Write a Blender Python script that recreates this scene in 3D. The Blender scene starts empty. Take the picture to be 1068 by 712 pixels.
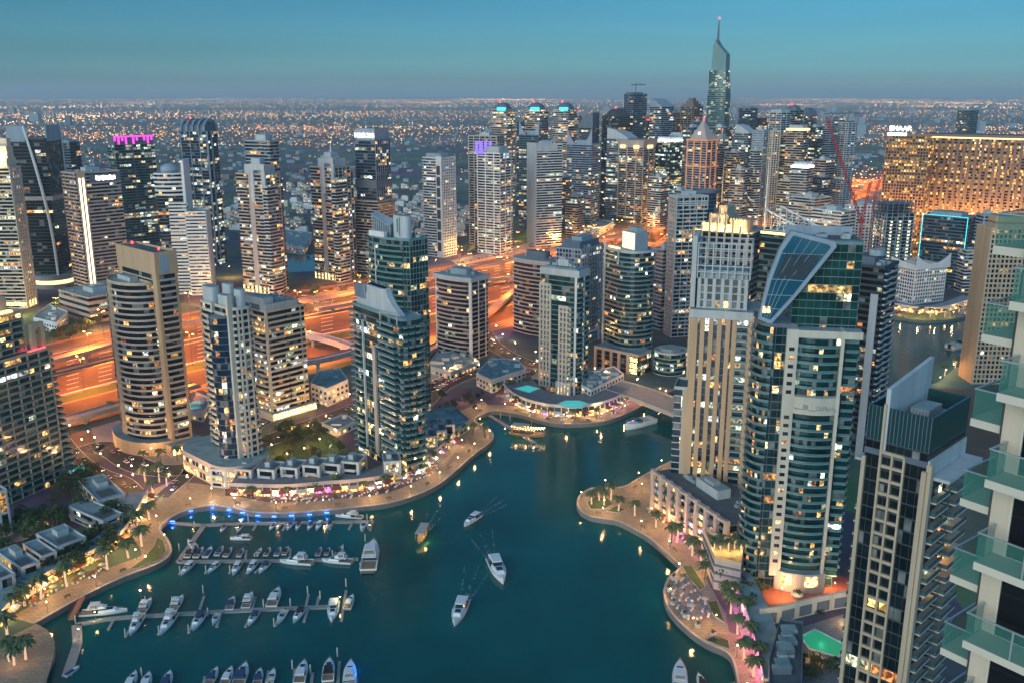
import bpy, math, random
from math import radians, sin, cos, tan, atan2, pi, sqrt, hypot
rnd = random.Random(7)
sc = bpy.context.scene
COL = sc.collection

# ---------------------------------------------------------------- camera
F, CX, CY, PITCH, H = 980.0, 534.0, 356.0, radians(14.75), 200.0
CP, SP = cos(PITCH), sin(PITCH)
cd = bpy.data.cameras.new('camera')
cam = bpy.data.objects.new('camera', cd)
COL.objects.link(cam)
cam.location = (0, 0, H)
cam.rotation_euler = (pi/2 - PITCH, 0, 0)
cd.sensor_width = 36
cd.lens = 36*F/1068
cd.clip_start = 1.0
cd.clip_end = 250000
sc.camera = cam

# ---------------------------------------------------------------- sky, afterglow, exposure
world = bpy.data.worlds.new('World')
sc.world = world
world.use_nodes = True
nt = world.node_tree
nt.nodes.clear()
N = nt.nodes.new
wo = N('ShaderNodeOutputWorld'); bg = N('ShaderNodeBackground')
sky = N('ShaderNodeTexSky')
sky.sky_type = 'NISHITA'; sky.sun_disc = False
sky.sun_elevation = radians(12.0); sky.sun_rotation = radians(215)
sky.air_density = 1.0; sky.dust_density = 0.6; sky.ozone_density = 2.5
tint = N('ShaderNodeMix'); tint.data_type = 'RGBA'; tint.blend_type = 'MULTIPLY'
tint.inputs[0].default_value = 1.0
tc = N('ShaderNodeTexCoord'); sx = N('ShaderNodeSeparateXYZ')
ramp = N('ShaderNodeValToRGB')
mp = N('ShaderNodeMapping'); mp.inputs['Scale'].default_value = (1.6, 1.6, 34)
nz = N('ShaderNodeTexNoise'); nz.inputs['Scale'].default_value = 1.3; nz.inputs['Detail'].default_value = 5
cl = N('ShaderNodeMix'); cl.data_type = 'RGBA'; cl.blend_type = 'MULTIPLY'
cr = N('ShaderNodeValToRGB')
nt.links.new(tc.outputs['Generated'], sx.inputs[0])
nt.links.new(sx.outputs['Z'], ramp.inputs[0])
e = ramp.color_ramp.elements
e[0].position = 0.0; e[0].color = (0.60, 0.92, 1.40, 1)
e[1].position = 1.0; e[1].color = (0.47, 1.14, 1.27, 1)
for zz, cc in ((.006, (.48, .86, 1.40)), (.015, (.30, .69, 1.14)), (.022, (.30, .74, 1.20)), (.042, (.24, .63, .98)), (.09, (.19, .59, .88)), (.30, (.28, .82, 1.05))):
    x = e.new(zz); x.color = (*cc, 1)
nt.links.new(tc.outputs['Generated'], mp.inputs[0]); nt.links.new(mp.outputs[0], nz.inputs[0])
nt.links.new(nz.outputs[0], cr.inputs[0])
cr.color_ramp.elements[0].position = .35; cr.color_ramp.elements[0].color = (.90, .92, .95, 1)
cr.color_ramp.elements[1].position = .65; cr.color_ramp.elements[1].color = (1.05, 1.03, 1.02, 1)
nt.links.new(sky.outputs[0], tint.inputs[6]); nt.links.new(ramp.outputs[0], tint.inputs[7])
cl.inputs[0].default_value = 1.0
ag = N('ShaderNodeMix'); ag.data_type = 'RGBA'; ag.blend_type = 'MULTIPLY'; ag.inputs[0].default_value = 1.0
ar = N('ShaderNodeValToRGB'); am = N('ShaderNodeMapRange')
am.inputs['From Min'].default_value = .25; am.inputs['From Max'].default_value = -.9
ar.color_ramp.elements[0].color = (1, 1, 1, 1); ar.color_ramp.elements[1].color = (3.3, 2.7, 2.4, 1)
nt.links.new(sx.outputs['Y'], am.inputs['Value']); nt.links.new(am.outputs[0], ar.inputs[0])
nt.links.new(tint.outputs[2], cl.inputs[6]); nt.links.new(cr.outputs[0], cl.inputs[7])
nt.links.new(cl.outputs[2], ag.inputs[6]); nt.links.new(ar.outputs[0], ag.inputs[7]); nt.links.new(ag.outputs[2], bg.inputs[0])
bg.inputs[1].default_value = 0.10
nt.links.new(bg.outputs[0], wo.inputs[0])

sd = bpy.data.lights.new('afterglow_sun', 'SUN')
sd.energy = 1.75; sd.angle = radians(50); sd.color = (1.0, 0.78, 0.63)
sun = bpy.data.objects.new('afterglow_sun', sd)
COL.objects.link(sun)
sun.rotation_euler = (radians(76), 0, radians(-35))

vs = sc.view_settings
vs.view_transform = 'Standard'; vs.look = 'None'; vs.gamma = 1.0; vs.use_curve_mapping = False
vs.exposure = 0.22
cy = sc.cycles
cy.use_denoising = True
cy.max_bounces = 4; cy.diffuse_bounces = 2; cy.glossy_bounces = 3; cy.transmission_bounces = 4
cy.transparent_max_bounces = 6; cy.volume_bounces = 0
cy.sample_clamp_indirect = 4.0; cy.sample_clamp_direct = 0
cy.caustics_reflective = False; cy.caustics_refractive = False

# ---------------------------------------------------------------- photo geometry -> world
def ray(px, py):
    dx, dy = (px-CX)/F, (py-CY)/F
    return dx, CP - dy*SP, -SP - dy*CP
def P(px, py, z=0.0):
    r = ray(px, py); t = (z-H)/r[2]
    return (r[0]*t, r[1]*t)
def PY(px, py, Y):
    r = ray(px, py); t = Y/r[1]
    return (r[0]*t, Y, H + r[2]*t)
def Yof(py): return P(CX, py)[1]

# ---------------------------------------------------------------- materials
MATS = {}
def newmat(name):
    m = bpy.data.materials.new(name); m.use_nodes = True
    MATS[name] = m
    t = m.node_tree
    return m, t, t.nodes['Principled BSDF']
def mat(name, col, rough=.7, metal=0., var=.18, scale=.25, spec=.4, streak=False, emit=None, es=1., sample=False, trans=0.):
    m, t, b = newmat(name)
    b.inputs['Roughness'].default_value = rough; b.inputs['Metallic'].default_value = metal
    b.inputs['Specular IOR Level'].default_value = spec
    if trans:
        b.inputs['Alpha'].default_value = 1-trans
    if var > 0:
        tcn = t.nodes.new('ShaderNodeTexCoord'); mpn = t.nodes.new('ShaderNodeMapping')
        nn = t.nodes.new('ShaderNodeTexNoise'); nn.inputs['Scale'].default_value = scale; nn.inputs['Detail'].default_value = 6
        nn.inputs['Roughness'].default_value = .65
        if streak: mpn.inputs['Scale'].default_value = (1, 1, .12)
        r = t.nodes.new('ShaderNodeValToRGB')
        r.color_ramp.elements[0].position = .3; r.color_ramp.elements[1].position = .72
        r.color_ramp.elements[0].color = (*[c*(1-var) for c in col], 1)
        r.color_ramp.elements[1].color = (*[min(1, c*(1+var*.6)) for c in col], 1)
        t.links.new(tcn.outputs['Object'], mpn.inputs[0]); t.links.new(mpn.outputs[0], nn.inputs[0])
        t.links.new(nn.outputs[0], r.inputs[0]); t.links.new(r.outputs[0], b.inputs['Base Color'])
    else:
        b.inputs['Base Color'].default_value = (*col, 1)
    if emit:
        b.inputs['Emission Color'].default_value = (*emit, 1); b.inputs['Emission Strength'].default_value = es
        m.cycles.emission_sampling = 'AUTO' if sample else 'NONE'
    return m
def glass(name, col, rough=.12, metal=.25, spec=.8, gain=1.0):
    """window glass: the face colour 'lit' says how a lamp-lit room shows behind it"""
    m, t, b = newmat(name)
    b.inputs['Roughness'].default_value = rough; b.inputs['Metallic'].default_value = metal
    b.inputs['Specular IOR Level'].default_value = spec
    a = t.nodes.new('ShaderNodeAttribute'); a.attribute_name = 'lit'
    tcn = t.nodes.new('ShaderNodeTexCoord')
    nn = t.nodes.new('ShaderNodeTexNoise'); nn.inputs['Scale'].default_value = .75; nn.inputs['Detail'].default_value = 4
    r = t.nodes.new('ShaderNodeValToRGB')
    r.color_ramp.elements[0].position = .42; r.color_ramp.elements[0].color = (.10, .07, .05, 1)
    r.color_ramp.elements[1].position = .62; r.color_ramp.elements[1].color = (1, 1, 1, 1)
    mx = t.nodes.new('ShaderNodeMix'); mx.data_type = 'RGBA'; mx.blend_type = 'MULTIPLY'; mx.inputs[0].default_value = 1
    t.links.new(tcn.outputs['Object'], nn.inputs[0]); t.links.new(nn.outputs[0], r.inputs[0])
    t.links.new(a.outputs['Color'], mx.inputs[6]); t.links.new(r.outputs[0], mx.inputs[7])
    t.links.new(mx.outputs[2], b.inputs['Emission Color']); b.inputs['Emission Strength'].default_value = gain*1.2
    n2 = t.nodes.new('ShaderNodeTexNoise'); n2.inputs['Scale'].default_value = .16; n2.inputs['Detail'].default_value = 2
    r2 = t.nodes.new('ShaderNodeValToRGB')
    r2.color_ramp.elements[0].position = .35; r2.color_ramp.elements[0].color = (*[c*.45 for c in col], 1)
    r2.color_ramp.elements[1].position = .68; r2.color_ramp.elements[1].color = (*[c*1.35 for c in col], 1)
    t.links.new(tcn.outputs['Object'], n2.inputs[0]); t.links.new(n2.outputs[0], r2.inputs[0])
    t.links.new(r2.outputs[0], b.inputs['Base Color'])
    m.cycles.emission_sampling = 'NONE'
    return m

mat('cream', (.62, .55, .45), streak=True); mat('tan', (.57, .375, .225), streak=True); mat('white', (.74, .73, .71), streak=True, var=.12)
mat('sandstone', (.55, .425, .30), streak=True); mat('grey', (.30, .31, .33), streak=True); mat('pale_grey', (.50, .52, .53), streak=True)
mat('brown', (.20, .145, .125), streak=True); mat('dark', (.055, .06, .07), streak=True); mat('slate', (.13, .16, .20), streak=True)
mat('teal_wall', (.16, .28, .29), streak=True); mat('mauve', (.46, .38, .35), streak=True); mat('rust', (.30, .16, .09), streak=True)
mat('bluegrey', (.30, .36, .43), streak=True)
mat('roof', (.28, .36, .36), var=.35, scale=.15); mat('roof_dark', (.11, .13, .14), var=.3, scale=.2)
mat('equip', (.36, .42, .44), var=.3, scale=.5, rough=.5)
mat('steel', (.50, .55, .57), rough=.4, metal=.5, var=.1); mat('red_steel', (.42, .05, .05), rough=.5)
mat('rail', (.10, .215, .22), rough=.12, var=.1, spec=.8); mat('rail_dark', (.07, .13, .14), rough=.12, var=.1, spec=.8)
glass('g_teal', (.012, .058, .064)); glass('g_dark', (.013, .022, .027)); glass('g_blue', (.018, .045, .085)); glass('g_grey', (.05, .07, .08))
glass('g_green', (.008, .065, .055)); glass('g_curtain', (.21, .22, .21), metal=0); glass('g_shop', (.05, .05, .05), gain=1.0)
MATS['g_shop'].cycles.emission_sampling = 'AUTO'
def glow(name, col, s, sample=False): return mat(name, (.02, .02, .02), var=0, emit=col, es=s, sample=sample)
glow('glow_warm', (1, .62, .25), 6); glow('glow_white', (1, .93, .85), 7); glow('glow_cyan', (.05, .85, .9), 1.8)
glow('glow_magenta', (1, .08, .7), 1.3); glow('glow_red', (1, .04, .05), 6); glow('glow_blue', (.03, .16, 1), 9)
glow('glow_crown', (1, .70, .28), 2.2); glow('glow_lamp', (1, .66, .3), 30); glow('glow_sodium', (1, .42, .10), 25)
glow('glow_pool', (.05, .75, .75), .55); glow('glow_green_pool', (.02, .55, .28), .45); glow('glow_trunk', (1, .60, .36), .8)
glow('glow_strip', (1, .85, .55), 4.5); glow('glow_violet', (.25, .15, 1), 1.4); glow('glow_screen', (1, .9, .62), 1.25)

# ---------------------------------------------------------------- mesh builder
class MB:
    def __init__(s): s.v = []; s.f = []; s.m = []; s.c = []; s.mi = {}
    def _m(s, name):
        if name not in s.mi: s.mi[name] = len(s.mi)
        return s.mi[name]
    def face(s, pts, m, col=(0, 0, 0)):
        i = len(s.v); s.v += pts; s.f.append(tuple(range(i, i+len(pts)))); s.m.append(s._m(m)); s.c.append(col)
    def prism(s, poly, z0, z1, m, top=None, bottom=True):
        n = len(poly); i = len(s.v)
        s.v += [(p[0], p[1], z0) for p in poly] + [(p[0], p[1], z1) for p in poly]
        k = s._m(m); kt = s._m(top) if top else k
        for a in range(n):
            b = (a+1) % n
            s.f.append((i+a, i+b, i+n+b, i+n+a)); s.m.append(k); s.c.append((0, 0, 0))
        s.f.append(tuple(i+n+a for a in range(n))); s.m.append(kt); s.c.append((0, 0, 0))
        if bottom:
            s.f.append(tuple(i+a for a in reversed(range(n)))); s.m.append(k); s.c.append((0, 0, 0))
    def box(s, x0, x1, y0, y1, z0, z1, m, top=None):
        if x0 > x1: x0, x1 = x1, x0
        if y0 > y1: y0, y1 = y1, y0
        s.prism([(x0, y0), (x1, y0), (x1, y1), (x0, y1)], z0, z1, m, top)
    def cyl(s, x, y, z0, z1, r, m, n=16, r1=None, top=None):
        r1 = r if r1 is None else r1; i = len(s.v)
        for z, q in ((z0, r), (z1, r1)):
            s.v += [(x+q*cos(2*pi*a/n), y+q*sin(2*pi*a/n), z) for a in range(n)]
        k = s._m(m)
        for a in range(n):
            b = (a+1) % n
            s.f.append((i+a, i+b, i+n+b, i+n+a)); s.m.append(k); s.c.append((0, 0, 0))
        s.f.append(tuple(i+n+a for a in range(n))); s.m.append(s._m(top) if top else k); s.c.append((0, 0, 0))
        s.f.append(tuple(i+a for a in reversed(range(n)))); s.m.append(k); s.c.append((0, 0, 0))
    def tube(s, pts, rad, m, n=6):
        """tube along 3d points; rad number or list"""
        L = len(pts); rad = rad if isinstance(rad, (list, tuple)) else [rad]*L
        i = len(s.v); k = s._m(m)
        for j, p in enumerate(pts):
            a = pts[max(0, j-1)]; b = pts[min(L-1, j+1)]
            d = [b[q]-a[q] for q in range(3)]; l = sqrt(sum(q*q for q in d)) or 1; d = [q/l for q in d]
            up = (0, 0, 1) if abs(d[2]) < .9 else (1, 0, 0)
            u = (d[1]*up[2]-d[2]*up[1], d[2]*up[0]-d[0]*up[2], d[0]*up[1]-d[1]*up[0])
            l = sqrt(sum(q*q for q in u)) or 1; u = [q/l for q in u]
            w = (d[1]*u[2]-d[2]*u[1], d[2]*u[0]-d[0]*u[2], d[0]*u[1]-d[1]*u[0])
            for q in range(n):
                c, t_ = cos(2*pi*q/n)*rad[j], sin(2*pi*q/n)*rad[j]
                s.v.append((p[0]+u[0]*c+w[0]*t_, p[1]+u[1]*c+w[1]*t_, p[2]+u[2]*c+w[2]*t_))
        for j in range(L-1):
            for q in range(n):
                r = (q+1) % n
                s.f.append((i+j*n+q, i+(j+1)*n+q, i+(j+1)*n+r, i+j*n+r)); s.m.append(k); s.c.append((0, 0, 0))
        s.f.append(tuple(i+q for q in range(n))); s.m.append(k); s.c.append((0, 0, 0))
        s.f.append(tuple(i+(L-1)*n+q for q in reversed(range(n)))); s.m.append(k); s.c.append((0, 0, 0))
    def loft(s, rings, m, caps=True):
        n = len(rings[0]); i = len(s.v); k = s._m(m)
        for r in rings: s.v += r
        for j in range(len(rings)-1):
            for a in range(n):
                b = (a+1) % n
                s.f.append((i+j*n+a, i+j*n+b, i+(j+1)*n+b, i+(j+1)*n+a)); s.m.append(k); s.c.append((0, 0, 0))
        if caps:
            s.f.append(tuple(i+a for a in reversed(range(n)))); s.m.append(k); s.c.append((0, 0, 0))
            j = len(rings)-1
            s.f.append(tuple(i+j*n+a for a in range(n))); s.m.append(k); s.c.append((0, 0, 0))
    def mesh(s, name):
        me = bpy.data.meshes.new(name)
        me.from_pydata(s.v, [], s.f)
        for nme in s.mi: me.materials.append(MATS[nme])
        me.polygons.foreach_set('material_index', s.m)
        if any(c != (0, 0, 0) for c in s.c):
            a = me.attributes.new('lit', 'FLOAT_COLOR', 'FACE')
            flat = []
            for c in s.c: flat += [c[0], c[1], c[2], 1.0]
            a.data.foreach_set('color', flat)
        me.update()
        return me
    def build(s, name, parent=None, loc=None, rot=None):
        if not s.f: return None
        o = bpy.data.objects.new(name, s.mesh(name)); COL.objects.link(o)
        if parent: o.parent = parent
        if loc: o.location = loc
        if rot is not None: o.rotation_euler = (0, 0, rot)
        return o

def tag(o, label=None, cat=None, group=None, kind=None):
    if label: o['label'] = label
    if cat: o['category'] = cat
    if group: o['group'] = group
    if kind: o['kind'] = kind
    return o
def thing(name, label, cat, loc=(0, 0, 0), rot=0, group=None):
    o = bpy.data.objects.new(name, None); COL.objects.link(o)
    o.location = loc; o.rotation_euler = (0, 0, rot); o.empty_display_size = 1
    return tag(o, label, cat, group)
def kids(o): return KIDS.get(o.name, [])
def copy_tree(src, loc, rot, label=None, group=None, scale=None):
    """a copy of a thing with copies of its parts and sub-parts"""
    r = src.copy(); COL.objects.link(r); r.location = loc; r.rotation_euler = (0, 0, rot)
    if scale: r.scale = scale if isinstance(scale, (tuple, list)) else (scale,)*3
    if label: r['label'] = label
    if group: r['group'] = group
    for ch in src.children:
        c = ch.copy(); COL.objects.link(c); c.parent = r
        for g in ch.children:
            d = g.copy(); COL.objects.link(d); d.parent = c
    return r
def offset(poly, d):
    n = len(poly); out = []
    for i in range(n):
        a, b, c = poly[i-1], poly[i], poly[(i+1) % n]
        e1 = (b[0]-a[0], b[1]-a[1]); e2 = (c[0]-b[0], c[1]-b[1])
        l1 = hypot(*e1) or 1e-6; l2 = hypot(*e2) or 1e-6
        n1 = (e1[1]/l1, -e1[0]/l1); n2 = (e2[1]/l2, -e2[0]/l2)
        k = 1 + n1[0]*n2[0] + n1[1]*n2[1]; k = max(k, .35)
        out.append((b[0]+d*(n1[0]+n2[0])/k, b[1]+d*(n1[1]+n2[1])/k))
    return out
def offset_line(line, d):
    """offset an open polyline to its left by d"""
    out = []; n = len(line)
    for i in range(n):
        a = line[max(0, i-1)]; c = line[min(n-1, i+1)]
        ex, ey = c[0]-a[0], c[1]-a[1]; l = hypot(ex, ey) or 1e-6
        out.append((line[i][0]-ey/l*d, line[i][1]+ex/l*d))
    return out
def smooth(line, it=2):
    for _ in range(it):
        o = [line[0]]
        for a, b in zip(line, line[1:]):
            o.append((a[0]*.75+b[0]*.25, a[1]*.75+b[1]*.25)); o.append((a[0]*.25+b[0]*.75, a[1]*.25+b[1]*.75))
        o.append(line[-1]); line = o
    return line
def walk(line, step, start=0.):
    """points every step metres along a polyline: (x, y, direction)"""
    out = []; need = start
    for a, b in zip(line, line[1:]):
        l = hypot(b[0]-a[0], b[1]-a[1]); t = need
        while t < l:
            out.append((a[0]+(b[0]-a[0])*t/l, a[1]+(b[1]-a[1])*t/l, atan2(b[1]-a[1], b[0]-a[0]))); t += step
        need = t-l
    return out
def seg_int(p, q, r, s):
    d = (q[0]-p[0])*(s[1]-r[1])-(q[1]-p[1])*(s[0]-r[0])
    return d
def inside(pt, poly):
    x, y = pt; c = False; n = len(poly)
    for i in range(n):
        x1, y1 = poly[i]; x2, y2 = poly[i-1]
        if (y1 > y) != (y2 > y) and x < (x2-x1)*(y-y1)/(y2-y1)+x1: c = not c
    return c
def point_light(name, loc, col, watts, parent=None, rad=.3):
    l = bpy.data.lights.new(name, 'POINT'); l.color = col; l.energy = watts; l.shadow_soft_size = rad
    o = bpy.data.objects.new(name, l); COL.objects.link(o); o.location = loc
    if parent: o.parent = parent
    return o

def spot_light(name, loc, col, watts, parent=None, rad=.3, ang=150):
    l = bpy.data.lights.new(name, 'SPOT'); l.color = col; l.energy = watts; l.shadow_soft_size = rad; l.spot_size = radians(ang); l.spot_blend = .6
    o = bpy.data.objects.new(name, l); COL.objects.link(o); o.location = loc
    if parent: o.parent = parent
    return o
# ---------------------------------------------------------------- towers
WARM = [(1, .62, .20), (1, .55, .16), (1, .74, .34), (1, .45, .12), (.95, .85, .55), (.85, 1, .70), (1, .36, .10), (.85, .92, 1)]
COOL = [(.75, 1, .85), (.9, 1, .75), (1, .85, .5), (.8, .95, 1), (1, .7, .3)]
GOLD = [(1, .52, .12), (1, .60, .18), (1, .70, .30), (1, .42, .08)]
def rect(W, D, x=0, y=0): return [(x-W/2, y-D/2), (x+W/2, y-D/2), (x+W/2, y+D/2), (x-W/2, y+D/2)]
def rrect(W, D, r, n=5, x=0, y=0, corners=(1, 1, 1, 1)):
    o = []
    for (sx_, sy_, a0, on) in ((-1, -1, pi, corners[0]), (1, -1, 1.5*pi, corners[1]), (1, 1, 0, corners[2]), (-1, 1, .5*pi, corners[3])):
        cx_, cy_ = x+sx_*(W/2-r), y+sy_*(D/2-r)
        if not on: o.append((x+sx_*W/2, y+sy_*D/2)); continue
        for i in range(n+1):
            a = a0+i/n*pi/2
            o.append((cx_+r*cos(a), cy_+r*sin(a)))
    return o
def arcfront(W, D, b, n=10, x=0, y=0):
    """rectangle whose front (-y) side bulges by b"""
    o = []
    for i in range(n+1):
        t = -1+2*i/n
        o.append((x+t*W/2, y-D/2-b*(1-t*t)))
    return o+[(x+W/2, y+D/2), (x-W/2, y+D/2)]

class Tower:
    def __init__(s, name, label, xe, yt, yb, pl=None, pr=None, az=None, th=None, W=None, D=None, hi=False,
                 cat='tower', group=None, z0=0.0, seed=None, Y=None):
        s.r = random.Random(seed if seed is not None else int(xe*13+yt*7))
        Y = Y or Yof(yb); p = PY(xe, yt, Y); a = atan2(p[0], Y)
        s.sc = F/(Y*CP+(H-p[2])*SP)
        t = radians(th) if th is not None else radians(az)-a+pi/2
        r = (cos(a), -sin(a)); f = (sin(a), cos(a))
        u = (-r[0]*cos(t)+f[0]*sin(t), -r[1]*cos(t)+f[1]*sin(t))
        v = (r[0]*sin(t)+f[0]*cos(t), r[1]*sin(t)+f[1]*cos(t))
        s.W = W or max(4, pl/s.sc/cos(t)); s.D = D or max(4, pr/s.sc/sin(t))
        c = (p[0]+u[0]*s.W/2+v[0]*s.D/2, p[1]+u[1]*s.W/2+v[1]*s.D/2)
        s.h = p[2]-z0; s.hi = hi
        s.rot = atan2(-u[1], -u[0])
        s.root = thing(name, label, cat, (c[0], c[1], z0), s.rot, group)
        s.loc = (c[0], c[1], z0)
        s.win = []; s.balc = []; s.fins = []; s.wall = MB()
    def world(s, p):
        c, q = cos(s.rot), sin(s.rot)
        return (s.loc[0]+p[0]*c-p[1]*q, s.loc[1]+p[0]*q+p[1]*c, s.loc[2]+p[2])
    def zpx(s, npx): return npx/s.sc/ .97            # metres of height shown by npx pixels near the top
    def body(s, poly, z0, z1, st=None, fh=3.4, glass='g_teal', wall='cream', bh=.9, bp=.2, bay=3.6, pier=None, lit=.12, pal=WARM, gain=2.2,
             rail='rail', roof='roof', parapet=1.2, rows=None, style=None, capwall=None, litfloor=.03):
        """poly CCW footprint; st: function(edge index, normal, length) -> dict overriding bay/pier/balc/solid/ring/nowin"""
        nf = max(1, round((z1-z0)/fh)); fh = (z1-z0)/nf; n = len(poly)
        outer = offset(poly, bp) if bp else poly
        if bh > 0:
            for k in range(nf):
                s.wall.prism(outer, z0+k*fh, z0+k*fh+bh, wall)
        edges = []
        for i in range(n):
            a, b = poly[i], poly[(i+1) % n]
            L = hypot(b[0]-a[0], b[1]-a[1])
            if L < .05: continue
            nx, ny = (b[1]-a[1])/L, -(b[0]-a[0])/L
            d = dict(bay=bay, pier=pier)
            if st:
                q = st(i, (nx, ny), L)
                if q: d.update(q)
            edges.append((i, a, b, L, nx, ny, d))
        floorlit = [1+(2.5*s.r.random() if s.r.random() < .25 else 0)-(.7*s.r.random()) for k in range(nf)]
        ringpts = {}
        for (i, a, b, L, nx, ny, d) in edges:
            nb = max(1, round(L/d['bay'])); ux, uy = (b[0]-a[0])/L, (b[1]-a[1])/L
            zoneoff = s.r.random()*10
            if not d.get('nowin'):
                for k in range(nf):
                    allfl = s.r.random() < litfloor
                    last = None
                    for j in range(nb):
                        t0, t1 = L*j/nb, L*(j+1)/nb
                        col = (0, 0, 0); gm = d.get('glass', glass)
                        if last and s.r.random() < .45: c = last
                        elif allfl and s.r.random() < .8 or s.r.random() < d.get('lit', lit)*floorlit[k]*.75: c = s.r.choice(pal)
                        else: c = None
                        last = c
                        if c:
                            g = gain*(.22+1.35*s.r.random()**2.4); col = (c[0]*g, c[1]*g, c[2]*g)
                        elif s.r.random() < .13: gm = 'g_curtain'
                        za, zb = z0+k*fh+max(bh-.002, 0), z0+(k+1)*fh
                        s.win.append(([(a[0]+ux*t0, a[1]+uy*t0, za), (a[0]+ux*t1, a[1]+uy*t1, za), (a[0]+ux*t1, a[1]+uy*t1, zb), (a[0]+ux*t0, a[1]+uy*t0, zb)],
                                      gm, col, (nx, ny)))
            else:
                m = MB()
                s.wall.face([(a[0], a[1], z0), (b[0], b[1], z0), (b[0], b[1], z1), (a[0], a[1], z1)], d.get('wall', wall))
            for (u0, u1) in d.get('solid', ()):
                s.strip(a, ux, uy, nx, ny, L*u0, L*u1, bp+.09, z0, z1+.25, d.get('swall', wall))
            pr = d.get('pier')
            if pr:
                w, p_, ev = pr[:3]; pm = pr[3] if len(pr) > 3 else wall
                for j in range(0, nb+1, ev):
                    t = min(max(L*j/nb, w/2), L-w/2)
                    s.strip(a, ux, uy, nx, ny, t-w/2, t+w/2, p_, z0+.01, z1+.21, pm)
            for bl in d.get('balc', ()):
                u0, u1, dep = bl[:3]; k0 = bl[3] if len(bl) > 3 else 1; ev = bl[4] if len(bl) > 4 else 1
                sm = d.get('slab', wall)
                for k in range(k0, nf, ev):
                    z = z0+k*fh; m = MB(); t0, t1 = L*u0, L*u1
                    def q(t, o, z_): return (a[0]+ux*t+nx*o, a[1]+uy*t+ny*o)
                    m.prism([q(t0, -.3, 0), q(t0, dep, 0), q(t1, dep, 0), q(t1, -.3, 0)][::-1] if False else [q(t0, dep, 0), q(t1, dep, 0), q(t1, 0, 0), q(t0, 0, 0)], z-.03, z+.24, sm)
                    rm = d.get('rail', rail)
                    for (ta, tb, oa, ob) in ((t0, t1, dep-.10, dep-.03), (t0+.03, t0+.10, bp, dep-.10), (t1-.10, t1-.03, bp, dep-.10)):
                        m.prism([q(ta, ob, 0), q(tb, ob, 0), q(tb, oa, 0), q(ta, oa, 0)], z+.24, z+1.25, rm)
                    s.balc.append((m, s._key((a[0]+ux*(t0+t1)/2, a[1]+uy*(t0+t1)/2, z), (nx, ny), (t1-t0)*1.3)))
            if d.get('ring'):
                ringpts.setdefault(d['ring'], []).append(i)
        for dep, ids in ringpts.items():
            out = offset(poly, dep); inn = offset(poly, dep-.08); ids = sorted(ids)
            runs = []
            for i in ids:
                if runs and runs[-1][-1] == i-1: runs[-1].append(i)
                else: runs.append([i])
            for run in runs:
                idx = run+[(run[-1]+1) % n]
                o_ = [out[i] for i in idx]; i_ = [inn[i] for i in idx]; p_ = [poly[i] for i in idx]
                for k in range(1, nf):
                    z = z0+k*fh; m = MB()
                    m.prism(o_+p_[::-1], z-.03, z+.24, wall)
                    m.prism(offset_pts(o_, i_, .03)+i_[::-1], z+.24, z+1.2, rail)
                    mid = p_[len(p_)//2]; c = sum(p[0] for p in poly)/n, sum(p[1] for p in poly)/n
                    l = hypot(mid[0]-c[0], mid[1]-c[1]) or 1
                    s.balc.append((m, s._key((mid[0], mid[1], z), ((mid[0]-c[0])/l, (mid[1]-c[1])/l), 6)))
        s.cap(poly, z1, bp, wall if not capwall else capwall, roof, parapet)
        return nf, fh
    def cap(s, poly, z, bp, wall, roof, parapet):
        o = offset(poly, bp+.02)
        s.wall.prism(o, z, z+.35, wall, top=roof)
        if parapet:
            i = offset(poly, bp-.35); n = len(poly)
            for a in range(n):
                b = (a+1) % n
                s.wall.prism([o[a], o[b], i[b], i[a]], z+.35, z+.35+parapet, wall)
    def strip(s, a, ux, uy, nx, ny, t0, t1, p, z0, z1, m):
        q = lambda t, o: (a[0]+ux*t+nx*o, a[1]+uy*t+ny*o)
        s.wall.prism([q(t0, p), q(t1, p), q(t1, -.05), q(t0, -.05)], z0, z1, m)
    def _key(s, p, nrm, area):
        w = s.world(p); c, q = cos(s.rot), sin(s.rot)
        nx, ny = nrm[0]*c-nrm[1]*q, nrm[0]*q+nrm[1]*c
        dx, dy, dz = -w[0], -w[1], H-w[2]; l = sqrt(dx*dx+dy*dy+dz*dz)
        return area*max(-.1, (dx*nx+dy*ny)/l)/(l*l)
    def part(s, name, mb, label=None):
        o = mb.build(name, s.root)
        if o and label: o['label'] = label
        return o
    def panes(s, name, quads, m='g_shop'):
        for q, c in quads:
            b = MB(); b.face(q, m, c); b.build(name, s.root)
    def equip(s, poly_w, poly_d, z, n=6, x=0, y=0, h=(1.5, 3.5), room=True):
        """plant on the roof: a lift house and cooling units"""
        if room:
            m = MB(); m.box(x-poly_w*.18, x+poly_w*.16, y-poly_d*.2, y+poly_d*.2, z+.35, z+.35+h[1]*1.3, 'pale_grey', top='roof')
            m.box(x-poly_w*.10, x+poly_w*.05, y-poly_d*.12, y+poly_d*.1, z+.35+h[1]*1.3, z+.35+h[1]*1.3+1.4, 'equip')
            s.part('plant_room', m)
        for i in range(n):
            m = MB(); w, d, hh = s.r.uniform(1.5, 4), s.r.uniform(1.5, 3), s.r.uniform(*h)
            side = -1 if i % 2 else 1
            cx_ = x+side*poly_w*s.r.uniform(.24, .38); cy_ = y+poly_d*s.r.uniform(-.34, .34)
            m.box(cx_-w/2, cx_+w/2, cy_-d/2, cy_+d/2, z+.353, z+.4+hh*.7, 'equip')
            m.cyl(cx_, cy_, z+.4+hh*.7, z+.4+hh*.7+.35, min(w, d)*.36, 'slate', 10)
            s.part('cooling_unit', m)
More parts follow.
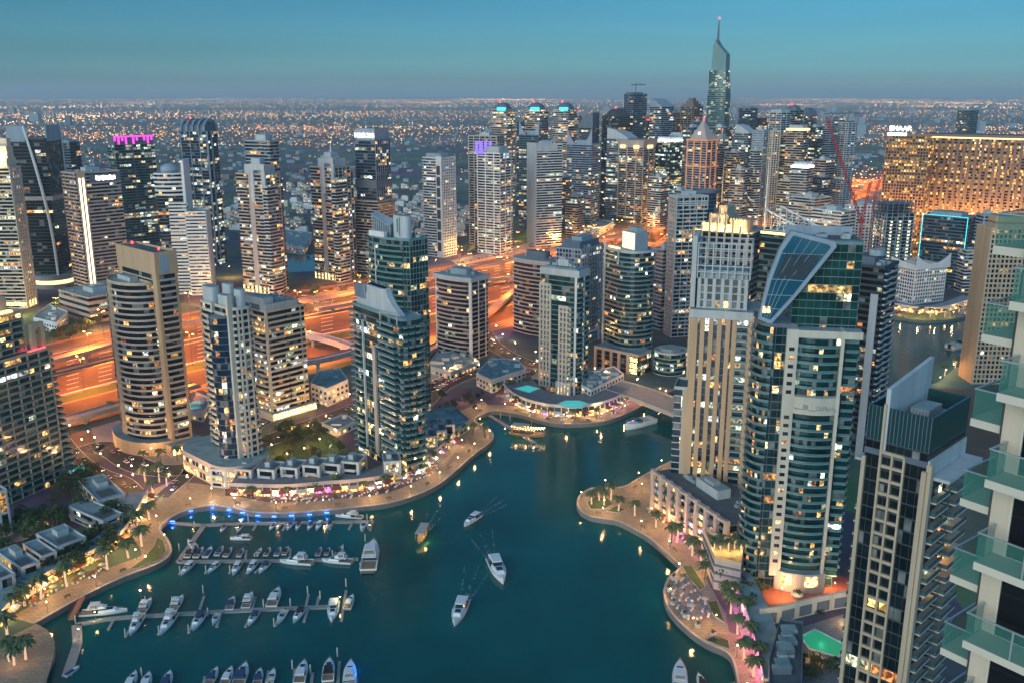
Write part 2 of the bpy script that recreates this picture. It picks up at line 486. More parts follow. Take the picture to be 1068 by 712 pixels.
    def mast(s, x, y, z, h, r=.35, m='steel', light=None):
        b = MB(); b.tube([(x, y, z), (x, y, z+h*.6), (x, y, z+h)], [r, r*.6, r*.2], m)
        o = s.part('mast', b)
        if light:
            g = MB(); g.cyl(x, y, z+h, z+h+1.6, .9, light, 8, .5); g.build('beacon', o)
    def text(s, body, x, y, z, size, m, face='f', name='sign_lettering', ext=.15):
        c = bpy.data.curves.new(name, 'FONT'); c.body = body; c.size = size; c.extrude = ext; c.align_x = 'CENTER'
        c.materials.append(MATS[m])
        tmp = bpy.data.objects.new(name, c); me = bpy.data.meshes.new_from_object(tmp); bpy.data.objects.remove(tmp)
        o = bpy.data.objects.new(name, me); COL.objects.link(o); o.parent = s.root
        o.location = (x, y, z); o.rotation_euler = (pi/2, 0, 0 if face == 'f' else pi/2)
        return o
    def finish(s):
        s.part('wall', s.wall)
        nmax = 100 if s.hi else 0
        if nmax:
            for w in s.win:
                pass
            keyed = []
            for i, w in enumerate(s.win):
                q = w[0]; ar = hypot(q[1][0]-q[0][0], q[1][1]-q[0][1])*(q[2][2]-q[1][2])
                c = ((q[0][0]+q[1][0])/2, (q[0][1]+q[1][1])/2, (q[0][2]+q[2][2])/2)
                keyed.append((s._key(c, w[3], ar), i))
            keyed.sort(reverse=True)
            pick = set(i for _, i in keyed[:nmax])
            rest = MB()
            for i, w in enumerate(s.win):
                if i in pick:
                    m = MB(); m.face(w[0], w[1], w[2]); m.build('window', s.root)
                else: rest.face(w[0], w[1], w[2])
            if rest.f: tag(rest.build('window', s.root), kind='stuff')
            s.balc.sort(key=lambda b: -b[1])
            for m, _ in s.balc[:100]: m.build('balcony', s.root)
            if s.balc[100:]:
                tag(merge([b[0] for b in s.balc[100:]]).build('balcony', s.root), kind='stuff')
        else:
            rest = MB()
            for w in s.win: rest.face(w[0], w[1], w[2])
            if rest.f: tag(rest.build('window', s.root), kind='stuff')
            if s.balc: tag(merge([b[0] for b in s.balc]).build('balcony', s.root), kind='stuff')
        s.win = []; s.balc = []
        return s.root
def offset_pts(o, i, d):
    r = []
    for a, b in zip(o, i):
        l = hypot(a[0]-b[0], a[1]-b[1]) or 1
        r.append((a[0]-(a[0]-b[0])/l*d, a[1]-(a[1]-b[1])/l*d))
    return r
def merge(mbs):
    o = MB()
    for m in mbs:
        i = len(o.v); o.v += m.v
        inv = {v: k for k, v in m.mi.items()}
        for f, mi, c in zip(m.f, m.m, m.c):
            o.f.append(tuple(q+i for q in f)); o.m.append(o._m(inv[mi])); o.c.append(c)
    return o
# ---------------------------------------------------------------- land, water, roads
WZ = -2.4
SHORE_A = [(40, 740), (40, 712), (49, 698), (57, 683), (57, 668), (50, 657), (40, 650), (36, 650.5), (82, 624), (106, 612), (130, 601), (150, 594), (168, 587), (178, 579), (180, 572), (176, 562), (171, 557), (167, 551), (169, 546),
           (182, 537), (199, 530), (221, 527), (239, 529), (253, 532), (270, 535), (305, 535), (341, 532), (369, 529), (402, 526), (431, 518), (458, 506), (478, 489), (494, 474), (510, 463), (516, 456), (513, 448), (503, 443),
           (495, 439), (496, 435), (505, 431), (514, 428), (530, 430), (544, 432), (561, 438), (581, 442), (600, 442), (620, 441), (637, 438), (661, 428), (684, 416), (704, 406), (760, 378), (820, 352), (880, 335), (912, 331), (939, 331), (953, 334), (978, 335), (1008, 330), (1030, 320), (1090, 305), (1180, 290)]
SHORE_B = [(775, 740), (769, 712), (766, 694), (760, 680), (734, 670), (712, 653), (695, 634), (691, 616), (696, 602), (710, 591), (707, 587), (678, 561), (660, 551), (645, 543), (630, 541), (617, 539), (606, 534), (601, 526), (602, 519), (606, 514), (614, 509), (623, 507), (638, 508), (652, 507), (664, 499), (688, 486), (701, 480),
           (740, 455), (800, 430), (880, 412), (950, 402), (975, 400), (982, 396), (990, 387), (1008, 378), (1030, 372), (1090, 360), (1180, 350)]
def dedupe(l): return l
LA = [P(*p) for p in SHORE_A]; LB = [P(*p) for p in SHORE_B]
LAs = LA[:7]+smooth(LA[7:], 2); LBs = smooth(LB, 2)
FAR = 62000
g = MB()
mat_ground = newmat('ground')
m_, t_, b_ = mat_ground
b_.inputs['Roughness'].default_value = .95
tcn = t_.nodes.new('ShaderNodeTexCoord')
n1 = t_.nodes.new('ShaderNodeTexNoise'); n1.inputs['Scale'].default_value = .0016; n1.inputs['Detail'].default_value = 9; n1.inputs['Roughness'].default_value = .62
n2 = t_.nodes.new('ShaderNodeTexVoronoi'); n2.inputs['Scale'].default_value = .011
n3 = t_.nodes.new('ShaderNodeTexNoise'); n3.inputs['Scale'].default_value = .05; n3.inputs['Detail'].default_value = 5
r1 = t_.nodes.new('ShaderNodeValToRGB'); el = r1.color_ramp.elements
el[0].position = .32; el[0].color = (.055, .075, .062, 1); el[1].position = .66; el[1].color = (.20, .175, .145, 1)
q = el.new(.48); q.color = (.11, .11, .095, 1)
mx = t_.nodes.new('ShaderNodeMix'); mx.data_type = 'RGBA'; mx.blend_type = 'OVERLAY'; mx.inputs[0].default_value = .45
mx2 = t_.nodes.new('ShaderNodeMix'); mx2.data_type = 'RGBA'; mx2.blend_type = 'OVERLAY'; mx2.inputs[0].default_value = .6
for n_ in (n1, n2, n3): t_.links.new(tcn.outputs['Object'], n_.inputs['Vector'])
t_.links.new(n1.outputs[0], r1.inputs[0]); t_.links.new(r1.outputs[0], mx.inputs[6]); t_.links.new(n2.outputs['Color'], mx.inputs[7])
t_.links.new(mx.outputs[2], mx2.inputs[6]); t_.links.new(n3.outputs[0], mx2.inputs[7]); t_.links.new(mx2.outputs[2], b_.inputs['Base Color'])
mat('quay_wall', (.22, .20, .18), streak=True); mat('paving', (.40, .315, .225), var=.22, scale=.35, rough=.75); mat('paving_grey', (.30, .29, .30), var=.2, scale=.3)
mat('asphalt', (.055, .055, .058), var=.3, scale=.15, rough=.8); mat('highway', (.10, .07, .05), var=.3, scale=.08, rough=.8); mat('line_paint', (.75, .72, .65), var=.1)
mat('sand', (.27, .19, .115), var=.3, scale=.05); mat('concrete', (.40, .36, .31), var=.2, scale=.2); mat('lawn', (.05, .10, .03), var=.4, scale=.6); mat('deck_red', (.30, .09, .06), var=.3, scale=.4)
mat('curb', (.42, .39, .35), var=.15)
for nm_ in ('paving', 'paving_grey'):                    # laid in courses of large slabs with darker bands
    t_ = MATS[nm_].node_tree; b_ = t_.nodes['Principled BSDF']; src = b_.inputs['Base Color'].links[0].from_socket
    tb = t_.nodes.new('ShaderNodeTexCoord'); br = t_.nodes.new('ShaderNodeTexBrick'); br.inputs['Scale'].default_value = .22; br.inputs['Color1'].default_value = (1, 1, 1, 1); br.inputs['Color2'].default_value = (.72, .70, .68, 1)
    br.inputs['Mortar'].default_value = (.45, .43, .42, 1); br.inputs['Mortar Size'].default_value = .03; mb_ = t_.nodes.new('ShaderNodeMix'); mb_.data_type = 'RGBA'; mb_.blend_type = 'MULTIPLY'; mb_.inputs[0].default_value = .8
    t_.links.new(tb.outputs['Object'], br.inputs['Vector']); t_.links.new(src, mb_.inputs[6]); t_.links.new(br.outputs['Color'], mb_.inputs[7]); t_.links.new(mb_.outputs[2], b_.inputs['Base Color'])
polyA = LAs+[(FAR, LAs[-1][1]+40), (FAR, FAR), (-FAR, FAR), (-FAR, -FAR), (LAs[0][0], -FAR)]
# orientation: want CCW seen from above
def area(p): return sum(p[i-1][0]*p[i][1]-p[i][0]*p[i-1][1] for i in range(len(p)))/2
def ccw(p): return p if area(p) > 0 else p[::-1]
def sheet(name, poly, z, m, kind='structure', **k):
    b = MB(); b.face([(x, y, z) for x, y in ccw(poly)], m); o = b.build(name); tag(o, kind=kind, **k); return o
def wallstrip(mb, line, z0, z1, m):
    for a, b in zip(line, line[1:]): mb.face([(a[0], a[1], z0), (b[0], b[1], z0), (b[0], b[1], z1), (a[0], a[1], z1)], m)
b = MB(); b.face([(x, y, 0) for x, y in ccw(polyA)], 'ground'); wallstrip(b, LAs, WZ-4, 0, 'quay_wall')
tag(b.build('ground'), kind='structure')
polyB = LBs+[(FAR*.5, LBs[-1][1]), (FAR*.5, -3000), (LBs[0][0], -3000)]
b = MB(); b.face([(x, y, 0) for x, y in ccw(polyB)], 'ground'); wallstrip(b, LBs, WZ-4, 0, 'quay_wall')
tag(b.build('ground_peninsula'), kind='structure')
# water
m_, t_, b_ = newmat('water')
b_.inputs['Base Color'].default_value = (.002, .050, .062, 1); b_.inputs['Roughness'].default_value = .09; b_.inputs['IOR'].default_value = 1.33
b_.inputs['Specular IOR Level'].default_value = .5
tcn = t_.nodes.new('ShaderNodeTexCoord'); wn = t_.nodes.new('ShaderNodeTexNoise'); wn.inputs['Scale'].default_value = .30; wn.inputs['Detail'].default_value = 5
w2 = t_.nodes.new('ShaderNodeTexNoise'); w2.inputs['Scale'].default_value = .02; w2.inputs['Detail'].default_value = 3
bp = t_.nodes.new('ShaderNodeBump'); bp.inputs['Strength'].default_value = .30; bp.inputs['Distance'].default_value = .5
rw = t_.nodes.new('ShaderNodeValToRGB'); rw.color_ramp.elements[0].position = .3; rw.color_ramp.elements[0].color = (.0008, .070, .068, 1)
rw.color_ramp.elements[1].position = .7; rw.color_ramp.elements[1].color = (.0015, .112, .104, 1)
t_.links.new(tcn.outputs['Object'], wn.inputs[0]); t_.links.new(tcn.outputs['Object'], w2.inputs[0])
t_.links.new(wn.outputs[0], bp.inputs['Height']); t_.links.new(bp.outputs[0], b_.inputs['Normal'])
t_.links.new(w2.outputs[0], rw.inputs[0]); t_.links.new(rw.outputs[0], b_.inputs['Base Color'])
b = MB(); b.face([(-900, -400, WZ), (3500, -400, WZ), (3500, 1400, WZ), (-900, 1400, WZ)], 'water')
tag(b.build('water'), kind='structure')

# promenade paving along both shores, a coping at the edge
def strip_sheet(name, line, d0, d1, z, m, z1=None):
    a = offset_line(line, d0); c = offset_line(line, d1)
    b = MB()
    for i in range(len(a)-1):
        b.face([(a[i][0], a[i][1], z), (a[i+1][0], a[i+1][1], z), (c[i+1][0], c[i+1][1], z), (c[i][0], c[i][1], z)], m)
    return tag(b.build(name), kind='structure')
iA0, iA1 = 7, 45
PROM_A = smooth(LA[7:51], 2); PROM_B = smooth(LB[0:28], 2)
# land lies to the left of A travelling from lower left to right? A runs with water on its right-hand side
sideA, sideB = 1, -1
def coping(name, line, side):
    a = offset_line(line, 0); c = offset_line(line, side*.9); b = MB()
    for i in range(len(a)-1):
        q = [a[i], a[i+1], c[i+1], c[i]]
        b.prism(ccw(q), -.02, .35, 'curb')
    return tag(b.build(name), kind='structure')
coping('quay_coping', PROM_A, sideA); coping('quay_coping', PROM_B, sideB)
PW = 13
o = strip_sheet('promenade', PROM_A, sideA*.9, sideA*PW, .02, 'paving'); 
o = strip_sheet('promenade', PROM_B, sideB*.9, sideB*PW, .02, 'paving')
# wider paved areas
sheet('plaza', [P(*p) for p in [(180, 537), (215, 526), (235, 527), (235, 508), (180, 500), (150, 515), (148, 540), (150, 556), (168, 552)]], .012, 'paving')
sheet('plaza', [P(*p) for p in [(602, 520), (608, 512), (624, 507), (652, 507), (668, 498), (690, 487), (690, 520), (700, 560), (712, 588), (700, 586), (678, 561), (645, 543), (617, 539), (605, 533)]], .012, 'paving')
sheet('plaza', [P(*p) for p in [(696, 602), (711, 592), (735, 600), (757, 640), (766, 690), (758, 680), (734, 670), (712, 653), (695, 634), (691, 616)]], .013, 'paving_grey')
sheet('plaza', [P(*p) for p in [(0, 712), (48, 712), (56, 684), (57, 668), (49, 656), (38, 650), (0, 668)]], .012, 'paving')
sheet('plaza', [P(*p) for p in [(484, 440), (514, 428), (505, 418), (470, 432), (460, 452), (478, 486), (500, 470), (510, 460), (513, 448), (500, 442)]], .012, 'paving')
for lab, pts in (('long kerbed lawn bed on the left promenade bend', [(145, 592), (168, 583), (174, 574), (171, 564), (164, 560), (160, 570), (148, 584), (134, 594)]),
                 ('triangular lawn bed between the right promenade and the cafe terrace, upper one', [(711, 590), (722, 590), (736, 612), (730, 616), (716, 600)]),
                 ('triangular lawn bed between the right promenade and the cafe terrace, middle one', [(737, 628), (748, 626), (756, 650), (744, 642)]),
                 ('lawn bed at the lower tip of the round cafe terrace', [(735, 668), (745, 662), (760, 668), (762, 678)]),
                 ('round planted bed with four palms on the circular headland', [(612, 524), (620, 518), (634, 520), (640, 526), (630, 531), (616, 531)]),
                 ('small triangular bed with one palm on the circular headland', [(632, 533), (644, 527), (652, 532), (645, 535)])):
    l = [P(*p) for p in pts]; t = thing('planting_bed', lab, 'planting bed', (l[0][0], l[0][1], 0)); l = [(x-l[0][0], y-l[0][1]) for x, y in l]
    l = ccw(l); b = MB(); b.prism(l, .0, .38, 'curb'); b.build('kerb', t)
    b = MB(); b.prism(offset(l, -.35), .1, .46, 'lawn'); b.build('lawn', t)

sheet('plaza', [P(*p) for p in [(746, 592), (757, 615), (768, 645), (780, 685), (790, 730), (835, 740), (815, 662), (800, 640), (782, 604), (765, 592)]], .011, 'paving_grey')
# highway across the middle
HW_U = [(-60, 382), (60, 356), (200, 325), (330, 300), (450, 281), (540, 264), (640, 243), (720, 229), (800, 212), (880, 190), (940, 166), (985, 146)]
HW_L = [(-60, 486), (60, 448), (200, 412), (330, 382), (450, 360), (540, 340), (640, 305), (720, 270), (800, 240), (880, 214), (940, 190), (1000, 160)]
def band(u, l, n=24):
    U = smooth([P(*p) for p in u], 2); L = smooth([P(*p) for p in l], 2); return U, L
HU, HL = band(HW_U, HW_L)
HU, HL = HU[::-1], HL[::-1]
def lerp(f): return [(a[0]+(b[0]-a[0])*f, a[1]+(b[1]-a[1])*f) for a, b in zip(HU, HL)]
def ribbon(name, f0, f1, z, m, parent=None):
    a, c = lerp(f0), lerp(f1); b = MB()
    for i in range(len(a)-1):
        b.face([(a[i][0], a[i][1], z), (c[i][0], c[i][1], z), (c[i+1][0], c[i+1][1], z), (a[i+1][0], a[i+1][1], z)][::-1], m)
    return tag(b.build(name, parent), kind='structure')
ribbon('roadside_sand', 0, 1, .012, 'sand'); ribbon('verge', .405, .418, .02, 'lawn'); ribbon('verge', .422, .436, .02, 'lawn'); ribbon('verge', .705, .765, .02, 'lawn'); ribbon('verge', .105, .14, .02, 'lawn'); ribbon('hard_shoulder', .395, .405, .033, 'concrete'); ribbon('hard_shoulder', .675, .69, .033, 'concrete')
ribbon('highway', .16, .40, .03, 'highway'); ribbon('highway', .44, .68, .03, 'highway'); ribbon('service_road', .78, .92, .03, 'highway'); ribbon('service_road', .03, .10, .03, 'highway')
for f in (.165, .395, .445, .675):
    ribbon('lane_marking', f, f+.006, .04, 'line_paint')
for f0, f1 in ((.16, .40), (.44, .68)):
    for k in (1, 2, 3, 4):
        f = f0+(f1-f0)*k/5; a, c = lerp(f), lerp(f+.005); b = MB()
        for i in range(0, len(a)-1):
            L = hypot(a[i+1][0]-a[i][0], a[i+1][1]-a[i][1]); n = max(1, int(L/18))
            for j in range(n):
                u0, u1 = j/n, j/n+.4/n
                pt = lambda s_, u: (s_[i][0]+(s_[i+1][0]-s_[i][0])*u, s_[i][1]+(s_[i+1][1]-s_[i][1])*u, .04)
                b.face([pt(a, u0), pt(c, u0), pt(c, u1), pt(a, u1)][::-1], 'line_paint')
        tag(b.build('lane_marking'), kind='structure')
# railings between carriageways
def barrier(f, lab):
    l = lerp(f); b = MB()
    for i in range(len(l)-1):
        q = offset_line([l[i], l[i+1]], .35); r = offset_line([l[i], l[i+1]], -.35)
        b.prism(ccw([q[0], q[1], r[1], r[0]]), 0, 1.1, 'concrete')
    tag(b.build('crash_barrier'), lab, 'barrier')
barrier(.42, 'concrete median barrier between the two orange lit carriageways'); barrier(.145, 'concrete barrier along the far edge of the orange highway'); barrier(.70, 'concrete barrier between highway and the near service road')
# viaducts: deck on piers
def viaduct(name, label, pts, width, z, cat='bridge', step=42, deck='concrete', thick=1.8, y3=None):
    l = smooth([P(p[0], p[1], z) for p in pts], 2); root = thing(name, label, cat, (l[0][0], l[0][1], 0))
    ox, oy = l[0]
    l = [(x-ox, y-oy) for x, y in l]
    a, c = offset_line(l, width/2), offset_line(l, -width/2); b = MB()
    for i in range(len(l)-1): b.prism(ccw([a[i], a[i+1], c[i+1], c[i]]), z-thick, z, deck)
    b.build('deck', root)
    for o in (a, c):
        b = MB(); q = offset_line(o, .25)
        for i in range(len(l)-1): b.prism(ccw([o[i], o[i+1], q[i+1], q[i]]), z+.01, z+1.1, deck)
        b.build('parapet', root)
    for (x, y, d) in walk(l, step, step*.4):
        b = MB(); b.cyl(x, y, 0, z-thick, 1.3, deck, 10); nx, ny = -sin(d)*width*.4, cos(d)*width*.4
        b.prism(ccw([(x+nx+cos(d), y+ny+sin(d)), (x+nx-cos(d), y+ny-sin(d)), (x-nx-cos(d), y-ny-sin(d)), (x-nx+cos(d), y-ny+sin(d))]), z-thick-1.6, z-thick-.01, deck); b.build('pier', root)
    return root
viaduct('metro_viaduct', 'long concrete metro viaduct on single piers along the far side of the highway', [(-60, 397), (50, 377), (118, 357), (200, 336), (330, 311), (450, 289), (545, 268), (640, 247), (720, 232), (800, 214), (860, 198)], 10, 11)
viaduct('ramp_bridge', 'low ramp bridge lit orange along the near side of the highway at left', [(-60, 470), (60, 440), (130, 420), (205, 400)], 9, 6, step=34)
viaduct('footbridge', 'grey roofed footbridge crossing the highway beside the cream slab', [(312, 346), (345, 353), (382, 366)], 7, 10, deck='bluegrey', thick=3.4, step=40)
viaduct('footbridge', 'second grey roofed footbridge reaching the white station block', [(310, 378), (345, 372), (385, 360)], 6, 9, deck='bluegrey', thick=3, step=40)
viaduct('road_bridge', 'road bridge with warm lit parapets crossing the channel below the ribbon tower', [(560, 388), (600, 392), (650, 404), (706, 424), (760, 446)], 24, 7, step=60, deck='asphalt_deck' if False else 'concrete')

# local roads
def road(name, pts, w, z=.02, m='asphalt', kerb=True):
    l = smooth([P(*p) for p in pts], 3); a, c = offset_line(l, w/2), offset_line(l, -w/2); b = MB()
    for i in range(len(l)-1): b.face([(a[i][0], a[i][1], z), (c[i][0], c[i][1], z), (c[i+1][0], c[i+1][1], z), (a[i+1][0], a[i+1][1], z)], m)
    tag(b.build(name), kind='structure')
    if kerb:
        b = MB()
        for o, s_ in ((a, 1), (c, -1)):
            q = offset_line(o, s_*.4)
            for i in range(len(l)-1): b.prism(ccw([o[i], o[i+1], q[i+1], q[i]]), 0, .14, 'curb')
        tag(b.build('kerb'), kind='structure')
    mk = MB()
    for (x, y, d) in walk(l, 9, 2):
        ux, uy = cos(d), sin(d); mk.face([(x-uy*.1, y+ux*.1, z+.006), (x-uy*-.1, y+ux*-.1, z+.006), (x+ux*3+uy*.1, y+uy*3-ux*.1, z+.006), (x+ux*3-uy*.1, y+uy*3+ux*.1, z+.006)], 'line_paint')
    tag(mk.build('lane_marking'), kind='structure')
    return l
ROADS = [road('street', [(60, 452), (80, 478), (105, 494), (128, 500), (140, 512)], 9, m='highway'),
         road('street', [(88, 470), (110, 462), (150, 492), (210, 488), (250, 470), (330, 440), (400, 415), (455, 402)], 16),
         road('street', [(420, 440), (455, 402), (500, 386), (560, 388)], 18),
         road('street', [(205, 480), (195, 496), (182, 506), (168, 518)], 8),
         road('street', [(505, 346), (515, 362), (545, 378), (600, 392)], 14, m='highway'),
         road('street', [(250, 455), (300, 425), (340, 410)], 9)]
sheet('car_park', [P(*p) for p in [(300, 310), (378, 292), (392, 318), (320, 340)]], .016, 'concrete')
sheet('car_park', [P(*p) for p in [(470, 272), (560, 252), (572, 268), (500, 290)]], .016, 'concrete')
sheet('car_park', [P(*p) for p in [(430, 398), (478, 378), (496, 390), (440, 418)]], .016, 'concrete')
sheet('forecourt', [P(*p) for p in [(95, 446), (130, 436), (210, 462), (212, 482), (150, 488), (105, 476)]], .016, 'paving_grey')
sheet('yard', [P(*p) for p in [(560, 245), (700, 222), (700, 236), (590, 262)]], .016, 'sand')
sheet('lake', [P(*p) for p in [(296, 270), (340, 264), (372, 268), (372, 282), (300, 284)]], .02, 'water')
sheet('park_lawn', [P(*p) for p in [(262, 470), (300, 440), (345, 445), (365, 470), (330, 490), (280, 492)]], .014, 'lawn')

# haze over everything
hm = bpy.data.materials.new('haze'); hm.use_nodes = True; MATS['haze'] = hm
tt = hm.node_tree; tt.nodes.clear(); oo = tt.nodes.new('ShaderNodeOutputMaterial'); pv = tt.nodes.new('ShaderNodeVolumePrincipled')
pv.inputs['Color'].default_value = (.82, .93, 1.0, 1); pv.inputs['Density'].default_value = HAZE_DENSITY = 6.2e-5; pv.inputs['Anisotropy'].default_value = 0.0
tt.links.new(pv.outputs[0], oo.inputs['Volume'])
b = MB(); b.box(-FAR-500, FAR+500, -FAR-500, FAR+500, -8, 420, 'haze'); tag(b.build('haze'), kind='stuff')

viaduct('ramp_bridge', 'curved slip road bridge dropping to the highway behind the curved grey block', [(436, 372), (470, 352), (505, 330), (540, 300)], 8, 5, step=40)
viaduct('ramp_bridge', 'low slip road bridge beside the metro viaduct at centre', [(330, 322), (420, 306), (500, 292), (560, 286)], 8, 6, step=44)
# ---------------------------------------------------------------- towers around the marina
def by(f=None, r=None, b=None, l=None, c=None):
    b = b or dict(bay=9, lit=.04); l = l or dict(bay=9, lit=.04)
    def g(i, n, L):
        if n[1] < -.72: return f
        if n[0] > .72: return r
        if n[1] > .72: return b
        if n[0] < -.72: return l
        return c if c is not None else f
    return g
AZ = -47

def tan_round_tower():
    t = Tower('residential_tower', 'tan tower with rounded balconied drum and plain sand slab above, beside the orange highway', 161, 266, 472, 38, 21, az=-46, hi=True)
    W, D, h = t.W, t.D, t.h
    cr = 9.5
    t.body(rect(W, D), 0, h-cr-2, by(f=dict(solid=[(0, .10), (.90, 1)], swall='tan'), r=dict(solid=[(0, .12), (.88, 1)], swall='tan', balc=[(.15, .85, 1.3)])), wall='sandstone', bh=.8, lit=.14, parapet=0, glass='g_dark', rail='mauve')
    m = MB(); o = offset(rect(W, D), .5)
    m.box(o[0][0], o[1][0], o[0][1], o[2][1], h-cr-1.6, h, 'tan', top='roof_dark')
    m.box(o[0][0], o[1][0], o[0][1], o[0][1]+.5, h, h+1.2, 'tan'); m.box(o[0][0], o[1][0], o[2][1]-.5, o[2][1], h, h+1.2, 'tan')
    m.box(o[1][0]-.5, o[1][0], o[0][1]+.5, o[2][1]-.5, h, h+1.2, 'tan'); m.box(o[0][0], o[0][0]+.5, o[0][1]+.5, o[2][1]-.5, h, h+1.2, 'tan')
    t.part('crown', m)
    g = MB(); g.box(W/2+.3, W/2+.62, -D*.3, D*.12, h-cr-1, h-.4, 'bluegrey'); t.part('crown_glazing', g)
    # drum
    n = 16; R = W*.40; cx_ = -W*.06; dr = []
    for i in range(n+1):
        a = pi+i/n*pi
        dr.append((cx_+R*1.08*cos(a), -D/2-.4+R*.72*sin(a)))
    hz = h-cr-8
    def st(i, nn, L):
        if i >= n: return dict(nowin=True)
        if i in (6, 7): return dict(bay=2.2, pier=(.7, .6, 1, 'sandstone'))
        return dict(ring=1.2, bay=2.6)
    t.body(dr, 0, hz, st, wall='sandstone', bh=.7, bp=.15, lit=.17, roof='roof', parapet=1.3, glass='g_dark', rail='mauve')
    e_ = MB(); e_.box(cx_-R*.55, cx_+R*.3, -D/2-6, -D/2-1.2, hz+.36, hz+3, 'pale_grey', top='roof'); t.part('plant_room', e_)
    p = MB(); p.prism(offset(dr, 6), 0, 8, 'tan', top='roof'); p.prism([(W/2-14, -D/2-4), (W/2+6, -D/2-4), (W/2+6, D/2+4), (W/2-14, D/2+4)], 0, 6.5, 'tan', top='roof'); t.part('podium', p)
    q = MB()
    for k in range(7):
        y = -D/2-3+k*(D+6)/7
        q.face([(W/2+6.05, y, 1), (W/2+6.05, y+1.7, 1), (W/2+6.05, y+1.7, 5), (W/2+6.05, y, 5)], 'g_shop', (5, 3.2, 1.2))
    t.part('shopfront', q)
    for (bx, by_) in ((-W*.35, 0), (W*.35, 0)):
        g = MB(); g.cyl(bx, by_, h+1.2, h+2.6, .6, 'glow_red', 8); t.part('beacon', g)
    t.finish()

def left_edge_tower():
    t = Tower('residential_tower', 'broad tower at the left picture edge with gridded balconies and yellow lit crown', -22, 385, 530, 40, 70, az=-66, hi=True, W=28)
    W, D, h = t.W, t.D, t.h
    t.body(rect(W, D), 0, h, by(f=dict(wall='rust', pier=(1.2, .5, 1, 'rust')), r=dict(pier=(.5, .9, 2, 'sandstone'), balc=[(.02, .98, 1.0)], bay=3.2)), wall='sandstone', bh=.55, lit=.10, glass='g_teal', rail='rail')
    # stacked balconies on the far end
    m = MB()
    nf = int(h/3.4)
    for k in range(1, nf):
        z = k*h/nf; w = 3+7*(1-k/nf)**1.4
        b = MB(); b.box(W/2-16, W/2-1, D/2+.2, D/2+w, z-.03, z+.25, 'teal_wall'); b.box(W/2-1.1, W/2-1, D/2+.3, D/2+w-.02, z+.25, z+1.3, 'rail')
        b.box(W/2-16, W/2-1.12, D/2+w-.1, D/2+w-.02, z+.25, z+1.3, 'rail'); t.balc.append((b, 1e-3))
    # crown
    c = rect(W*.8, D*.55, -1, -D*.02)
    t.body(c, h+1.5, h+21, by(f=dict(pier=(.8, .5, 2)), r=dict(pier=(.9, .6, 2), balc=[(.05, .95, 1.2)])), wall='sandstone', bh=.8, lit=.75, pal=GOLD, gain=3.0)
    f_ = MB()
    for y in (D*.30, D*.44):
        f_.box(W/2-3, W/2-.6, y, y+2, h+1.5, h+15, 'sandstone')
    f_.box(W/2-3, W/2-.6, D*.30+2, D*.44, h+12.5, h+15, 'sandstone'); t.part('portal_frame', f_)
    g = MB(); g.box(-W*.2, W*.2, -D*.2, D*.15, h+22, h+30, 'sandstone', top='roof'); t.part('upper_turret', g)
    g = MB(); g.box(W*.28, W*.4, -D*.18, D*.12, h+22.6, h+23.6, 'glow_crown'); g.box(W/2-.5, W/2+.2, D*.2, D*.46, h+.6, h+2, 'glow_red'); t.part('crown_light', g)
    t.mast(0, -D*.1, h+30, 12)
    t.finish()

